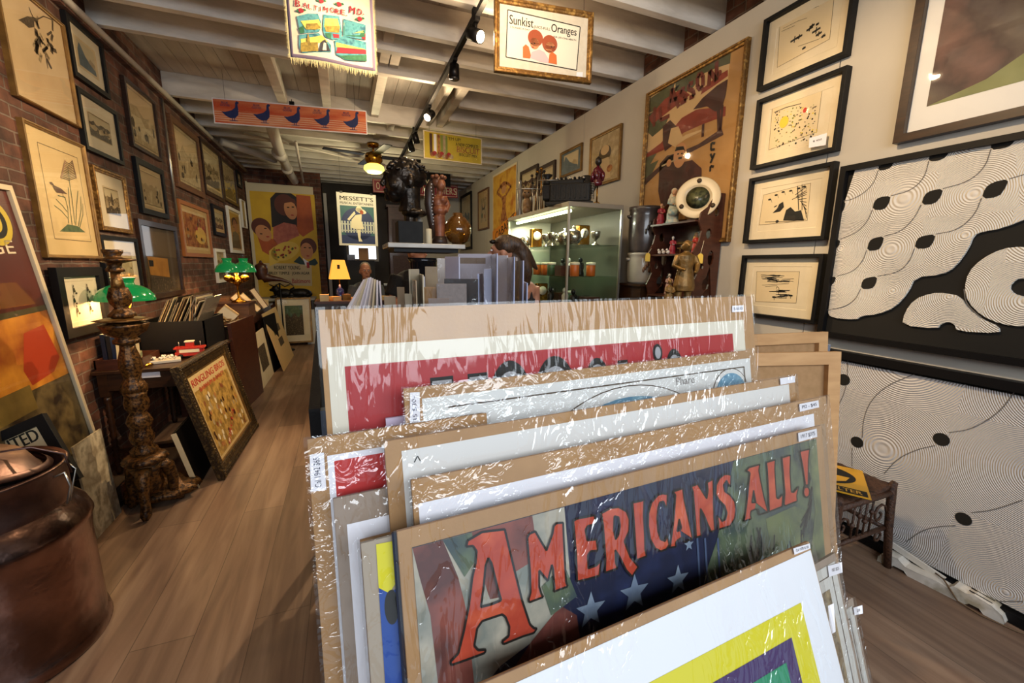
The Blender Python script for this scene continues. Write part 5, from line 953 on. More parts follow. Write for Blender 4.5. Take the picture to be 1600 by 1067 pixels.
def leanboard(name, label, cat, bl, br, tl, xtop, mat_, draw=None, th=.012, edge=None, fw=0):
    PL, w_, h_ = leanfloor(bl, br, tl, xtop); r = E(name, label, cat); r.matrix_world = PL.mat()
    MB().bx(-w_/2, w_/2, 0, th, -h_/2, h_/2, mat_).build('board', r, bevel=.001)
    if edge: mb = MB(); mb.bx(-w_/2-.006, -w_/2, -.01, th, -h_/2, h_/2, edge); mb.build('edge_strip', r)
    if draw: a = Art(); draw(a, w_/2, h_/2); a.build('print', r, -.0005)
    return r
leanboard('leaning_panel', 'black panel with a pale edge leaning beside the gilt-framed circus poster', 'panel', (310, 762), (352, 690), (281, 668), -1.13, BLACK, edge=PAPER, th=.02)
leanboard('portfolio', 'big dark brown portfolio board leaning behind the circus poster', 'portfolio', (380, 645), (412, 612), (361, 505), -1.10, MAHOG, th=.03)
def d_ma(a, w, h): a.rect(CREAM, -w, -h, w, h, 1); a.rect(ENGD, -w*.55, -h*.5, w*.6, h*.45, 2)
leanboard('matted_print', 'cream-matted dark landscape leaning behind the brown portfolio', 'print', (412, 607), (428, 583), (391, 527), -1.11, CREAM, d_ma)
leanboard('leaning_panel', 'black framed back leaning between the two cream-matted prints', 'panel', (428, 583), (444, 568), (401, 500), -1.12, BLACK, th=.01)
def d_mb(a, w, h): a.rect(TAN, -w, -h, w, h, 1); a.rect(ENGD, -w*.5, h*.15, -.02, h*.4, 2); a.rect(ENGD, .02, h*.2, w*.5, h*.45, 2); a.rect(ENGD, -w*.3, -h*.3, w*.35, -h*.02, 2)
leanboard('matted_print', 'cream mat with three small dark windows leaning nearest the back of the shop', 'print', (444, 580), (459, 555), (410, 491), -1.11, TAN, d_mb)
# tall orange poster leaning at far left, on a crate
Bx = on(170, 750, 0, -1.5); Tx = on(12, 290, 0, -1.66)
V = (Tx-Bx).normalized(); H_ = (Tx-Bx).length; U = Vector((0, 1, 0)); U = (U-V*U.dot(V)).normalized(); W_ = .84
PL = Plane(Bx-U*W_/2+V*H_/2, U, V)
def a_range(a, w, h, P):
    c = lambda pts: P.uvs(crop(0, 200, 3.557, pts)); c2 = lambda pts: P.uvs(crop(0, 400, 3.557, pts))
    a.rect(M('dark_red_brown_print', '#5a1f14', .4, mix='#4a1a12', scale=4), -w, -h, w, h, 1)
    G1 = M('orange_glow_print', '#b8641e', .4, mix=['#8a3a14', '#d9902e', '#a84e1c'], scale=3, contrast=.5); q = P.uv(0, 505)
    a.rect(G1, -w, P.uv(60, 640)[1], w, P.uv(60, 487)[1], 2); a.rect(M('olive_band_print', '#4a4228', .4), -w, P.uv(60, 487)[1], w, P.uv(60, 478)[1], 3)
    a.poly(M('red_flare_print', '#a8381a', .4), c2([(130, 430), (240, 380), (330, 560), (300, 640), (180, 720), (130, 640)]), 3)
    a.rect(M('dark_swirl_print', '#3a2a1c', .4, mix=['#6b5a38', '#2a2018', '#4f3a24'], scale=7, contrast=.5), -w, P.uv(80, 760)[1]-.3, w, P.uv(60, 605)[1], 3)
    a.rect(M('ochre_swirl_print', '#8a7238', .4, mix='#6b562a', scale=6), -w, P.uv(0, 670)[1], P.uv(60, 640)[0], P.uv(0, 622)[1], 4)
    p = P.uvs([(5, 388), (14, 390)]); a.text(CREAM, 'ORANGE', P.uv(19, 386)[0]-.30, P.uv(10, 386)[1], .07, 5, w=.62)
    y = P.uv(3, 347); a.ell(M('badge_yellow', '#c9b02c', .4), y[0]-.06, y[1], .12, .12, 5); a.ell(INK, y[0]-.06, y[1], .085, .085, 6); a.ell(M('badge_yellow'), y[0]-.06, y[1], .05, .055, 7); a.ell(INK, y[0]-.06, y[1], .03, .035, 8)
picture('framed_poster', 'tall brown and glowing orange poster in a pale frame at far left', PL, W_, H_, .028, .03, M('cream_frame', '#c9b797', .5), 0, None, PAPER, a_range, glass=True)
t = E('wooden_crate', 'dark crate under the tall orange poster', 'crate'); zt = Bx[2]-.012
MB().bx(-1.66, -1.42, 2.46, 3.34, 0, zt, M('dark_crate_wood', '#21150e', .7)).build('body', t)
for y in (2.6, 3.2): MB().bx(-1.42, -1.41, y, y+.05, .01, zt-.01, MAHOG).build('batten', t)
# WANTED sign
Tp = on(70, 645, 1, 2.62); RB = on(118, 712, 1, 2.55); LT = on(-10, 680, 1, 2.62)
U = (Tp-LT).normalized(); V0 = (Tp-RB); V = (V0-U*V0.dot(U)).normalized(); w_, h_ = .5, .36
PL = Plane(Tp-U*w_/2-V*h_/2, U, V)
def a_want(a, w, h, P): p = P.uvs([(38, 690), (79, 665)]); a.text(INK, 'WANTED', p[1][0]-.185, (p[0][1]+p[1][1])/2, .06, 2, w=.25, bold=.03)
picture('framed_sign', 'tilted black-framed WANTED notice behind the copper can', PL, w_, h_, .045, .03, BLACK, 0, None, M('cream_notice', '#d8c096', .7), a_want, glass=False, cat='sign')
sp = on(95, 655, 1, 2.75); t = E('print_stack', 'dark stack of leaning boards that props up the WANTED notice', 'boards'); MB().bx(-1.50, -1.38, 2.64, 2.67, 0, .60, DARKW).build('board', t)
# marble-patterned slab on the floor
PLm, w_, h_ = leanfloor((152, 842), (190, 800), (112, 700), -1.42)
r = E('leaning_slab', 'pale veined slab leaning on the floor behind the copper can', 'slab'); r.matrix_world = PLm.mat(); MB().bx(-w_/2, w_/2, 0, .01, -h_/2, h_/2, M('veined_stone', '#b5a68c', .4, mix=['#8f8068', '#c9bb9f', '#6b5e4a'], scale=9, contrast=.3)).build('board', r)
# big copper can
CX, CY = -1.35, 2.05
t = E('copper_can', 'large old copper milk can with a tilted lid at the left edge', 'can', (CX, CY, 0))
CU = M('hammered_copper', '#8c6a5e', .24, 1, mix=['#a88478', '#705850', '#604c46'], scale=4, bump=1.0, bscale=6, contrast=.5)
CUD = M('dull_copper', '#806460', .38, 1, mix=['#6a5450', '#94766c'], scale=4, bump=.4, bscale=10)
MB().open_lathe([(0, 0), (.31, 0), (.316, .015), (.31, .05), (.303, .06), (.303, .12), (.301, .42), (.307, .5), (.315, .515), (.31, .53)], (0, 0, 0), CU, 64).build('body', t)
MB().open_lathe([(.31, .53), (.30, .56), (.275, .59), (.262, .61)], (0, 0, 0), CU, 64).build('shoulder', t)
MB().open_lathe([(.262, .60), (.266, .62), (.262, .635), (.262, .75), (.27, .76), (.263, .768), (.25, .75), (.25, .58)], (0, 0, 0), CUD, 64).build('collar', t)
o = MB().open_lathe([(0, .10), (.05, .095), (.06, .06), (.17, .05), (.21, .0), (.245, -.02), (.25, .0), (.23, .012)], (0, 0, 0), CUD, 48).build('lid', t); o.location = (-.02, .0, .80); o.rotation_euler = (radians(-8), radians(10), 0)
mb = MB(); mb.tube([(.245, -.02, .72), (.29, -.02, .74), (.30, -.02, .68), (.28, -.02, .61)], .004, CHROME, 6); mb.tube([(.28, .0, .61), (.29, .02, .68), (.30, .03, .73), (.27, .03, .77)], .003, CHROME, 6); mb.tube([(.1, -.05, .86), (.2, .0, .85), (.28, .02, .80), (.29, .02, .72)], .004, CUD, 6); mb.build('wire_handle', t)
# carved torchere
TX, TY = -1.215, 3.06
t = E('carved_torchere', 'tall carved and gilded wooden torchere on three feet beside the desk', 'candle stand', (TX, TY, 0))
GW = M('antique_gilt_wood', '#3e2815', .38, .45, mix=['#24150b', '#6e4a22', '#1c1008'], scale=55, bump=.45, bscale=60, contrast=.5)
GWL = M('rubbed_gilt', '#7a5428', .35, .5, mix=['#4e3418', '#9a743c'], scale=20, bump=.4, bscale=60)
mb = MB(); mb.lathe([(.055, .40), (.075, .43), (.08, .46), (.05, .49), (.065, .52), (.072, .56), (.055, .60), (.06, .62), (.075, .66), (.06, .70), (.045, .72), (.068, .76), (.07, .80), (.06, .84), (.07, .87)], (0, 0, 0), GW, 30, flute=.1, nf=12)
mb.lathe([(.07, .87), (.074, .90), (.06, .93), (.045, .96), (.05, .99), (.062, 1.04), (.058, 1.10), (.042, 1.16), (.04, 1.19)], (0, 0, 0), GW, 30, flute=.16, nf=10); mb.build('lower_shaft', t)
mb = MB(); mb.lathe([(.04, 1.19), (.06, 1.20), (.06, 1.22), (.045, 1.235), (.09, 1.27), (.105, 1.31), (.11, 1.325), (.07, 1.335)], (0, 0, 0), GW, 30, flute=.12, nf=14); mb.lathe([(.05, 1.33), (.1, 1.345), (.13, 1.352), (.1, 1.36), (.04, 1.365)], (0, 0, 0), GWL, 30, flute=.1, nf=8); mb.build('bowl', t)
mb = MB(); mb.lathe([(.04, 1.36), (.07, 1.375), (.072, 1.39), (.05, 1.41), (.035, 1.43), (.055, 1.46), (.062, 1.50), (.05, 1.545), (.045, 1.56)], (0, 0, 0), GW, 30, flute=.18, nf=9); mb.build('carved_knop', t)
MB().lathe([(.04, 1.55), (.032, 1.6), (.028, 1.655)], (0, 0, 0), GWL, 20).build('upper_shaft', t)
mb = MB(); mb.lathe([(.028, 1.655), (.04, 1.66), (.04, 1.675), (.028, 1.69), (.033, 1.71), (.06, 1.72), (.095, 1.728), (.09, 1.738), (.04, 1.745), (.03, 1.755), (.042, 1.775), (.045, 1.795), (.03, 1.795)], (0, 0, 0), GW, 26, flute=.12, nf=12); mb.build('drip_pan', t)
mb = MB(); mb.lathe([(.10, .37), (.11, .39), (.09, .42), (.055, .43)], (0, 0, 0), GW, 30, flute=.15, nf=16); mb.lathe([(.05, .14), (.07, .2), (.06, .28), (.09, .37)], (0, 0, 0), GW, 20, flute=.2, nf=6); mb.build('pedestal', t)
for k in range(3):
    an = radians(-85+120*k); d = Vector((cos(an), sin(an), 0)); mb = MB()
    mb.tube([d*.05+Vector((0, 0, .34)), d*.10+Vector((0, 0, .30)), d*.12+Vector((0, 0, .2)), d*.115+Vector((0, 0, .10)), d*.135+Vector((0, 0, .04)), d*.15+Vector((0, 0, .012))], [.045, .038, .03, .026, .03, .014], GW, 8); mb.build('leg', t)
MB().lathe([(.2, .05), (.19, .09), (.12, .11), (.1, .16)], (0, .16, 0), GW, 24, flute=.2, nf=9, sy=.8).build('scrolled_base', t)
for ch in t.children: ch.scale = (.84, .84, .9) if ch.name.split('.')[0] in ('carved_knop', 'upper_shaft', 'lower_shaft') else (1, 1, .9)
# desk
DZ = .79; t = E('writing_desk', 'dark walnut desk with turned legs and a white paper label on its side', 'desk')
MB().bx(-1.68, -1.10, 3.66, 4.86, DZ-.025, DZ, DWOOD).build('desk_top', t, bevel=.004)
MB().bx(-1.66, -1.13, 3.69, 4.83, DZ-.15, DZ-.026, DWOOD).build('apron', t)
PW = 0
for x in (-1.635, -1.155):
    for y in (3.715, 4.805):
        mb = MB(); mb.box((x, y, DZ-.11), (.055, .055, .16), DWOOD); pr = [(.016, 0), (.024, .03), (.018, .06)]+[((.024 if k % 2 else .016), .07+k*.026) for k in range(20)]+[(.024, .6)]; mb.lathe(pr, (x, y, 0), DWOOD, 14); mb.build('leg', t)
MB().bx(-1.63, -1.16, 3.705, 3.725, .16, .19, DWOOD).build('stretcher', t)
lp = [on(218, 577, 1, 3.686), on(249, 577, 1, 3.686), on(249, 591, 1, 3.686), on(218, 591, 1, 3.686)]; mb = MB(); mb.bx(lp[0][0], lp[1][0], 3.684, 3.69, lp[3][2], lp[0][2], WHITE); mb.build('paper_label', t)
# green shaded brass lamps
GSH = M('green_cased_glass', '#0a6e38', .12, coat=.6, emit=.3, ecol='#12904a'); WIN = M('white_shade_lining', '#f2efe0', .4, emit=1.2, ecol='#ffe6b0')
def glamp(name, label, x, y, zb, R_, sc=1, double=False, energy=9):
    t = E(name, label, 'lamp', (x, y, zb)); hz = 1.285-zb if not double else .36
    MB().lathe([(.10*sc, 0), (.1*sc, .012), (.05*sc, .03), (.018*sc, .05), (.014*sc, hz*.5), (.03*sc, hz*.55), (.055*sc, hz*.62), (.06*sc, hz*.7), (.04*sc, hz*.78), (.02*sc, hz*.85), (.028*sc, hz*.95)], (0, 0, 0), BRASS, 24).build('base', t)
    for k, dx in enumerate((0,) if not double else (-.0, .0)):
        off = (0, 0, 0) if not double else ((-.07, -.05, 0), (.07, .06, 0))[k]
        o = MB().open_lathe([(R_, 0), (R_*1.0, .012), (R_*.97, .035), (R_*.82, .075), (R_*.6, .10), (R_*.37, .112), (R_*.34, .13), (R_*.38, .15), (R_*.43, .162)], off, GSH, 40).build('shade', t); o.location = (0, 0, hz-.01)
        i_ = MB().open_lathe([(R_*.985, .003), (R_*.955, .033), (R_*.8, .071), (R_*.58, .095), (R_*.35, .108), (R_*.32, .13), (R_*.36, .15), (R_*.415, .162)], off, WIN, 40).build('shade_lining', t); i_.location = (0, 0, hz-.01)
        MB().tube([Vector(off)+Vector((0, 0, hz-.06)), Vector(off)+Vector((0, 0, hz+.20))], .02 if not double else .022, glassmat('chimney_glass', 1) if 'chimney_glass' not in bpy.data.materials else bpy.data.materials['chimney_glass'], 14, cap=False).build('glass_chimney', t)
        if double: MB().lathe([(.02, hz-.12), (.05, hz-.09), (.05, hz-.06), (.02, hz-.04)], off, BRASS, 16).build('burner', t); MB().tube([(0, 0, hz-.14), Vector(off)+Vector((0, 0, hz-.12))], .008, BRASS, 6).build('arm', t)
        light('green_lamp_bulb', 'POINT', (x+off[0], y+off[1], zb+hz+.02), energy, WARM2, shadow_soft_size=.03)
    return t
glamp('student_lamp', 'brass oil-style lamp with a wide green glass shade on the near desk', -1.475, 3.80, DZ, .168, energy=12)
# small things on the near desk
def put(px, py, z=DZ): return on(px, py, 2, z)
t = E('desk_tray', 'low reddish wooden letter tray at the left end of the desk', 'tray'); p = put(150, 572)
x0, x1, y0, y1 = -1.67, -1.40, 3.70, 4.02
MB().bx(x0, x1, y0, y1, DZ+.001, DZ+.01, MAHOG).build('bottom', t)
for a_ in ((x0, x1, y0, y0+.01), (x0, x1, y1-.01, y1), (x0, x0+.01, y0, y1), (x1-.01, x1, y0, y1)): MB().bx(*a_, DZ+.01, DZ+.075, MAHOG).build('side', t)
for k, (x, m_, h) in enumerate(((-1.645, M('navy_book', '#161c30', .5), .23), (-1.615, M('black_book', '#1a1512', .5), .22), (-1.59, M('blue_book', '#26344e', .5), .21))):
    t = E('book', ('dark navy book at the left end of the desk tray', 'black book between the two blue ones in the desk tray', 'slate blue book beside the small propped print')[k], 'book', (x, 3.80, DZ+.012), group='books in the desk tray'); MB().bx(-.012, .012, 0, .16, 0, h, m_).build('cover', t); MB().bx(-.009, .009, .003, .162, .004, h+.002, CREAM).build('pages', t)
PL = Plane((-1.50, 3.775, DZ+.11), (1, .1, 0), (0, .15, 1)); picture('propped_print', 'small cream print of a dark tree propped in the desk tray', PL, .13, .19, .0, .01, None, 0, None, M('cream_card', '#d8c292', .8), lambda a, w, h, P: (a.ell(ENGD, w*.1, -h*.2, w*.55, h*.5, 2), a.ell(FOL, 0, -h*.5, w*.7, h*.3, 1)), glass=False, cat='print')
solo(MB().open_lathe([(0, .003), (.045, .003), (.052, .01), (.054, .075), (.052, .085), (.048, .083), (.047, .02), (0, .018)], tuple(put(210, 566))[:2]+(DZ,), M('sage_green_enamel', '#8c9070', .35, mix='#7a8060', scale=12), 24), 'tin_cup', 'sage green tin cup on the desk edge', 'cup')
p = put(258, 566); t = E('bead_dish', 'flat white dish holding pale beads at the desk corner', 'dish', (p[0]-.02, p[1]+.02, DZ), .3)
MB().box((0, 0, .012), (.22, .14, .02), M('pale_dish', '#c9c2b2', .5)).build('dish', t, bevel=.003); mb = MB(); R = random.Random(1)
for k in range(40): mb.ell((R.uniform(-.09, .09), R.uniform(-.055, .055), .03+R.uniform(0, .015)), (.009, .009, .007), M('pearl_bead', '#d8d2c6', .3), 6)
tag(mb.build('beads', t), kind='stuff')
PL = Plane(put(240, 553)+Vector((0, .08, .055)), (1, .1, .5), (-.3, .35, 1)); PL.V = (PL.V-PL.U*PL.V.dot(PL.U)).normalized(); PL.N = PL.U.cross(PL.V)
r = E('price_card', 'cream card leaning on the desk beside the green cup', 'card'); r.matrix_world = PL.mat(); MB().bx(-.035, .035, 0, .002, -.06, .06, CREAM).build('card', r)
p = Vector((-1.20, 4.02, DZ)); t = E('toy_trolley', 'small red and white toy trolley on the desk', 'toy', (p[0]+.0, p[1], DZ), .1)
RT = M('toy_red', '#a82a1c', .4); MB().box((0, 0, .035), (.19, .08, .03), RT).build('body', t); MB().box((0, -.041, .06), (.13, .004, .025), CREAM).build('window_band', t); MB().box((0, 0, .06), (.17, .07, .03), RT).build('cabin', t); MB().box((0, 0, .082), (.20, .09, .012), RT).build('roof', t); MB().box((0, 0, .108), (.05, .05, .04), RT).build('cupola', t); MB().box((0, 0, .132), (.06, .06, .008), CREAM).build('cupola_roof', t)
for s_ in (-1, 1): MB().tube([(s_*.07, 0, .085), (s_*.07, 0, .13)], .003, CHROME, 6).build('post', t)
for s_ in (-1, 1):
    for q_ in (-1, 1): MB().lathe([(.018, -.004), (.018, .004)], (s_*.06, q_*.042, .019), BLACK, 14, axis=(0, 1, 0)).build('wheel', t)
# black crate of records on the desk
t = E('record_crate', 'black open crate packed with tilted sleeves on the desk', 'crate'); x0, x1, y0, y1, zt = on(216, 530, 1, 4.24)[0], on(322, 530, 1, 4.24)[0], 4.24, 4.84, on(320, 501, 1, 4.24)[2]
for b in ((x0, x1, y0, y0+.012), (x0, x1, y1-.012, y1), (x0, x0+.012, y0, y1), (x1-.012, x1, y0, y1)): MB().bx(*b, DZ+.002, zt, BLACK).build('side', t)
MB().bx(x0, x1, y0, y1, DZ+.001, DZ+.012, BLACK).build('bottom', t)
R = random.Random(11); SL = [M('sleeve_%s' % n_, c_, .25, coat=.5) for n_, c_ in (('grey', '#6f675c'), ('tan', '#a58f68'), ('brown', '#5a4632'), ('cream', '#c4b590'), ('dark', '#2c2722'), ('olive', '#6b6650'))]
for k in range(22):
    x = x0+.02+k*(x1-x0-.12)/22; tilt = .42+R.uniform(-.012, .012); hh = R.uniform(.42, .50); y = y0+.03+R.uniform(0, .03); d = .42+R.uniform(-.02, .1)
    mb = MB(); mb.box((0, 0, hh/2), (.006, d, hh), SL[k % 6]); o = solo(mb, 'record_sleeve', 'plastic-covered sleeve tilted to the right in the black crate', 'sleeve', 'tilted sleeves in the black crate'); o.location = (x, y+d/2, DZ+.02); o.rotation_euler = (0, tilt if k < 19 else .15, 0)
# second table further back with lamp, boxes and clutter
TZ = .90; t = E('display_table', 'second dark table along the brick wall behind the desk', 'table')
MB().bx(-1.68, -1.15, 5.0, 7.9, TZ-.03, TZ, DWOOD).build('table_top', t); MB().bx(-1.66, -1.18, 5.03, 7.87, TZ-.16, TZ-.03, MAHOG).build('apron', t)
for x in (-1.64, -1.21):
    for y in (5.06, 7.84): MB().bx(x-.025, x+.025, y-.025, y+.025, 0, TZ-.16, DWOOD).build('leg', t)
glamp('double_lamp', 'brass lamp with two green glass shades on the second table', -1.18, 5.75, TZ+.19, .125, .8, True, 8)
t = E('wooden_box', 'plain wooden box under the double green lamp', 'box'); MB().bx(-1.38, -1.06, 5.58, 5.95, TZ, TZ+.185, WOODF).build('body', t); MB().bx(-1.39, -1.05, 5.57, 5.96, TZ+.16, TZ+.19, MAHOG).build('lid', t)
for k, (px, py, Y, w, h, d, ro, m_, lb) in enumerate(((375, 445, 6.4, .1, .26, .2, .7, CARD, 'tan book leaning left among the clutter on the second table'), (388, 447, 6.5, .06, .28, .2, .7, PAPER, 'cream book leaning beside the tan one on the second table'), (355, 478, 5.35, .12, .16, .12, .8, TAN, 'pale box tipped on its edge behind the black crate'), (403, 455, 6.9, .08, .3, .2, .5, WOODF, 'brown book leaning against its neighbours near the long horn'))):
    p = at(px, py, Y); mb = MB(); mb.box((0, 0, 0), (w, d, h), m_); mb.box((0, -.001, 0), (w*.7, d+.004, h*.99), CREAM); o = solo(mb, 'old_book', lb, 'book'); o.location = (p[0], Y, TZ+.002+h/2*cos(ro)+w/2*sin(ro)); o.rotation_euler = (0, -ro, .2)
p = on(405, 482, 1, 6.2); t = E('trinket_tray', 'tray heaped with small gold trinkets on the second table', 'tray', (-1.24, 5.3, TZ)); MB().box((0, 0, .012), (.2, .34, .02), WOODF).build('tray', t); mb = MB(); R = random.Random(9)
for k in range(60): mb.ell((R.uniform(-.09, .09), R.uniform(-.15, .15), .03+R.uniform(0, .02)), (.014, .012, .008), GOLDL if k % 3 else PAPER, 6)
tag(mb.build('trinkets', t), kind='stuff')
for k, (x, y, w, d, h, m_, lb) in enumerate(((-1.5, 5.3, .2, .3, .16, CARD, 'brown card box behind the trinket tray'), (-1.26, 6.5, .22, .3, .12, M('black_tin', '#1c1a18', .4), 'black tin box on the second table'), (-1.22, 7.2, .2, .25, .1, PAPER, 'pale stack of papers at the far end of the second table'), (-1.5, 6.3, .22, .4, .22, WOODF, 'brown wooden case against the wall on the second table'))):
    t = E('storage_box', lb, 'box', (x, y, TZ)); MB().bx(-w/2, w/2, -d/2, d/2, .001, h*.85, m_).build('body', t, bevel=.003); MB().bx(-w/2-.004, w/2+.004, -d/2-.004, d/2+.004, h*.8, h, m_).build('lid', t)
for k, (x, h) in enumerate(((-1.62, .26), (-1.55, .22))):
    PL = Plane((LX+.05+.02*k, 5.25+.3*k, TZ+h/2), (0, 1, 0), (-.08, 0, 1)); picture('propped_picture', ('small dark-framed picture propped on the second table under the brown framed picture', 'little cream card picture propped beside the small dark-framed one')[k], PL, .2, h, .025 if k == 0 else 0, .02, DWOOD, 0, None, (SEP, CREAM)[k], None, glass=False)
t = E('wooden_chest', 'dark low chest standing between the portfolio and the desk', 'chest'); MB().bx(-1.62, -1.2, 4.95, 5.0, .0, .6, MAHOG).build('body', t); MB().bx(-1.63, -1.19, 4.94, 5.0, .6, .62, MAHOG).build('lid', t)
# shelf under the film poster
p, q = at(428, 465, 8.9), at(492, 467, 8.9); zt = (p[2]+q[2])/2
t = E('low_shelf', 'low white-edged shelf under the yellow film poster', 'shelf'); MB().bx(p[0]-.35, q[0], 8.9, 9.4, zt-.04, zt, M('white_trim')).build('shelf_top', t)
for x in (p[0]-.3, q[0]-.05): MB().bx(x-.02, x+.02, 8.95, 9.35, 0, zt-.04, DWOOD).build('side', t)
IR = M('dark_bronze', '#1f1c1a', .4, .6, bump=.5, bscale=40)
for k, (px, lb) in enumerate(((443, 'dark bronze crouching animal at the left of the low shelf'), (469, 'dark bronze lying animal at the right of the low shelf'))):
    b = at(px, 466, 9.1); mb = MB(); mb.ell((0, 0, .09), (.17+.05*k, .09, .09), IR); mb.ell((-.12, 0, .17-.05*k), (.07, .06, .07), IR); mb.ell((-.19, 0, .15-.05*k), (.04, .035, .03), IR); mb.ell((.14, 0, .06), (.09, .09, .06), IR)
    for s_ in (-1, 1): mb.ell((-.1, s_*.04, .24-.05*k), (.015, .012, .03), IR); mb.ell((-.16, s_*.06, .025), (.07, .025, .025), IR)
    o = solo(mb, 'bronze_animal', lb, 'figurine'); o.location = (b[0], 9.1, zt); fuse(o, .012)
mb = MB(); P_ = [at(x, y, 8.3) for x, y in ((459, 447), (452, 441), (440, 437), (425, 435), (412, 434))]; mb.tube(P_, [.014, .022, .035, .055, .09], MAHOG, 12)
Q_ = [at(x, y, 8.3) for x, y in ((412, 436), (409, 428), (408, 418))]; mb.tube(Q_, [.09, .1, .1], MAHOG, 14); mb.lathe([(.1, 0), (.085, .05), (.03, .07), (.02, .12), (0, .13)], Q_[-1], MAHOG, 14)
o = solo(mb, 'giant_pipe', 'giant carved brown tobacco pipe before the yellow film poster', 'pipe'); fuse(o, .015)
b = at(436, 440, 8.3); t = E('iron_stand', 'thin iron stand with a scroll bracket carrying the giant pipe', 'stand', (b[0], 8.33, 0)); mb = MB(); mb.tube([(0, 0, .02), (0, 0, b[2]-.03)], .012, BLACKM); mb.tube([(-.16, 0, b[2]-.05), (-.08, 0, b[2]-.09), (0, 0, b[2]-.03), (.08, 0, b[2]-.09), (.16, 0, b[2]-.05)], .01, BLACKM); mb.build('post', t); MB().lathe([(.16, 0), (.14, .02), (.02, .03)], (0, 0, 0), BLACKM, 20).build('foot', t)
PL = Plane((at(460, 504, 8.75)[0], 8.8, .48), (1, 0, 0), (0, .12, 1)); picture('framed_print', 'cream-matted dark woodcut standing on the floor under the low shelf', PL, .6, .86, .03, .03, GOLDL, .1, CREAM, CREAM, a_scene(40, ENGD, FOL, ENGD))
t = E('white_carton', 'plain white carton standing beside the matted woodcut', 'box'); b = at(486, 510, 8.85); MB().bx(b[0]-.08, b[0]+.08, 8.85, 9.0, 0, .66, M('white_carton', '#cfcac4', .7)).build('body', t); MB().bx(b[0]-.08, b[0]+.08, 8.845, 9.0, .64, .67, M('white_carton')).build('flap', t)
# ------------------------------------------------------------------ right side: display case, crocks, whatnot shelf
KX0, KX1, KY0, KY1, KZ = 1.80, 2.34, 3.22, 4.62, 2.09
t = E('display_case', 'tall lit glass display case with aluminium edges against the right wall', 'display case')
AL = CHROME; f = .018
for x in (KX0, KX1):
    for y in (KY0, KY1): MB().bx(x-f/2, x+f/2, y-f/2, y+f/2, .5, KZ-.04, AL).build('corner_post', t)
MB().bx(KX0-.01, KX1+.01, KY0-.01, KY1+.01, KZ-.04, KZ, M('case_top_trim', '#8f8676', .45, .3)).build('top', t, bevel=.003)
MB().bx(KX0-.01, KX1+.01, KY0-.01, KY1+.01, 0, .5, DWOOD).build('base_cabinet', t)
for nm, vs in (('glass_front', [(KX0, KY0, .5), (KX0, KY1, .5), (KX0, KY1, KZ-.04), (KX0, KY0, KZ-.04)]), ('glass_end', [(KX0, KY0, .5), (KX1, KY0, .5), (KX1, KY0, KZ-.04), (KX0, KY0, KZ-.04)])):
    mb = MB(); mb.add(vs, [(0, 1, 2, 3)], GLASSC); mb.build(nm, t)
MB().bx(KX1, KX1+.01, KY0, KY1, .5, KZ-.04, M('case_back', '#4e4a3c', .6)).build('back_panel', t)
MB().bx(KX0, KX1, KY1-.005, KY1+.005, .5, KZ-.04, M('case_far_end', '#c5c0a8', .4)).build('far_end', t)
SHZ = (.85, 1.17, 1.46, 1.74)
for z in SHZ: mb = MB(); mb.bx(KX0+.03, KX1-.01, KY0+.02, KY1-.02, z-.006, z, glassmat('tinted_shelf_glass', 1, (.75, .85, .8, 1)) if z == SHZ[0] else bpy.data.materials['tinted_shelf_glass']); mb.build('glass_shelf', t)
TUB = M('lit_tube', '#f6ffe0', .4, emit=9, ecol='#f0ffc8')
MB().tube([(KX0+.06, KY0+.08, KZ-.065), (KX0+.06, KY1-.1, KZ-.065)], .014, TUB, 8).build('light_tube', t)
light('case_tube_light', 'AREA', (KX0+.12, (KY0+KY1)/2, KZ-.09), 20, (1, .98, .78), ((KX0+KX1)/2+.05, (KY0+KY1)/2, 1.2), shape='RECTANGLE', size=1.2, size_y=.03)
PLk = Plane((KX0+.03, 4.3, 1.5), (0, -1, 0), (0, 0, 1))
c = lambda pts: PLk.uvs(crop(780, 220, 4.103, pts)); q = c([(130, 640), (225, 650), (225, 830), (140, 790)])
r = E('printed_notice', 'cream printed notice inside the far end of the display case', 'notice', (KX0+.02, 4.30, 1.56), -pi/2); MB().bx(-.22, .22, 0, .004, -.2, .2, CREAM).build('sheet', r); a = Art(); a.text(INK, 'THE PEOPLES STORE', 0, .16, .025, 1, w=.4, bold=.03); a.rect(ENG, -.17, -.09, .02, .12, 1); a.text(INK, 'BLADES', .02, -.15, .03, 1, w=.3, bold=.03); a.ell(RED, .15, -.14, .04, .02, 2); a.build('print', r, -.001)
R = random.Random(21); SIL = M('tarnished_silver', '#a9a392', .22, .95); ORM = M('orange_tin', '#b85a1c', .4); kinds = []
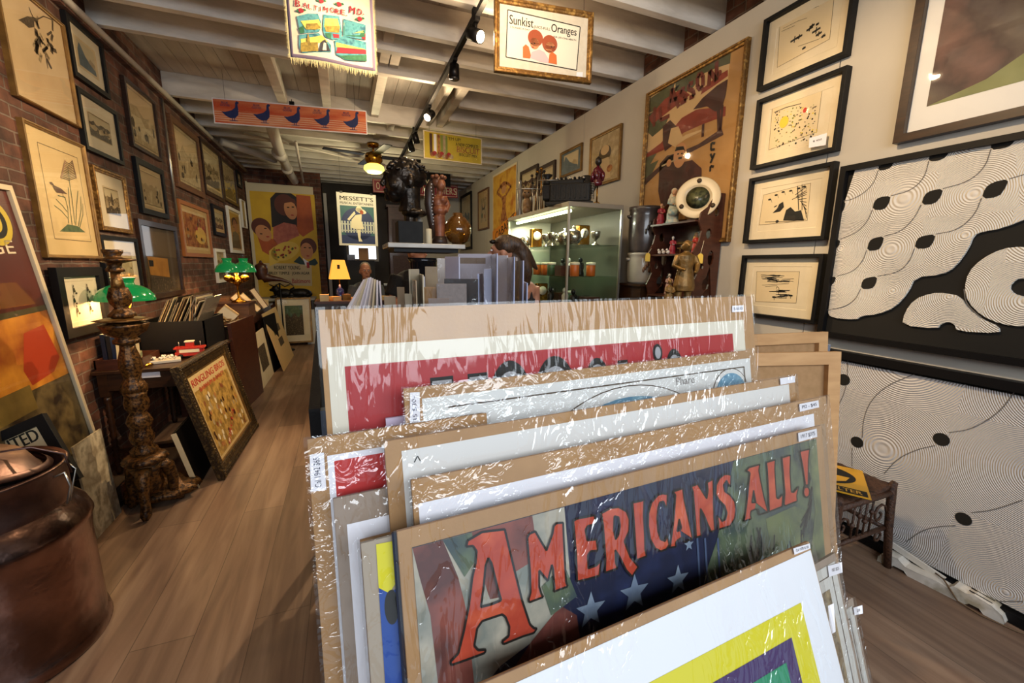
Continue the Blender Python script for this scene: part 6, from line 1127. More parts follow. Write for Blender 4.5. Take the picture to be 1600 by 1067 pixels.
def knick(kind, label, loc, s_=1, mat_=None):
    m_ = mat_ or SIL; t = E(kind, label, kind.split('_')[-1], loc, 0, 'objects on the display case shelves')
    if 'cup' in kind: MB().lathe([(.03, 0), (.032, .006), (.008, .02), (.008, .04), (.03, .06), (.036, .10), (.034, .105)], (0, 0, 0), m_, 18).build('bowl', t)
    elif 'tin' in kind: MB().lathe([(.032, 0), (.034, .002), (.034, .09), (.03, .094)], (0, 0, 0), m_, 18).build('body', t); MB().lathe([(.035, .08), (.036, .1), (.0, .104)], (0, 0, 0), CREAM, 18).build('lid', t)
    elif 'teapot' in kind: MB().lathe([(.03, 0), (.045, .01), (.06, .05), (.05, .09), (.02, .105), (.006, .11), (.01, .125), (0, .13)], (0, 0, 0), m_, 20).build('body', t); MB().tube([(.05, 0, .04), (.085, 0, .06), (.1, 0, .10)], [.014, .01, .007], m_, 8).build('spout', t); MB().tube([(-.05, 0, .085), (-.09, 0, .08), (-.09, 0, .04), (-.055, 0, .03)], .005, m_, 8).build('handle', t)
    elif 'clock' in kind: MB().box((0, 0, .08), (.1, .05, .16), m_).build('case', t, bevel=.006); MB().lathe([(.036, 0), (.036, .004)], (0, -.025, .1), CREAM, 20, axis=(0, -1, 0)).build('dial', t)
    elif 'box' in kind: MB().box((0, 0, .03), (.12, .09, .06), m_).build('body', t); MB().box((0, 0, .068), (.125, .095, .014), m_).build('lid', t)
    elif 'figurine' in kind: mb = MB(); mb.lathe([(.03, 0), (.032, .01), (.022, .05), (.024, .08), (.01, .1)], (0, 0, 0), m_, 14); mb.ell((0, 0, .118), (.018, .018, .022), m_); mb.ell((.022, 0, .07), (.012, .012, .03), m_); mb.build('body', t)
    for ch in t.children: ch.scale = (s_,)*3
spots = [('silver_teapot', 'silver teapot', SIL), ('brass_clock', 'small brass mantel clock', BRASS), ('silver_cup', 'silver stemmed cup', SIL), ('orange_tin', 'orange tin', ORM), ('china_figurine', 'pale china figurine', M('pale_china', '#c9bfae', .25)), ('wooden_box', 'small wooden box', MAHOG), ('dark_figurine', 'dark bronze figurine', IR), ('green_tin', 'green tin', M('green_tin', '#3f5a3a', .4)), ('silver_box', 'silver box', SIL)]
places = ['nearest the glass end', 'second from the glass end', 'third from the glass end', 'fourth from the glass end', 'near the far end', 'at the far end']
for rn, z, ks in (('top', 1.74, [0, 2, 0, 1, 2, 4, 2, 0, 1, 8, 0, 2]), ('second', 1.46, [3, 3, 5, 6, 7, 4, 3, 6, 3, 8, 4, 3]), ('third', 1.17, [6, 5, 4, 8, 6, 7, 1, 5, 4, 2, 6, 8]), ('lowest', .85, [5, 8, 6, 3, 5, 0, 7, 4, 1, 5, 2, 3])):
    for i, k in enumerate(ks):
        nm, lb, m_ = spots[k]; side = i % 2; knick(nm, '%s on the %s case shelf, %s side, %s' % (lb, rn, ('aisle', 'wall')[side], places[i//2]), (KX0+(.14, .38)[side]+R.uniform(-.03, .03), KY0+.12+(i//2)*.21+.06*side, z), 1.25, m_)
# objects on top of the case
IRN = M('black_iron', '#151412', .5, 0, bump=.3, bscale=60, spec=.3)
p = on(893, 300, 1, 3.50); t = E('adding_machine', 'heavy black iron counting machine with springs on top of the display case', 'machine', (1.98, 3.52, KZ), radians(-35))
mb = MB(); mb.box((0, 0, .11), (.36, .26, .16), IRN); mb.box((-.03, 0, .20), (.30, .22, .05), IRN); mb.build('body', t, bevel=.012); mb = MB(); [mb.box((-.13+.045*k, -.135, .12), (.012, .012, .12), IRN) for k in range(7)]; [mb.ell((-.12+.04*(k % 7), -.10+.035*(k//7), .235), (.012, .012, .012), CHROME if k % 3 == 0 else IRN, 8) for k in range(21)]; mb.build('keys', t)
MB().box((0, 0, .015), (.42, .3, .03), IRN).build('base', t, bevel=.005); MB().box((-.2, 0, .12), (.1, .2, .13), IRN).build('side_housing', t, bevel=.01)
mb = MB(); [mb.tube([(.18, -.10+.0*k, .06+k*.014), (.215, -.11, .06+k*.014), (.215, -.05, .06+k*.014), (.18, -.04, .06+k*.014)], .003, CHROME, 6) for k in range(10)]; mb.build('type_springs', t)
o = MB().lathe([(.085, -.012), (.095, -.006), (.095, .006), (.085, .012)], (0, 0, 0), IRN, 30, axis=(0, 1, 0)).build('hand_wheel', t); o.location = (.13, .1, .2)
mb = MB(); mb.tube([(-.22, -.02, .16), (-.42, -.06, .165), (-.50, -.08, .16)], .004, CHROME, 6); mb.tube([(-.1, -.14, .215), (-.28, -.15, .215)], .004, CHROME, 6); mb.build('carriage_rod', t)
mb = MB(); mb.tube([(-.24, .1, .0), (-.24, .1, .2)], .02, IRN); mb.lathe([(.03, .2), (.05, .24), (.02, .27), (.05, .3), (.05, .31)], (-.24, .1, 0), IRN, 14); mb.build('side_finial', t)
t = E('red_mannequin', 'small dark red bodice form on a tripod stand on the display case', 'dress form', (2.16, 3.36, KZ)); RM_ = M('wine_red_satin', '#5a1420', .22, coat=.6)
mb = MB(); mb.lathe([(.02, .17), (.045, .18), (.05, .2), (.03, .235), (.045, .27), (.052, .30), (.035, .325), (.014, .335), (.012, .35)], (0, 0, 0), RM_, 24, sy=.75); mb.build('bodice', t)
mb = MB(); mb.lathe([(.012, .345), (.03, .37), (.028, .4), (.01, .42), (0, .425)], (0, 0, 0), M('dark_finial', '#2a2018', .4), 16); mb.build('finial', t)
mb = MB(); mb.tube([(0, 0, .17), (0, 0, .03)], .007, BRASS, 8); [mb.tube([(0, 0, .04), (.07*cos(a_), .07*sin(a_), .002)], .005, BRASS, 6) for a_ in (0, 2.1, 4.2)]; mb.build('stand', t)
mb = MB(); [mb.ell((.05*cos(a_), .05*sin(a_), .25+.01*sin(5*a_)), (.02, .014, .035), RM_) for a_ in (0, .8, 2.3, 3.1, 4, 5.3)]; mb.build('drape', t)
for k, (px, lb) in enumerate(((815, 'small painted cat figurine with open mouth on the near end of the case top'),)):
    b = (KX0+.06, 4.25, KZ); mb = MB(); CT = M('cat_tan', '#9a7a52', .5, mix='#6e5436', scale=20); mb.ell((0, 0, .09), (.05, .05, .10), CT); mb.ell((0, -.02, .21), (.05, .045, .045), CT); [mb.ell((s_*.03, -.01, .26), (.012, .01, .02), CT) for s_ in (-1, 1)]; mb.ell((0, -.05, .04), (.045, .03, .04), CT)
    t = E('cat_figurine', lb, 'figurine', b, -.5); fuse(mb.build('body', t), .006, 1); mb = MB(); [mb.ell((s_*.02, -.062, .22), (.008, .006, .008), INK, 8) for s_ in (-1, 1)]; mb.build('eyes', t)
mb = MB(); CT2 = M('grey_glass', '#8f8c84', .2, .3); mb.lathe([(.03, 0), (.035, .02), (.02, .1), (.03, .2), (.026, .3), (.012, .34), (.02, .38), (0, .39)], (KX0+.06, 4.45, KZ), CT2, 18); solo(mb, 'glass_bottle', 'tall grey decanter beside the cat figurine on the case', 'bottle')
R = random.Random(6)
for k in range(14):
    x, y = KX0+.05+.03*(k % 5)+R.uniform(0, .02), 3.92+k*.022; h = R.uniform(.24, .44); mb = MB(); mb.tube([(x, y, KZ+.002), (x+R.uniform(-.02, .02), y+R.uniform(-.02, .02), KZ+h)], .005, [BRASS, DWOOD, CHROME][k % 3], 6); mb.lathe([(.012, 0), (.016, .012), (.008, .024), (0, .026)], (x, y, KZ+h-.012), [BRASS, DWOOD, IRN][k % 3], 10)
    solo(mb, 'walking_stick', 'thin upright rod with a knob in the cluster on the display case', 'stick', 'upright rods clustered on the display case')
# stoneware crocks right of the case
t = E('stool_block', 'dark wooden stand carrying the two stoneware crocks', 'stand'); MB().bx(2.31, 2.70, 2.98, 3.18, 0, 1.36, DWOOD).build('body', t) if False else MB().bx(2.42, 2.68, 3.0, 3.30, 0, 1.38, DWOOD).build('body', t)
MB().bx(2.40, 2.70, 2.98, 3.32, 1.38, 1.40, DWOOD).build('top', t)
CK = M('dark_stoneware', '#4c4542', .28, mix=['#3a3433', '#5e5551'], scale=5, coat=.5); CK2 = M('grey_salt_glaze', '#9a9488', .3, mix='#a8a296', scale=6, coat=.5)
def crock(label, x, y, z, R_, h, m_, deco):
    t = E('stoneware_crock', label, 'crock', (x, y, z)); MB().open_lathe([(0, .004), (R_*.9, .002), (R_*.94, .02), (R_, h*.3), (R_, h*.8), (R_*.97, h*.9), (R_*1.03, h*.93), (R_*1.03, h), (R_*.95, h), (R_*.93, h*.9), (R_*.93, .03), (0, .03)], (0, 0, 0), m_, 40).build('body', t)
    mb = MB(); an0 = math.atan2(-y, -x)
    for k in range(7): an = an0+.5+(k-3)*.13; mb.ell((R_*1.0*cos(an), R_*1.0*sin(an), h*(.45+.08*(k % 3))), (.012, .012, .026), deco, 8)
    mb.build('painted_motif', t)
    for s_ in (-1, 1): an = an0+s_*1.2; mb = MB(); mb.tube([(R_*cos(an-.2), R_*sin(an-.2), h*.78), (R_*1.12*cos(an), R_*1.12*sin(an), h*.8), (R_*cos(an+.2), R_*sin(an+.2), h*.78)], .012, m_, 8); mb.build('lug_handle', t)
crock('pale grey stoneware crock with a faint brown flower under the dark crock', 2.55, 3.16, 1.40, .13, .275, CK2, M('brown_glaze', '#6a4a34', .4))
crock('dark brown glazed stoneware crock stacked above the pale grey one', 2.55, 3.16, 1.676, .14, .40, CK, M('dark_glaze', '#28221f', .3))
# whatnot shelf with fretwork sides
WX, WY0, WY1 = 2.70, 2.44, 2.96
t = E('whatnot_shelf', 'red-brown wall whatnot with fretwork scroll sides crowded with figurines', 'shelf')
RB_ = MAHOG
def fret(y):
    out = [(0, 1.02), (.22, 1.05), (.25, 1.2), (.235, 1.32), (.26, 1.40), (.21, 1.5), (.24, 1.6), (.27, 1.66), (.22, 1.74), (.2, 1.82), (.235, 1.88), (.22, 1.95), (.15, 2.0), (.12, 2.06), (.06, 2.10), (0, 2.1)]
    P_ = out
    for hc in ([(.07+.03*cos(k*pi/4), 1.22+.045*sin(k*pi/4)) for k in range(8)], [(.12+.035*cos(k*pi/4), 1.42+.05*sin(k*pi/4)) for k in range(8)], [(.09+.03*cos(k*pi/4), 1.62+.06*sin(k*pi/4)) for k in range(8)], [(.13+.028*cos(k*pi/4), 1.80+.04*sin(k*pi/4)) for k in range(8)], [(.07+.022*cos(k*pi/4), 1.96+.035*sin(k*pi/4)) for k in range(8)], [(.17+.018*cos(k*pi/4), 1.56+.03*sin(k*pi/4)) for k in range(8)], [(.15+.02*cos(k*pi/4), 1.3+.035*sin(k*pi/4)) for k in range(8)]): P_ = bridge(P_, hc)
    return MB().prism(P_, (WX, y, 0), (-1, 0, 0), (0, 0, 1), (0, 1, 0), 0, .014, RB_)
fret(WY0).build('fretwork_side', t); fret(WY1-.014).build('fretwork_side', t)
for z, d in ((1.90, .26), (1.655, .24), (1.32, .25), (1.06, .24)): MB().bx(WX-d, WX-.002, WY0+.014, WY1-.014, z-.014, z, RB_).build('shelf_board', t)
MB().bx(WX-.012, WX-.001, WY0+.02, WY1-.02, 1.04, 1.95, RB_).build('back_board', t)
# statues
def statue(name, label, loc, h, robe, skin, veil=None, lean=0, seated=False, rz=0, cat='figurine', child=None):
    t = E(name, label, cat, loc, rz); s_ = h/1.0; mb = MB()
    mb.lathe([(.17, 0), (.18, .03), (.15, .12), (.16, .25), (.13, .42), (.10, .52)], (0, 0, 0), robe, 20, sy=.85, flute=.14, nf=11)
    mb.ell((0, 0, .58), (.13, .10, .17), robe); mb.tube([(.11, -.02, .68), (.15, -.07, .55), (.05, -.14, .50)], [.045, .04, .025], robe, 8); mb.tube([(-.11, -.02, .68), (-.15, -.07, .55), (-.04, -.14, .52)], [.045, .04, .025], robe, 8)
    if seated: mb.ell((0, -.1, .3), (.16, .14, .12), robe)
    fuse(mb.build('robed_body', t), .018, 1)
    mb = MB(); mb.ell((0, -.01, .85), (.065, .07, .085), skin, 16); mb.ell((0, -.08, .84), (.012, .015, .018), skin, 8); mb.tube([(0, 0, .70), (0, 0, .79)], .035, skin, 10); mb.build('head', t); MB().ell((.03, -.15, .51), (.025, .03, .02), skin, 8).build('hand', t); MB().ell((-.03, -.15, .52), (.025, .03, .02), skin, 8).build('hand', t)
    mb = MB(); [mb.ell((q_*.025, -.073, .865), (.008, .006, .006), INK, 8) for q_ in (-1, 1)]; mb.build('eyes', t)
    if veil: mb = MB(); mb.ell((0, .025, .88), (.085, .08, .09), veil, 16); mb.ell((0, .06, .68), (.13, .06, .2), veil, 14); mb.build('veil', t)
    if child: mb = MB(); mb.ell((.05, -.17, .6), (.05, .045, .09), child, 12); mb.ell((.05, -.18, .72), (.04, .04, .045), skin, 12); mb.build('child', t)
    for ch in t.children: ch.scale = (s_,)*3
    return t
SKN = M('painted_skin', '#c99a78', .4); IV = M('ivory_veil', '#c9bfa6', .45); BLR = M('pale_blue_robe', '#7aa0a8', .45, mix='#c9c0a8', scale=9); RR = M('wine_robe', '#8e2230', .45); GLD = M('gilt_figure', '#8a6836', .4, .45, mix='#54401f', scale=14, bump=.3, bscale=50)
statue('madonna_statue', 'seated mother and child statue in a pale blue robe on the top of the whatnot', (2.52, 2.78, 1.90), .29, BLR, SKN, IV, seated=True, rz=-.6, child=IV)
statue('saint_statue', 'small wine-red robed statue left of the seated mother and child', (2.52, 2.92, 1.90), .19, RR, SKN, None, rz=-.5)
t = E('china_plate', 'large cream rimmed plate with a dark oval scene standing on the whatnot', 'plate', (2.51, 2.52, 1.902+.165), 0); t.rotation_euler = (0, 0, radians(-48))
ax = (0, -1, .18); MB().lathe([(.155, .0), (.157, .006), (.15, .008), (.10, .0), (.0, -.004)], (0, 0, 0), M('cream_china', '#b8a684', .35), 48, axis=ax).build('plate', t)
n_ = Vector(ax).normalized(); MB().lathe([(.082, .0045), (0, .005)], (0, 0, 0), M('dark_scene_transfer', '#3e4230', .3, mix=['#5f6040', '#2a2e24', '#8a7a5a'], scale=28, contrast=.4), 36, axis=ax).build('centre_scene', t)
[MB().lathe([(.017, .01), (0, .011)], Vector((.125*sin(a_), .125*cos(a_)*.18, .125*cos(a_))), INKB, 14, axis=ax).build('rim_medallion', t) for a_ in (0, 2.1, 4.2)]
mb = MB(); mb.tube([(-.06, -.03, -.16), (0, .02, -.155), (.06, -.03, -.16)], .006, DWOOD, 6); mb.tube([(0, .0, -.16), (0, .06, -.0)], .006, DWOOD, 6); mb.build('plate_stand', t)
statue('red_doll', 'small doll in a bright red dress at the left of the middle shelf', (2.56, 2.80, 1.655), .16, RR, M('china_white', '#d8cfc4', .3), None, rz=-.5)
statue('red_doll', 'red-dressed round-faced doll at the right of the middle shelf', (2.57, 2.56, 1.655), .17, M('toy_red'), SKN, M('straw_hair', '#b08a4a', .6), rz=-.5)
for k in range(3): t = E('china_animal', ('tiny white china animal left of the red doll', 'tiny white china animal directly before the red doll', 'tiny white china animal right of the red doll')[k], 'figurine', (2.50, 2.88-.05*k, 1.655), group='tiny white china animals'); mb = MB(); mb.ell((0, 0, .018), (.018, .012, .016), M('china_white'), 10); mb.ell((-.014, 0, .036), (.01, .009, .01), M('china_white'), 10); mb.build('body', t)
statue('china_clown', 'pale painted figurine with black ears on the lower shelf of the whatnot', (2.58, 2.83, 1.32), .19, M('pale_pink_glaze', '#b08a7c', .4), M('china_white'), M('black_glaze', '#1c1a18', .3), rz=-.5)
# gilded man statue with a child, standing on a side table before the whatnot
t = E('gilded_statue', 'gilded statue of a bald man in a long coat beside the whatnot', 'statue', (2.27, 2.34, 1.28), -.35)
mb = MB()
for s_ in (-1, 1): mb.tube([(s_*.035, 0, .0), (s_*.035, .005, .1), (s_*.03, 0, .2)], [.02, .028, .032], GLD, 8)
mb.ell((-.035, -.025, .01), (.02, .04, .012), GLD); mb.ell((.035, -.025, .01), (.02, .04, .012), GLD)
mb.lathe([(.07, .1), (.075, .14), (.06, .22), (.052, .26), (.062, .32), (.06, .355), (.025, .375)], (0, 0, 0), GLD, 20, sy=.7, flute=.12, nf=9)
mb.tube([(.06, 0, .35), (.085, -.01, .29), (.06, -.05, .24)], [.022, .019, .014], GLD, 8); mb.tube([(-.06, 0, .35), (-.09, -.02, .28), (-.05, -.07, .255)], [.022, .019, .014], GLD, 8)
mb.ell((.05, -.06, .235), (.015, .018, .012), GLD, 8); mb.ell((-.04, -.08, .255), (.015, .018, .012), GLD, 8); mb.tube([(0, 0, .36), (0, 0, .4)], .018, GLD, 8); mb.ell((0, -.005, .422), (.03, .034, .038), GLD, 16); mb.ell((0, -.042, .418), (.006, .008, .009), GLD, 8); [mb.ell((q_*.028, .004, .41), (.012, .018, .022), GLD, 8) for q_ in (-1, 1)]
fuse(mb.build('figure', t), .0045, 1); MB().lathe([(.1, -.02), (.1, 0), (0, 0)], (0, 0, 0), MAHOG, 24).build('base', t)
statue('child_statue', 'small brown gilt statue of a child at the knee of the gilded man', (2.16, 2.36, 1.26), .22, GLD, GLD, None, rz=-.3)
t = E('side_table', 'dark narrow side table under the gilded statue', 'table'); MB().bx(2.02, 2.42, 2.18, 2.43, 1.235, 1.26, DWOOD).build('table_top', t)
for x in (2.05, 2.39):
    for y in (2.21, 2.40): MB().bx(x-.015, x+.015, y-.015, y+.015, 0, 1.235, DWOOD).build('leg', t)
for k, (px, py, ty) in enumerate(((1012, 402, 388), (1094, 404, 376))):
    b = on(px, py, 0, 2.41); c_ = on(px+6, ty, 0, 2.445); t = E('hang_tag', ('yellow paper price tag hanging at the left end of the whatnot', 'yellow paper price tag hanging at the right end of the whatnot')[k], 'tag', b, -.4); MB().prism([(-.02, -.034), (.02, -.034), (.02, .022), (.009, .036), (-.009, .036), (-.02, .022)], (0, 0, 0), (1, 0, 0), (0, 0, 1), (0, -1, 0), 0, .002, M('tag_yellow', '#dcb648', .7)).build('tag', t); R_ = Matrix.Rotation(.4, 3, 'Z'); v_ = R_ @ (c_-b); MB().tube([(0, 0, .034), v_*.6+Vector((0, 0, .012)), v_], .0013, CREAM, 5).build('string', t)
mb = MB(); mb.tube([(2.27, 2.34, 1.75), (2.27, 2.34, 1.69)], .004, GOLDL, 6); mb.tube([(2.24, 2.34, 1.735), (2.30, 2.34, 1.735)], .004, GOLDL, 6); 
cr = solo(mb, 'small_cross', 'small gilt cross standing behind the head of the gilded man', 'cross'); cr.location = (.28, .36, -.0); cr.data.transform(Matrix.Translation((0, 0, -.034)))
# ------------------------------------------------------------------ marble shelf with the bronze head
MX0, MX1, MY, MZ = .26, .76, 2.95, 1.685
t = E('marble_stand', 'marble-topped stand on a dark column behind the front bin', 'stand'); MB().bx(MX0, MX1, MY-.2, MY+.2, MZ-.03, MZ, M('white_marble', '#b8b4ac', .2, mix='#8f8b84', scale=5)).build('marble_top', t, bevel=.004)
MB().bx(MX0+.04, MX1-.04, MY-.16, MY+.16, MZ-.055, MZ-.03, BLACK).build('bracket', t); MB().lathe([(.16, 0), (.15, .05), (.08, .1), (.075, .85), (.09, 1.0), (.09, MZ-.12), (.11, MZ-.09)], ((MX0+MX1)/2, MY, 0), M('glossy_dark_column', '#26262a', .08, .6, bump=.3, bscale=6), 28).build('column', t)
BZ = M('dark_bronze_patina', '#282421', .3, .75, mix=['#383029', '#1c1a19', '#4a3c2c'], scale=7, bump=.4, bscale=26, contrast=.4)
hx = .40; t = E('bronze_bust', 'large dark bronze head of a man facing left on a black block', 'sculpture', (hx, MY, MZ)); MB().bx(-.06, .1, -.09, .09, 0, .145, M('black_stone', '#101010', .55, mix='#181818', scale=20, spec=.2)).build('plinth', t, bevel=.003)
mb = MB(); z = .40
mb.ell((.02, 0, z+.045), (.128, .098, .105), BZ, 20); mb.ell((-.04, 0, z-.01), (.085, .08, .12), BZ, 18); mb.ell((-.065, 0, z-.085), (.055, .058, .05), BZ, 16); mb.ell((-.105, 0, z-.10), (.026, .03, .026), BZ, 12)
mb.tube([(-.118, 0, z+.03), (-.142, 0, z-.02), (-.128, 0, z-.03)], [.012, .018, .016], BZ, 10); mb.ell((-.115, 0, z+.045), (.02, .055, .014), BZ, 12); mb.ell((-.122, 0, z-.055), (.016, .03, .008), BZ, 12); mb.ell((-.118, 0, z-.072), (.016, .028, .009), BZ, 12)
for s_ in (-1, 1): mb.ell((-.10, s_*.035, z+.02), (.016, .018, .012), BZ, 10); mb.ell((-.07, s_*.06, z-.03), (.04, .022, .03), BZ, 12); mb.ell((.03, s_*.098, z-.005), (.022, .014, .038), BZ, 12)
R = random.Random(12)
for k in range(60): a1, a2 = R.uniform(-.3, 2.6), R.uniform(-1.4, 1.4); mb.ell((.02+.125*sin(a1-1.0), .095*sin(a2)*.95, z+.05+.10*cos(a1-1.0)*cos(a2)), (.018, .011, .010), BZ, 8)
mb.tube([(.03, 0, z-.04), (.035, 0, z-.13), (.03, 0, z-.19)], [.075, .068, .075], BZ, 16); mb.ell((.06, 0, z-.195), (.085, .09, .03), BZ, 16); mb.tube([(.03, 0, .2), (.03, 0, .14)], .04, BZ, 10)
fuse(mb.build('head', t), .0045, 1, .004, .02)
t = E('wooden_figurehead', 'painted carved wooden woman leaning beside the bronze head', 'sculpture', (.635, MY+.02, MZ), .2)
WD = M('carved_skin_wood', '#8a5236', .4, mix=['#6e3c26', '#9c6444'], scale=12, bump=.3, bscale=30); DK = M('dark_painted_wood', '#2a1c16', .4, mix='#3a2a22', scale=14)
mb = MB(); mb.tube([(.0, 0, .05), (.0, 0, .14), (-.005, 0, .2)], [.035, .04, .045], WD, 12); mb.ell((.0, -.01, .235), (.052, .045, .04), WD); mb.ell((.0, 0, .29), (.05, .042, .05), WD); mb.ell((.015, -.035, .305), (.028, .022, .026), WD); mb.tube([(.04, 0, .33), (.06, -.02, .27), (.03, -.05, .225)], [.02, .018, .014], WD, 8); mb.tube([(0, 0, .32), (.01, 0, .375)], .022, WD, 10); mb.ell((.012, -.01, .405), (.033, .036, .045), WD, 14); mb.ell((.016, -.047, .40), (.006, .008, .01), WD, 8); fuse(mb.build('body', t), .006, 1)
mb = MB(); mb.ell((0, .015, .425), (.045, .04, .04), M('auburn_carved_hair', '#7a4a30', .45, bump=.5, bscale=40)); [mb.ell((.04*cos(k), .035*sin(k), .455), (.018, .018, .014), M('auburn_carved_hair'), 8) for k in range(7)]; mb.build('hair', t)
mb = MB(); mb.tube([(-.03, .03, .44), (-.055, .03, .38), (-.06, .03, .28), (-.045, .03, .17), (-.02, .03, .05)], [.02, .034, .036, .03, .03], DK, 10); mb.tube([(.0, 0, .0), (.0, 0, .06)], [.06, .045], DK, 12); mb.build('wing_panel', t)
mb = MB(); [mb.ell((-.052+.006*sin(k), -.006, .14+k*.022), (.004, .003, .004), WHITE, 6) for k in range(13)]; mb.build('studs', t)
solo(MB().lathe([(.02, 0), (.021, .002), (.02, .095), (.014, .1), (.003, .1)], (.535, MY-.1, MZ), M('candle_wax', '#c9c0a4', .5), 18), 'pillar_candle', 'short cream pillar candle between the bronze head and wooden figure', 'candle')
AMB = M('amber_glass', '#8a5a1c', .05, trans=.55, coat=.5, mix='#6a3e10', scale=9)
t = E('glass_bowl', 'round amber glass bowl with bright reflections right of the wooden figure', 'bowl', (.765, MY+.02, MZ-.0))
MB().open_lathe([(0, .004), (.03, .003), (.07, .03), (.096, .09), (.094, .14), (.06, .19), (.035, .205), (.035, .225), (.03, .225), (.03, .2)], (0, 0, 0), AMB, 36).build('bowl', t); mb = MB(); R = random.Random(4); [mb.ell((R.uniform(-.05, .05), R.uniform(-.05, .05), .05+R.uniform(0, .03)), (.016, .016, .014), M('orange_marble', '#b8541c', .15), 8) for k in range(24)]; tag(mb.build('marbles', t), kind='stuff')
bpy.data.objects['marble_top'].scale = (1, 1, 1)
solo(MB().box((.47, MY+.08, MZ+.18+.001), (.05, .04, .36), M('grey_cup', '#8f8a80', .4)) if False else MB().lathe([(.02, 0), (.024, .08), (.022, .17), (.026, .2), (0, .2)], (.51, MY+.1, MZ), M('grey_cup', '#8f8a80', .4), 16), 'grey_vase', 'slim grey vase just behind the neck of the bronze head', 'vase')
# ------------------------------------------------------------------ people
HSK = M('person_skin', '#a8745a', .5, mix='#b5826a', scale=20)
def face(mb, c, s_, skin, yaw=0):
    rt = Matrix.Rotation(yaw, 3, 'Z'); q = lambda x, y, z: Vector(c)+rt @ Vector((x*s_, y*s_, z*s_))
    mb.ell(q(0, .01, .02), (.076*s_, .092*s_, .105*s_), skin, 20, rt); mb.ell(q(0, -.02, -.05), (.058*s_, .065*s_, .07*s_), skin, 16, rt); mb.ell(q(0, -.06, -.095), (.024*s_, .022*s_, .02*s_), skin, 10, rt)
    mb.tube([q(0, -.085, .02), q(0, -.108, -.02), q(0, -.09, -.028)], [.009*s_, .014*s_, .012*s_], skin, 8); mb.ell(q(0, -.088, -.058), (.024*s_, .012*s_, .006*s_), skin, 10, rt); mb.ell(q(0, -.084, -.068), (.02*s_, .012*s_, .006*s_), skin, 10, rt)
    for e in (-1, 1): mb.ell(q(e*.078, .012, -.005), (.012*s_, .022*s_, .032*s_), skin, 10, rt); mb.ell(q(e*.03, -.082, .033), (.022*s_, .012*s_, .006*s_), skin, 8, rt)
    return q, rt
def eyes(t, q, s_):
    mb = MB(); [mb.ell(q(e*.03, -.080, .014), (.010*s_, .007*s_, .006*s_), WHITE, 10) for e in (-1, 1)]; [mb.ell(q(e*.03, -.0855, .014), (.005*s_, .004*s_, .005*s_), INK, 8) for e in (-1, 1)]; mb.ell(q(0, -.096, -.063), (.02*s_, .004*s_, .003*s_), M('lip_tone', '#7a4238', .5), 8); mb.build('eyes_and_mouth', t)
def fingers(mb, w, d, skin, s_=1):
    w = Vector(w); d = Vector(d).normalized(); sd = d.cross(Vector((0, 0, 1))).normalized(); up = sd.cross(d)
    mb.ell(w+d*.045, (.036, .036, .022), skin, 10)
    for k, l in enumerate((.07, .08, .075, .06)): b = w+d*.075+sd*(.024-.016*k); mb.tube([b, b+d*l*.55-up*.006, b+d*l*.9-up*.022], [.009, .008, .007], skin, 7)
    mb.tube([w+d*.02+sd*.03, w+d*.05+sd*.055-up*.01, w+d*.075+sd*.06-up*.02], [.011, .009, .008], skin, 7)
# seated older man at the back
b = on(571, 424, 1, 6.5); hz = b[2]
t = E('person', 'seated person with grey hair and grey shirt at the back of the shop', 'person', (b[0], 6.5, 0))
mb = MB(); q, rt = face(mb, (0, 0, hz), 1, HSK, .15); mb.tube([(0, .02, hz-.06), (0, .03, hz-.16)], .05, HSK, 12); mb.ell((0, .04, hz-.27), (.19, .11, .13), HSK, 18); mb.tube([(0, .05, hz-.25), (0, .05, .55)], [.15, .16], HSK, 16); mb.ell((0, .02, .50), (.18, .18, .1), HSK, 14)
for s_ in (-1, 1):
    mb.tube([(s_*.17, .04, hz-.22), (s_*.22, -.02, hz-.42), (s_*.15, -.2, hz-.5)], [.055, .045, .034], HSK, 10); mb.tube([(s_*.09, 0, .5), (s_*.11, -.42, .5), (s_*.11, -.45, .1), (s_*.11, -.5, .05)], [.08, .06, .045, .04], HSK, 10); fingers(mb, (s_*.15, -.2, hz-.5), (-s_*.3, -1, -.1), HSK)
fuse(mb.build('body', t), .009, 2); eyes(t, q, 1)
mb = MB(); mb.ell((0, .035, hz+.05), (.082, .085, .09), M('grey_hair', '#6a625c', .8, bump=.4, bscale=60), 18); fuse(mb.build('hair', t), .01, 1)
SH = M('slate_shirt', '#4a5058', .85, bump=.2, bscale=30); mb = MB(); mb.ell((0, .04, hz-.28), (.215, .13, .14), SH, 18); mb.tube([(0, .05, hz-.26), (0, .05, .52)], [.17, .18], SH, 18)
for s_ in (-1, 1): mb.tube([(s_*.17, .04, hz-.22), (s_*.225, -.02, hz-.40)], [.075, .065], SH, 12)
fuse(mb.build('shirt', t), .012, 2); mb = MB()
for s_ in (-1, 1): mb.tube([(s_*.09, .02, .5), (s_*.11, -.42, .5), (s_*.11, -.45, .1)], [.1, .078, .06], NAVY, 12)
fuse(mb.build('trousers', t), .014, 1)
t = E('office_chair', 'dark chair under the seated person at the back', 'chair', (b[0], 6.55, 0)); MB().box((0, .02, .37), (.46, .46, .05), BLACK).build('seat', t); MB().box((0, .26, .75), (.44, .04, .5), BLACK).build('backrest', t)
for s_ in (-1, 1):
    for r_ in (-1, 1): MB().tube([(s_*.2, .02+r_*.2, .35), (s_*.2, .02+r_*.2, 0)], .015, BLACKM, 8).build('leg', t)
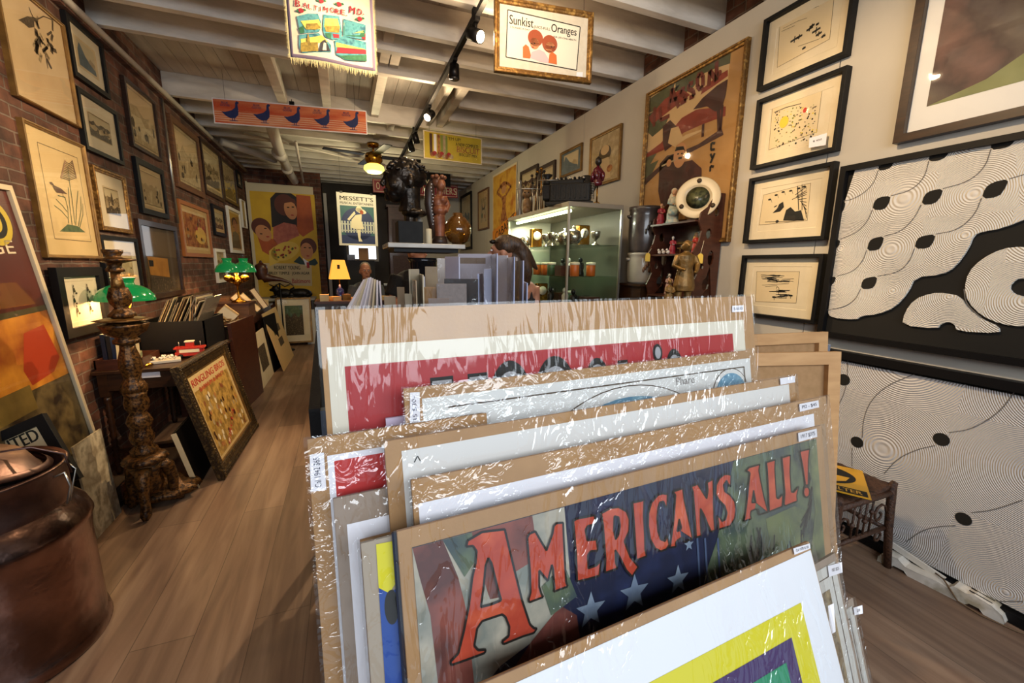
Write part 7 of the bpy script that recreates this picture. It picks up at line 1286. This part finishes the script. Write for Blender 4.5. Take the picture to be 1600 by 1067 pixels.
# standing man in black shirt behind the marble stand
PX, PY = .68, 4.3
t = E('person', 'standing person in a black short-sleeved shirt, head hidden behind the bronze head', 'person', (PX, PY, 0))
mb = MB(); mb.tube([(0, 0, 1.45), (0, 0, 1.55)], .055, HSK, 12); q, rt = face(mb, (0, -.02, 1.66), 1, HSK, .9)
mb.ell((0, .01, 1.38), (.2, .11, .1), HSK, 16); mb.tube([(0, 0, 1.38), (0, 0, 1.1), (0, 0, .92)], [.16, .14, .16], HSK, 16)
for s_ in (-1, 1): mb.tube([(s_*.09, 0, .92), (s_*.10, -.01, .5), (s_*.10, .01, .08)], [.09, .06, .04], HSK, 12); mb.ell((s_*.10, -.06, .04), (.045, .12, .04), HSK, 12)
mb.tube([(-.19, 0, 1.42), (-.25, -.04, 1.2), (-.16, -.24, 1.12)], [.06, .048, .034], HSK, 12); mb.tube([(.19, 0, 1.42), (.25, -.02, 1.18), (.22, -.12, .98)], [.06, .046, .034], HSK, 12)
fingers(mb, (-.16, -.24, 1.12), (.5, -1, -.1), HSK); fingers(mb, (.22, -.12, .98), (0, -.5, -1), HSK); fuse(mb.build('body', t), .01, 2); eyes(t, q, 1)
mb = MB(); mb.ell((0, .02, 1.70), (.085, .095, .09), M('dark_hair', '#1e1814', .7, bump=.4, bscale=50), 16); fuse(mb.build('hair', t), .01, 1)
SB = M('black_tshirt', '#0f0f12', .85, bump=.2, bscale=20); mb = MB(); mb.ell((0, .01, 1.39), (.23, .135, .12), SB, 18); mb.tube([(0, 0, 1.40), (0, 0, 1.1), (0, 0, .86)], [.19, .175, .19], SB, 18)
for s_ in (-1, 1): mb.tube([(s_*.18, 0, 1.43), (s_*.255, -.03, 1.24)], [.09, .08], SB, 12)
fuse(mb.build('tshirt', t), .012, 2); mb = MB()
for s_ in (-1, 1): mb.tube([(s_*.09, 0, .95), (s_*.10, -.01, .5), (s_*.10, .01, .07)], [.12, .085, .075], NAVY, 12)
fuse(mb.build('trousers', t), .014, 1)
# woman with long hair
WXp, WYp = 1.16, 2.95
t = E('person', 'person with long brown hair and sunglasses on the head, seen from behind', 'person', (WXp, WYp, 0))
mb = MB(); q, rt = face(mb, (-.06, 0, 1.645), 1, HSK, -2.0); mb.tube([(-.02, .02, 1.58), (.03, .03, 1.44)], .048, HSK, 12); mb.ell((.06, .03, 1.36), (.18, .10, .10), HSK, 16); mb.tube([(.06, .03, 1.36), (.06, .03, 1.08), (.06, .03, .9)], [.13, .11, .15], HSK, 16)
for s_ in (-1, 1): mb.tube([(.06+s_*.085, 0, .92), (.06+s_*.09, -.01, .5), (.06+s_*.09, .01, .08)], [.085, .058, .038], HSK, 12); mb.ell((.06+s_*.09, .06, .04), (.042, .11, .04), HSK, 12)
mb.tube([(.21, .03, 1.39), (.235, .04, 1.15), (.2, .2, 1.0)], [.052, .042, .03], HSK, 12); mb.tube([(-.10, .03, 1.39), (-.14, .05, 1.15), (-.12, .22, 1.02)], [.052, .042, .03], HSK, 12); fingers(mb, (.2, .2, 1.0), (-.3, 1, 0), HSK); fingers(mb, (-.12, .22, 1.02), (.2, 1, 0), HSK); fuse(mb.build('body', t), .01, 2); eyes(t, q, 1)
HB = M('long_brown_hair', '#35251a', .45, mix=['#4e3826', '#251810', '#5f4631'], scale=22, stretch=(6, 6, .5), bump=.25, bscale=30, contrast=.4); mb = MB(); mb.ell((-.045, -.005, 1.69), (.088, .095, .085), HB, 18)
mb.tube([(-.05, -.04, 1.735), (.03, -.06, 1.70), (.10, -.06, 1.64), (.16, -.05, 1.57), (.21, -.04, 1.52)], [.045, .055, .045, .028, .01], HB, 14); mb.tube([(-.03, .0, 1.72), (.03, -.01, 1.62), (.05, -.02, 1.5), (.06, -.02, 1.34)], [.06, .075, .075, .03], HB, 14); mb.tube([(.0, -.05, 1.72), (.08, -.06, 1.62), (.12, -.06, 1.5), (.13, -.05, 1.40)], [.05, .05, .04, .012], HB, 14); fuse(mb.build('hair', t), .009, 2)
mb = MB(); [mb.ell(q(e*.035, -.07, .075), (.028, .022, .016), M('dark_lens_glass', '#1a1512', .08), 12) for e in (-1, 1)]; mb.tube([q(-.06, -.06, .075), q(-.085, .04, .06)], .003, BLACK, 6); mb.tube([q(.06, -.06, .075), q(.085, .04, .06)], .003, BLACK, 6); mb.build('sunglasses', t)
TP = M('black_tank_top', '#17151a', .8); mb = MB(); mb.tube([(.06, .03, 1.30), (.06, .03, 1.08), (.06, .03, .86)], [.155, .14, .175], TP, 18); [mb.tube([(.06+s_*.09, -.08, 1.3), (.06+s_*.10, .02, 1.455), (.06+s_*.09, .12, 1.3)], .012, TP, 8) for s_ in (-1, 1)]; fuse(mb.build('tank_top', t), .009, 1)
mb = MB(); [mb.tube([(.06+s_*.085, 0, .95), (.06+s_*.09, -.01, .5), (.06+s_*.09, .01, .07)], [.115, .08, .07], NAVY, 12) for s_ in (-1, 1)]; fuse(mb.build('trousers', t), .014, 1)
# ------------------------------------------------------------------ second bin behind the deep red poster
t = E('print_bin', 'long wooden print bin behind the front boards', 'bin'); OK = M('light_oak', '#8a6a46', .5, mix='#7a5c3c', scale=6, stretch=(1, 1, 4))
for b_ in ((.28, 1.62, 1.60, 1.62, .75, 1.22), (.28, 1.62, 2.52, 2.54, .75, 1.22), (.28, .30, 1.62, 2.52, .75, 1.22), (1.60, 1.62, 1.62, 2.52, .75, 1.22)): MB().bx(*b_, OK).build('side', t)
MB().bx(.28, 1.62, 1.60, 2.54, .73, .75, OK).build('bottom', t)
for x in (.31, 1.59):
    for y in (1.63, 2.51): MB().bx(x-.025, x+.025, y-.025, y+.025, 0, .73, OK).build('leg', t)
LIL = [M('lilac_sheet_%d' % i, c_, .6) for i, c_ in enumerate(('#c3c4da', '#cfc9d4', '#b5b9d4', '#d6d2da', '#a9b0ce', '#c6bab2', '#a38d70', '#c4b79c'))]
G3 = 'sleeved sheets standing in the second bin'
def vb(lab, q, Ys, m_, x=None): return vboard('sleeved_sheet', lab, q, Ys[0], Ys[1], .72, m_, .006, 'sheet', G3, x, base=m_)
vb('pale lilac sheet at the left of the tall blue-grey group', [(695, 402), (717, 399.6)], (1.95, 1.86), LIL[0])
vb('widest lilac-brown sheet with a brown band near its top', [(716, 399), (767.6, 394)], (2.15, 2.05), LIL[1], lambda a, w, h: (a.rect(LIL[1], -w, -h, w, h, 1), a.rect(CARDG, -w+.01, h-.05, w-.03, h-.02, 2)))
vb('blue-grey sheet right of the widest one with its edge toward the front', [(768, 394.5), (776, 400)], (2.05, 1.80), LIL[2])
vb('cream-grey sheet in the tall group', [(770, 400), (793, 398)], (2.20, 2.12), LIL[3])
vb('second narrow blue-grey sheet turned edge-on in the tall group', [(793, 399), (803, 405)], (2.12, 1.85), LIL[4])
vb('pale sheet before the long-haired person', [(795, 403), (807, 402)], (2.28, 2.20), LIL[5])
vb('narrow blue-grey sheet turned edge-on under the long hair', [(806, 402), (817, 414)], (2.20, 1.88), LIL[2])
vb('rightmost thin lilac sheet of the tall group', [(808, 414), (813, 413)], (2.32, 2.30), LIL[0])
vb('last low blue sheet edge at the right end of the second bin', [(814, 435), (823, 446)], (2.15, 1.85), LIL[4])
vb('narrow blue strip nearest the black folder', [(748, 434), (754, 421)], (1.85, 1.95), LIL[4])
vb('short blue sheet between the narrow strip and the edge-on sheets', [(756, 421), (768, 419)], (1.90, 1.88), LIL[0])
vb('black folder standing among the lilac sheets', [(694, 433), (747, 438)], (1.80, 1.76), M('black_folder', '#17141a', .4))
vb('speckled grey-brown board in front of the black folder', [(682, 442), (729, 444.5)], (1.70, 1.68), M('speckled_board', '#8c8280', .7, mix='#9b908c', scale=60))
vb('low tilted pinkish board at the foot of the speckled one', [(669, 461), (702, 471)], (1.66, 1.64), M('dusty_pink_board', '#94847c', .7))
vb('tall tan sheet at the left of the brown group', [(640, 420), (655, 421)], (1.85, 1.90), LIL[7])
vb('brown kraft sleeve with shiny film in the brown group', [(664, 417), (683, 416)], (1.95, 1.93), LIL[6])
vb('low brown kraft sleeve before the other one', [(658, 449), (681, 448)], (1.80, 1.78), M('kraft_cardboard'))
vb('tall greyish sheet behind the brown group', [(683, 404), (696, 403)], (2.2, 2.2), LIL[5])
vb('thin tan sheet turned edge-on left of the brown group', [(640, 434), (649, 440)], (1.95, 1.70), LIL[6])
vb('thin cream sheet turned edge-on in the brown group', [(655, 422), (660, 436)], (1.95, 1.75), LIL[7])
vb('pale strip between the two kraft sleeves', [(658, 432), (664, 432)], (1.9, 1.9), LIL[3])
vb('small shiny tan card left of the brown group', [(620, 449), (631, 448)], (1.90, 1.88), LIL[6])
vb('small tilted cream card beside the shiny tan card', [(632, 457), (643, 461)], (1.8, 1.78), LIL[7])
vb('low kraft card before the leaning bundle', [(600, 462), (618, 463)], (1.9, 1.9), LIL[6])
for k in range(9):
    b0 = on(560+k*4.4, 476, 1, 2.3); b1 = on(577+k*2.0, 440+abs(k-4)*1.5, 1, 2.36); mb = MB(); d = (b1-b0); mb.box((0, 0, 0), (.008, .10, d.length+.25), LIL[(3, 5, 7, 1, 3, 5, 7, 3, 1)[k]]); o = solo(mb, 'sleeved_sheet', 'grey-white sheet fanned edge-on in the leaning bundle', 'sheet', 'bundle of fanned sheets'); o.rotation_euler = d.to_track_quat('Z', 'Y').to_euler(); o.location = b1-d.normalized()*(d.length+.25)/2
t = E('print_stand', 'small dark box stand holding the fanned bundle of sheets', 'stand'); bb = on(576, 478, 1, 2.33); MB().bx(bb[0]-.25, bb[0]+.16, 2.2, 2.5, .7, 1.20, DWOOD).build('box', t); [MB().bx(bb[0]+x-.02, bb[0]+x+.02, y-.02, y+.02, 0, .7, DWOOD).build('leg', t) for x in (-.22, .13) for y in (2.23, 2.47)]
# counter at the back with the yellow lamp
t = E('shop_counter', 'low cluttered counter in front of the seated person', 'counter'); CT0, CT1 = -.34, .86; CZ = 1.10
MB().bx(CT0, CT1, 5.50, 5.85, 0, CZ-.03, DWOOD).build('body', t); MB().bx(CT0-.02, CT1+.02, 5.47, 5.88, CZ-.03, CZ, MAHOG).build('counter_top', t)
b = on(530, 432, 1, 5.68); t = E('table_lamp', 'blue ceramic lamp with a glowing yellow square shade', 'lamp', (b[0], 5.68, CZ)); MB().lathe([(.05, 0), (.055, .01), (.02, .03), (.05, .09), (.045, .13), (.015, .16), (.012, .19)], (0, 0, 0), M('cobalt_glaze', '#1a2a6e', .15, coat=.7), 24).build('base', t)
z1 = b[2]-CZ; LS = M('lit_parchment_shade', '#e0a850', .7, emit=1.15, ecol='#f0a83c'); mb = MB(); mb.open_lathe([(.165, z1-.03), (.15, z1+.02), (.12, z1+.12), (.095, z1+.205)], (0, 0, 0), LS, 4); o = mb.build('shade', t); o.rotation_euler = (0, 0, pi/4+.1); o.data.polygons.foreach_set('use_smooth', [False]*len(o.data.polygons)); MB().box((.0, -.105, z1+.12), (.03, .003, .05), INKB).build('shade_emblem', t); MB().tube([(0, 0, .18), (0, 0, z1+.08)], .006, BRASS, 6).build('stem', t)
light('table_lamp_bulb', 'POINT', (b[0], 5.68, CZ+z1+.05), 7, WARM2, shadow_soft_size=.05)
R = random.Random(17)
for k in range(9):
    x = -.25+k*.12; t = E('clutter_box' if k % 2 else 'paper_stack', ['cream paper heap at the left end of the back counter', 'small tan box beside the paper heap on the back counter', 'yellowed papers under the glowing lamp', 'brown box on the back counter right of the lamp', 'white papers in the middle of the back counter', 'dark box in the middle of the back counter', 'tan papers before the seated person', 'small brown box before the seated person', 'grey papers at the right end of the back counter'][k], 'box' if k % 2 else 'papers', (x, 5.58+.05*(k % 3), CZ), R.uniform(-.5, .5)); h = R.uniform(.03, .09); MB().box((0, 0, h/2), (.1, .12, h), [PAPER, TAN, GOLDL, CARD, WHITE, DWOOD, TAN, CARD, CARDG][k]).build('stack', t)
t = E('tall_dark_case', 'tall dark shelf unit filled with boxes behind the seated person', 'shelf'); x0 = on(541, 400, 1, 8.2)[0]; x1 = on(585, 400, 1, 8.2)[0]; zt = on(560, 396, 1, 8.2)[2]; MB().bx(x0, x1, 8.2, 8.5, 0, zt-.12, BLACK).build('body', t); MB().bx(x0+.22, x1-.1, 8.2, 8.4, zt-.12, zt+.1, CARD).build('carton', t); MB().bx(x0+.02, x0+.15, 8.22, 8.3, zt-.12, zt-.02, DWOOD).build('carton', t)
t = E('card_reader', 'small black terminal with a grey top beside the black-shirted person', 'terminal', (on(607, 440, 1, 5.65)[0], 5.65, CZ)); MB().box((0, 0, .09), (.10, .1, .18), BLACK).build('body', t); MB().box((0, 0, .19), (.12, .1, .025), CHROME).build('top', t)
# ------------------------------------------------------------------ wicker stool, sign and white object at right
t = E('wicker_stool', 'dark brown wicker and wood stool with curled fretwork beside the relief', 'stool'); WK = M('dark_wicker', '#3a2418', .45, mix=['#4e3222', '#2a1810'], scale=40, bump=.6, bscale=120); SZ = .45
sx0, sx1, sy0, sy1 = 2.12, 2.55, 1.09, 1.46
mb = MB(); nx, ny = 18, 14
vs = []; 
for j in range(ny+1):
    for i in range(nx+1): u, v = i/nx, j/ny; vs.append((sx0+(sx1-sx0)*u, sy0+(sy1-sy0)*v, SZ-.035*sin(pi*u)*1.0+.012+.004*((i+j) % 2)))
mb.add(vs, [(j*(nx+1)+i, j*(nx+1)+i+1, (j+1)*(nx+1)+i+1, (j+1)*(nx+1)+i) for j in range(ny) for i in range(nx)], WK, True); o = mb.build('woven_seat', t); o.modifiers.new('s', 'SOLIDIFY').thickness = .03
for x, dx in ((sx0, -.03), (sx1, .03)):
    for y, dy in ((sy0, -.03), (sy1, .03)): MB().tube([(x+dx, y+dy, 0), (x+dx*.4, y+dy*.4, .22), (x, y, SZ+.01), (x+dx*.2, y+dy*.2, SZ+.03)], [.017, .019, .02, .014], WK, 10).build('leg', t)
for y in (sy0, sy1):
    mb = MB(); mb.tube([(sx0, y, .22), (sx1, y, .22)], .012, WK, 8); mb.tube([(sx0, y, SZ-.03), (sx1, y, SZ-.03)], .016, WK, 8)
    for k in range(4): x = sx0+.14+k*.05; mb.tube([(x, y, .22), (x, y, SZ-.03)], .005, WK, 6); mb.ell((x, y, .30+.02*(k % 2)*2), (.012, .012, .014), WK, 8)
    for cx, rr in ((sx1-.07, .06), (sx0+.06, .05)):
        mb.tube([(cx+rr*(1-.08*k)*cos(k*.7), y, .31+rr*(1-.08*k)*1.1*sin(k*.7)) for k in range(12)], .006, WK, 6)
    mb.tube([(sx1-.05+.025*cos(k*.8), y, .18+.025*sin(k*.8)) for k in range(9)], .006, WK, 6); mb.build('fretwork_panel', t)
for x in (sx0, sx1): mb = MB(); mb.tube([(x, sy0, .22), (x, sy1, .22)], .012, WK, 8); mb.build('lower_rail', t); MB().tube([(x, sy0, SZ-.01), (x, sy1, SZ-.01)], .018, WK, 8).build('side_rail', t)
tlp = on(1290, 717, 2, SZ+.035); 
t = E('shelter_sign', 'yellow and black fallout shelter style sign lying on the wicker stool', 'sign', (2.26, 1.29, SZ+.032), radians(-56)); SY = M('sign_amber', '#d09a1e', .35); MB().bx(-.21, .21, -.17, .17, 0, .004, SY).build('sign_plate', t)
a = Art(); a.ell(INK, -.0, .03, .17, .12, 1, 40); 
for k in range(3): an = pi/2+2*pi*k/3; a.poly(SY, [(0, .03), (.145*cos(an-.5), .03+.105*sin(an-.5)), (.145*cos(an), .03+.107*sin(an)), (.145*cos(an+.5), .03+.105*sin(an+.5))], 2)
a.rect(INK, -.2, -.16, .2, -.1, 1); a.text(SY, 'FALLOUT SHELTER', 0, -.13, .035, 2, w=.36, bold=.02); o = a.build('print', t, 0); o.rotation_euler = (radians(-90), 0, 0); o.location = (0, 0, .0045)
t = E('white_casing', 'long white moulded plastic casing with a cord lying on the floor against the lower relief', 'casing', (2.645, .885, 0)); WP = M('dirty_white_plastic', '#c9c2b6', .4, mix=['#d6d0c6', '#a39a86'], scale=9, bump=.15, bscale=20)
t.rotation_euler = (0, 0, radians(-84)); t.scale = (.84, .84, .84)
mb = MB(); pr = [(-.27, .0), (-.27, .035), (-.24, .07), (-.18, .075), (-.14, .05), (-.08, .05), (.0, .055), (.05, .05), (.07, .075), (.12, .07), (.15, .08), (.22, .07), (.26, .045), (.275, .015), (.27, 0), (.2, 0), (.18, .02), (.14, .02), (.12, 0), (-.12, 0), (-.14, .02), (-.19, .02), (-.21, 0)]
mb.prism(pr, (0, 0, .001), (1, 0, 0), (0, 0, 1), (0, -1, 0), -.045, .045, WP); o = mb.build('moulded_body', t, bevel=.008)
mb = MB(); mb.box((-.13, .03, .085), (.3, .012, .035), WP, Matrix.Rotation(radians(14), 3, 'Y')); mb.build('lever', t); mb = MB(); [mb.box((.17, s_*.018, .078), (.09, .004, .006), INK, Matrix.Rotation(radians(8), 3, 'Y')) for s_ in (-1, 1)]; mb.build('slots', t)
MB().tube([(-.03, .03, .065), (.02, -.01, .07), (.06, -.05, .055), (.10, -.06, .012), (.2, -.075, .006), (.32, -.05, .005), (.42, .0, .005)], .004, M('brown_cord', '#6a5238', .6), 6).build('cord', t)
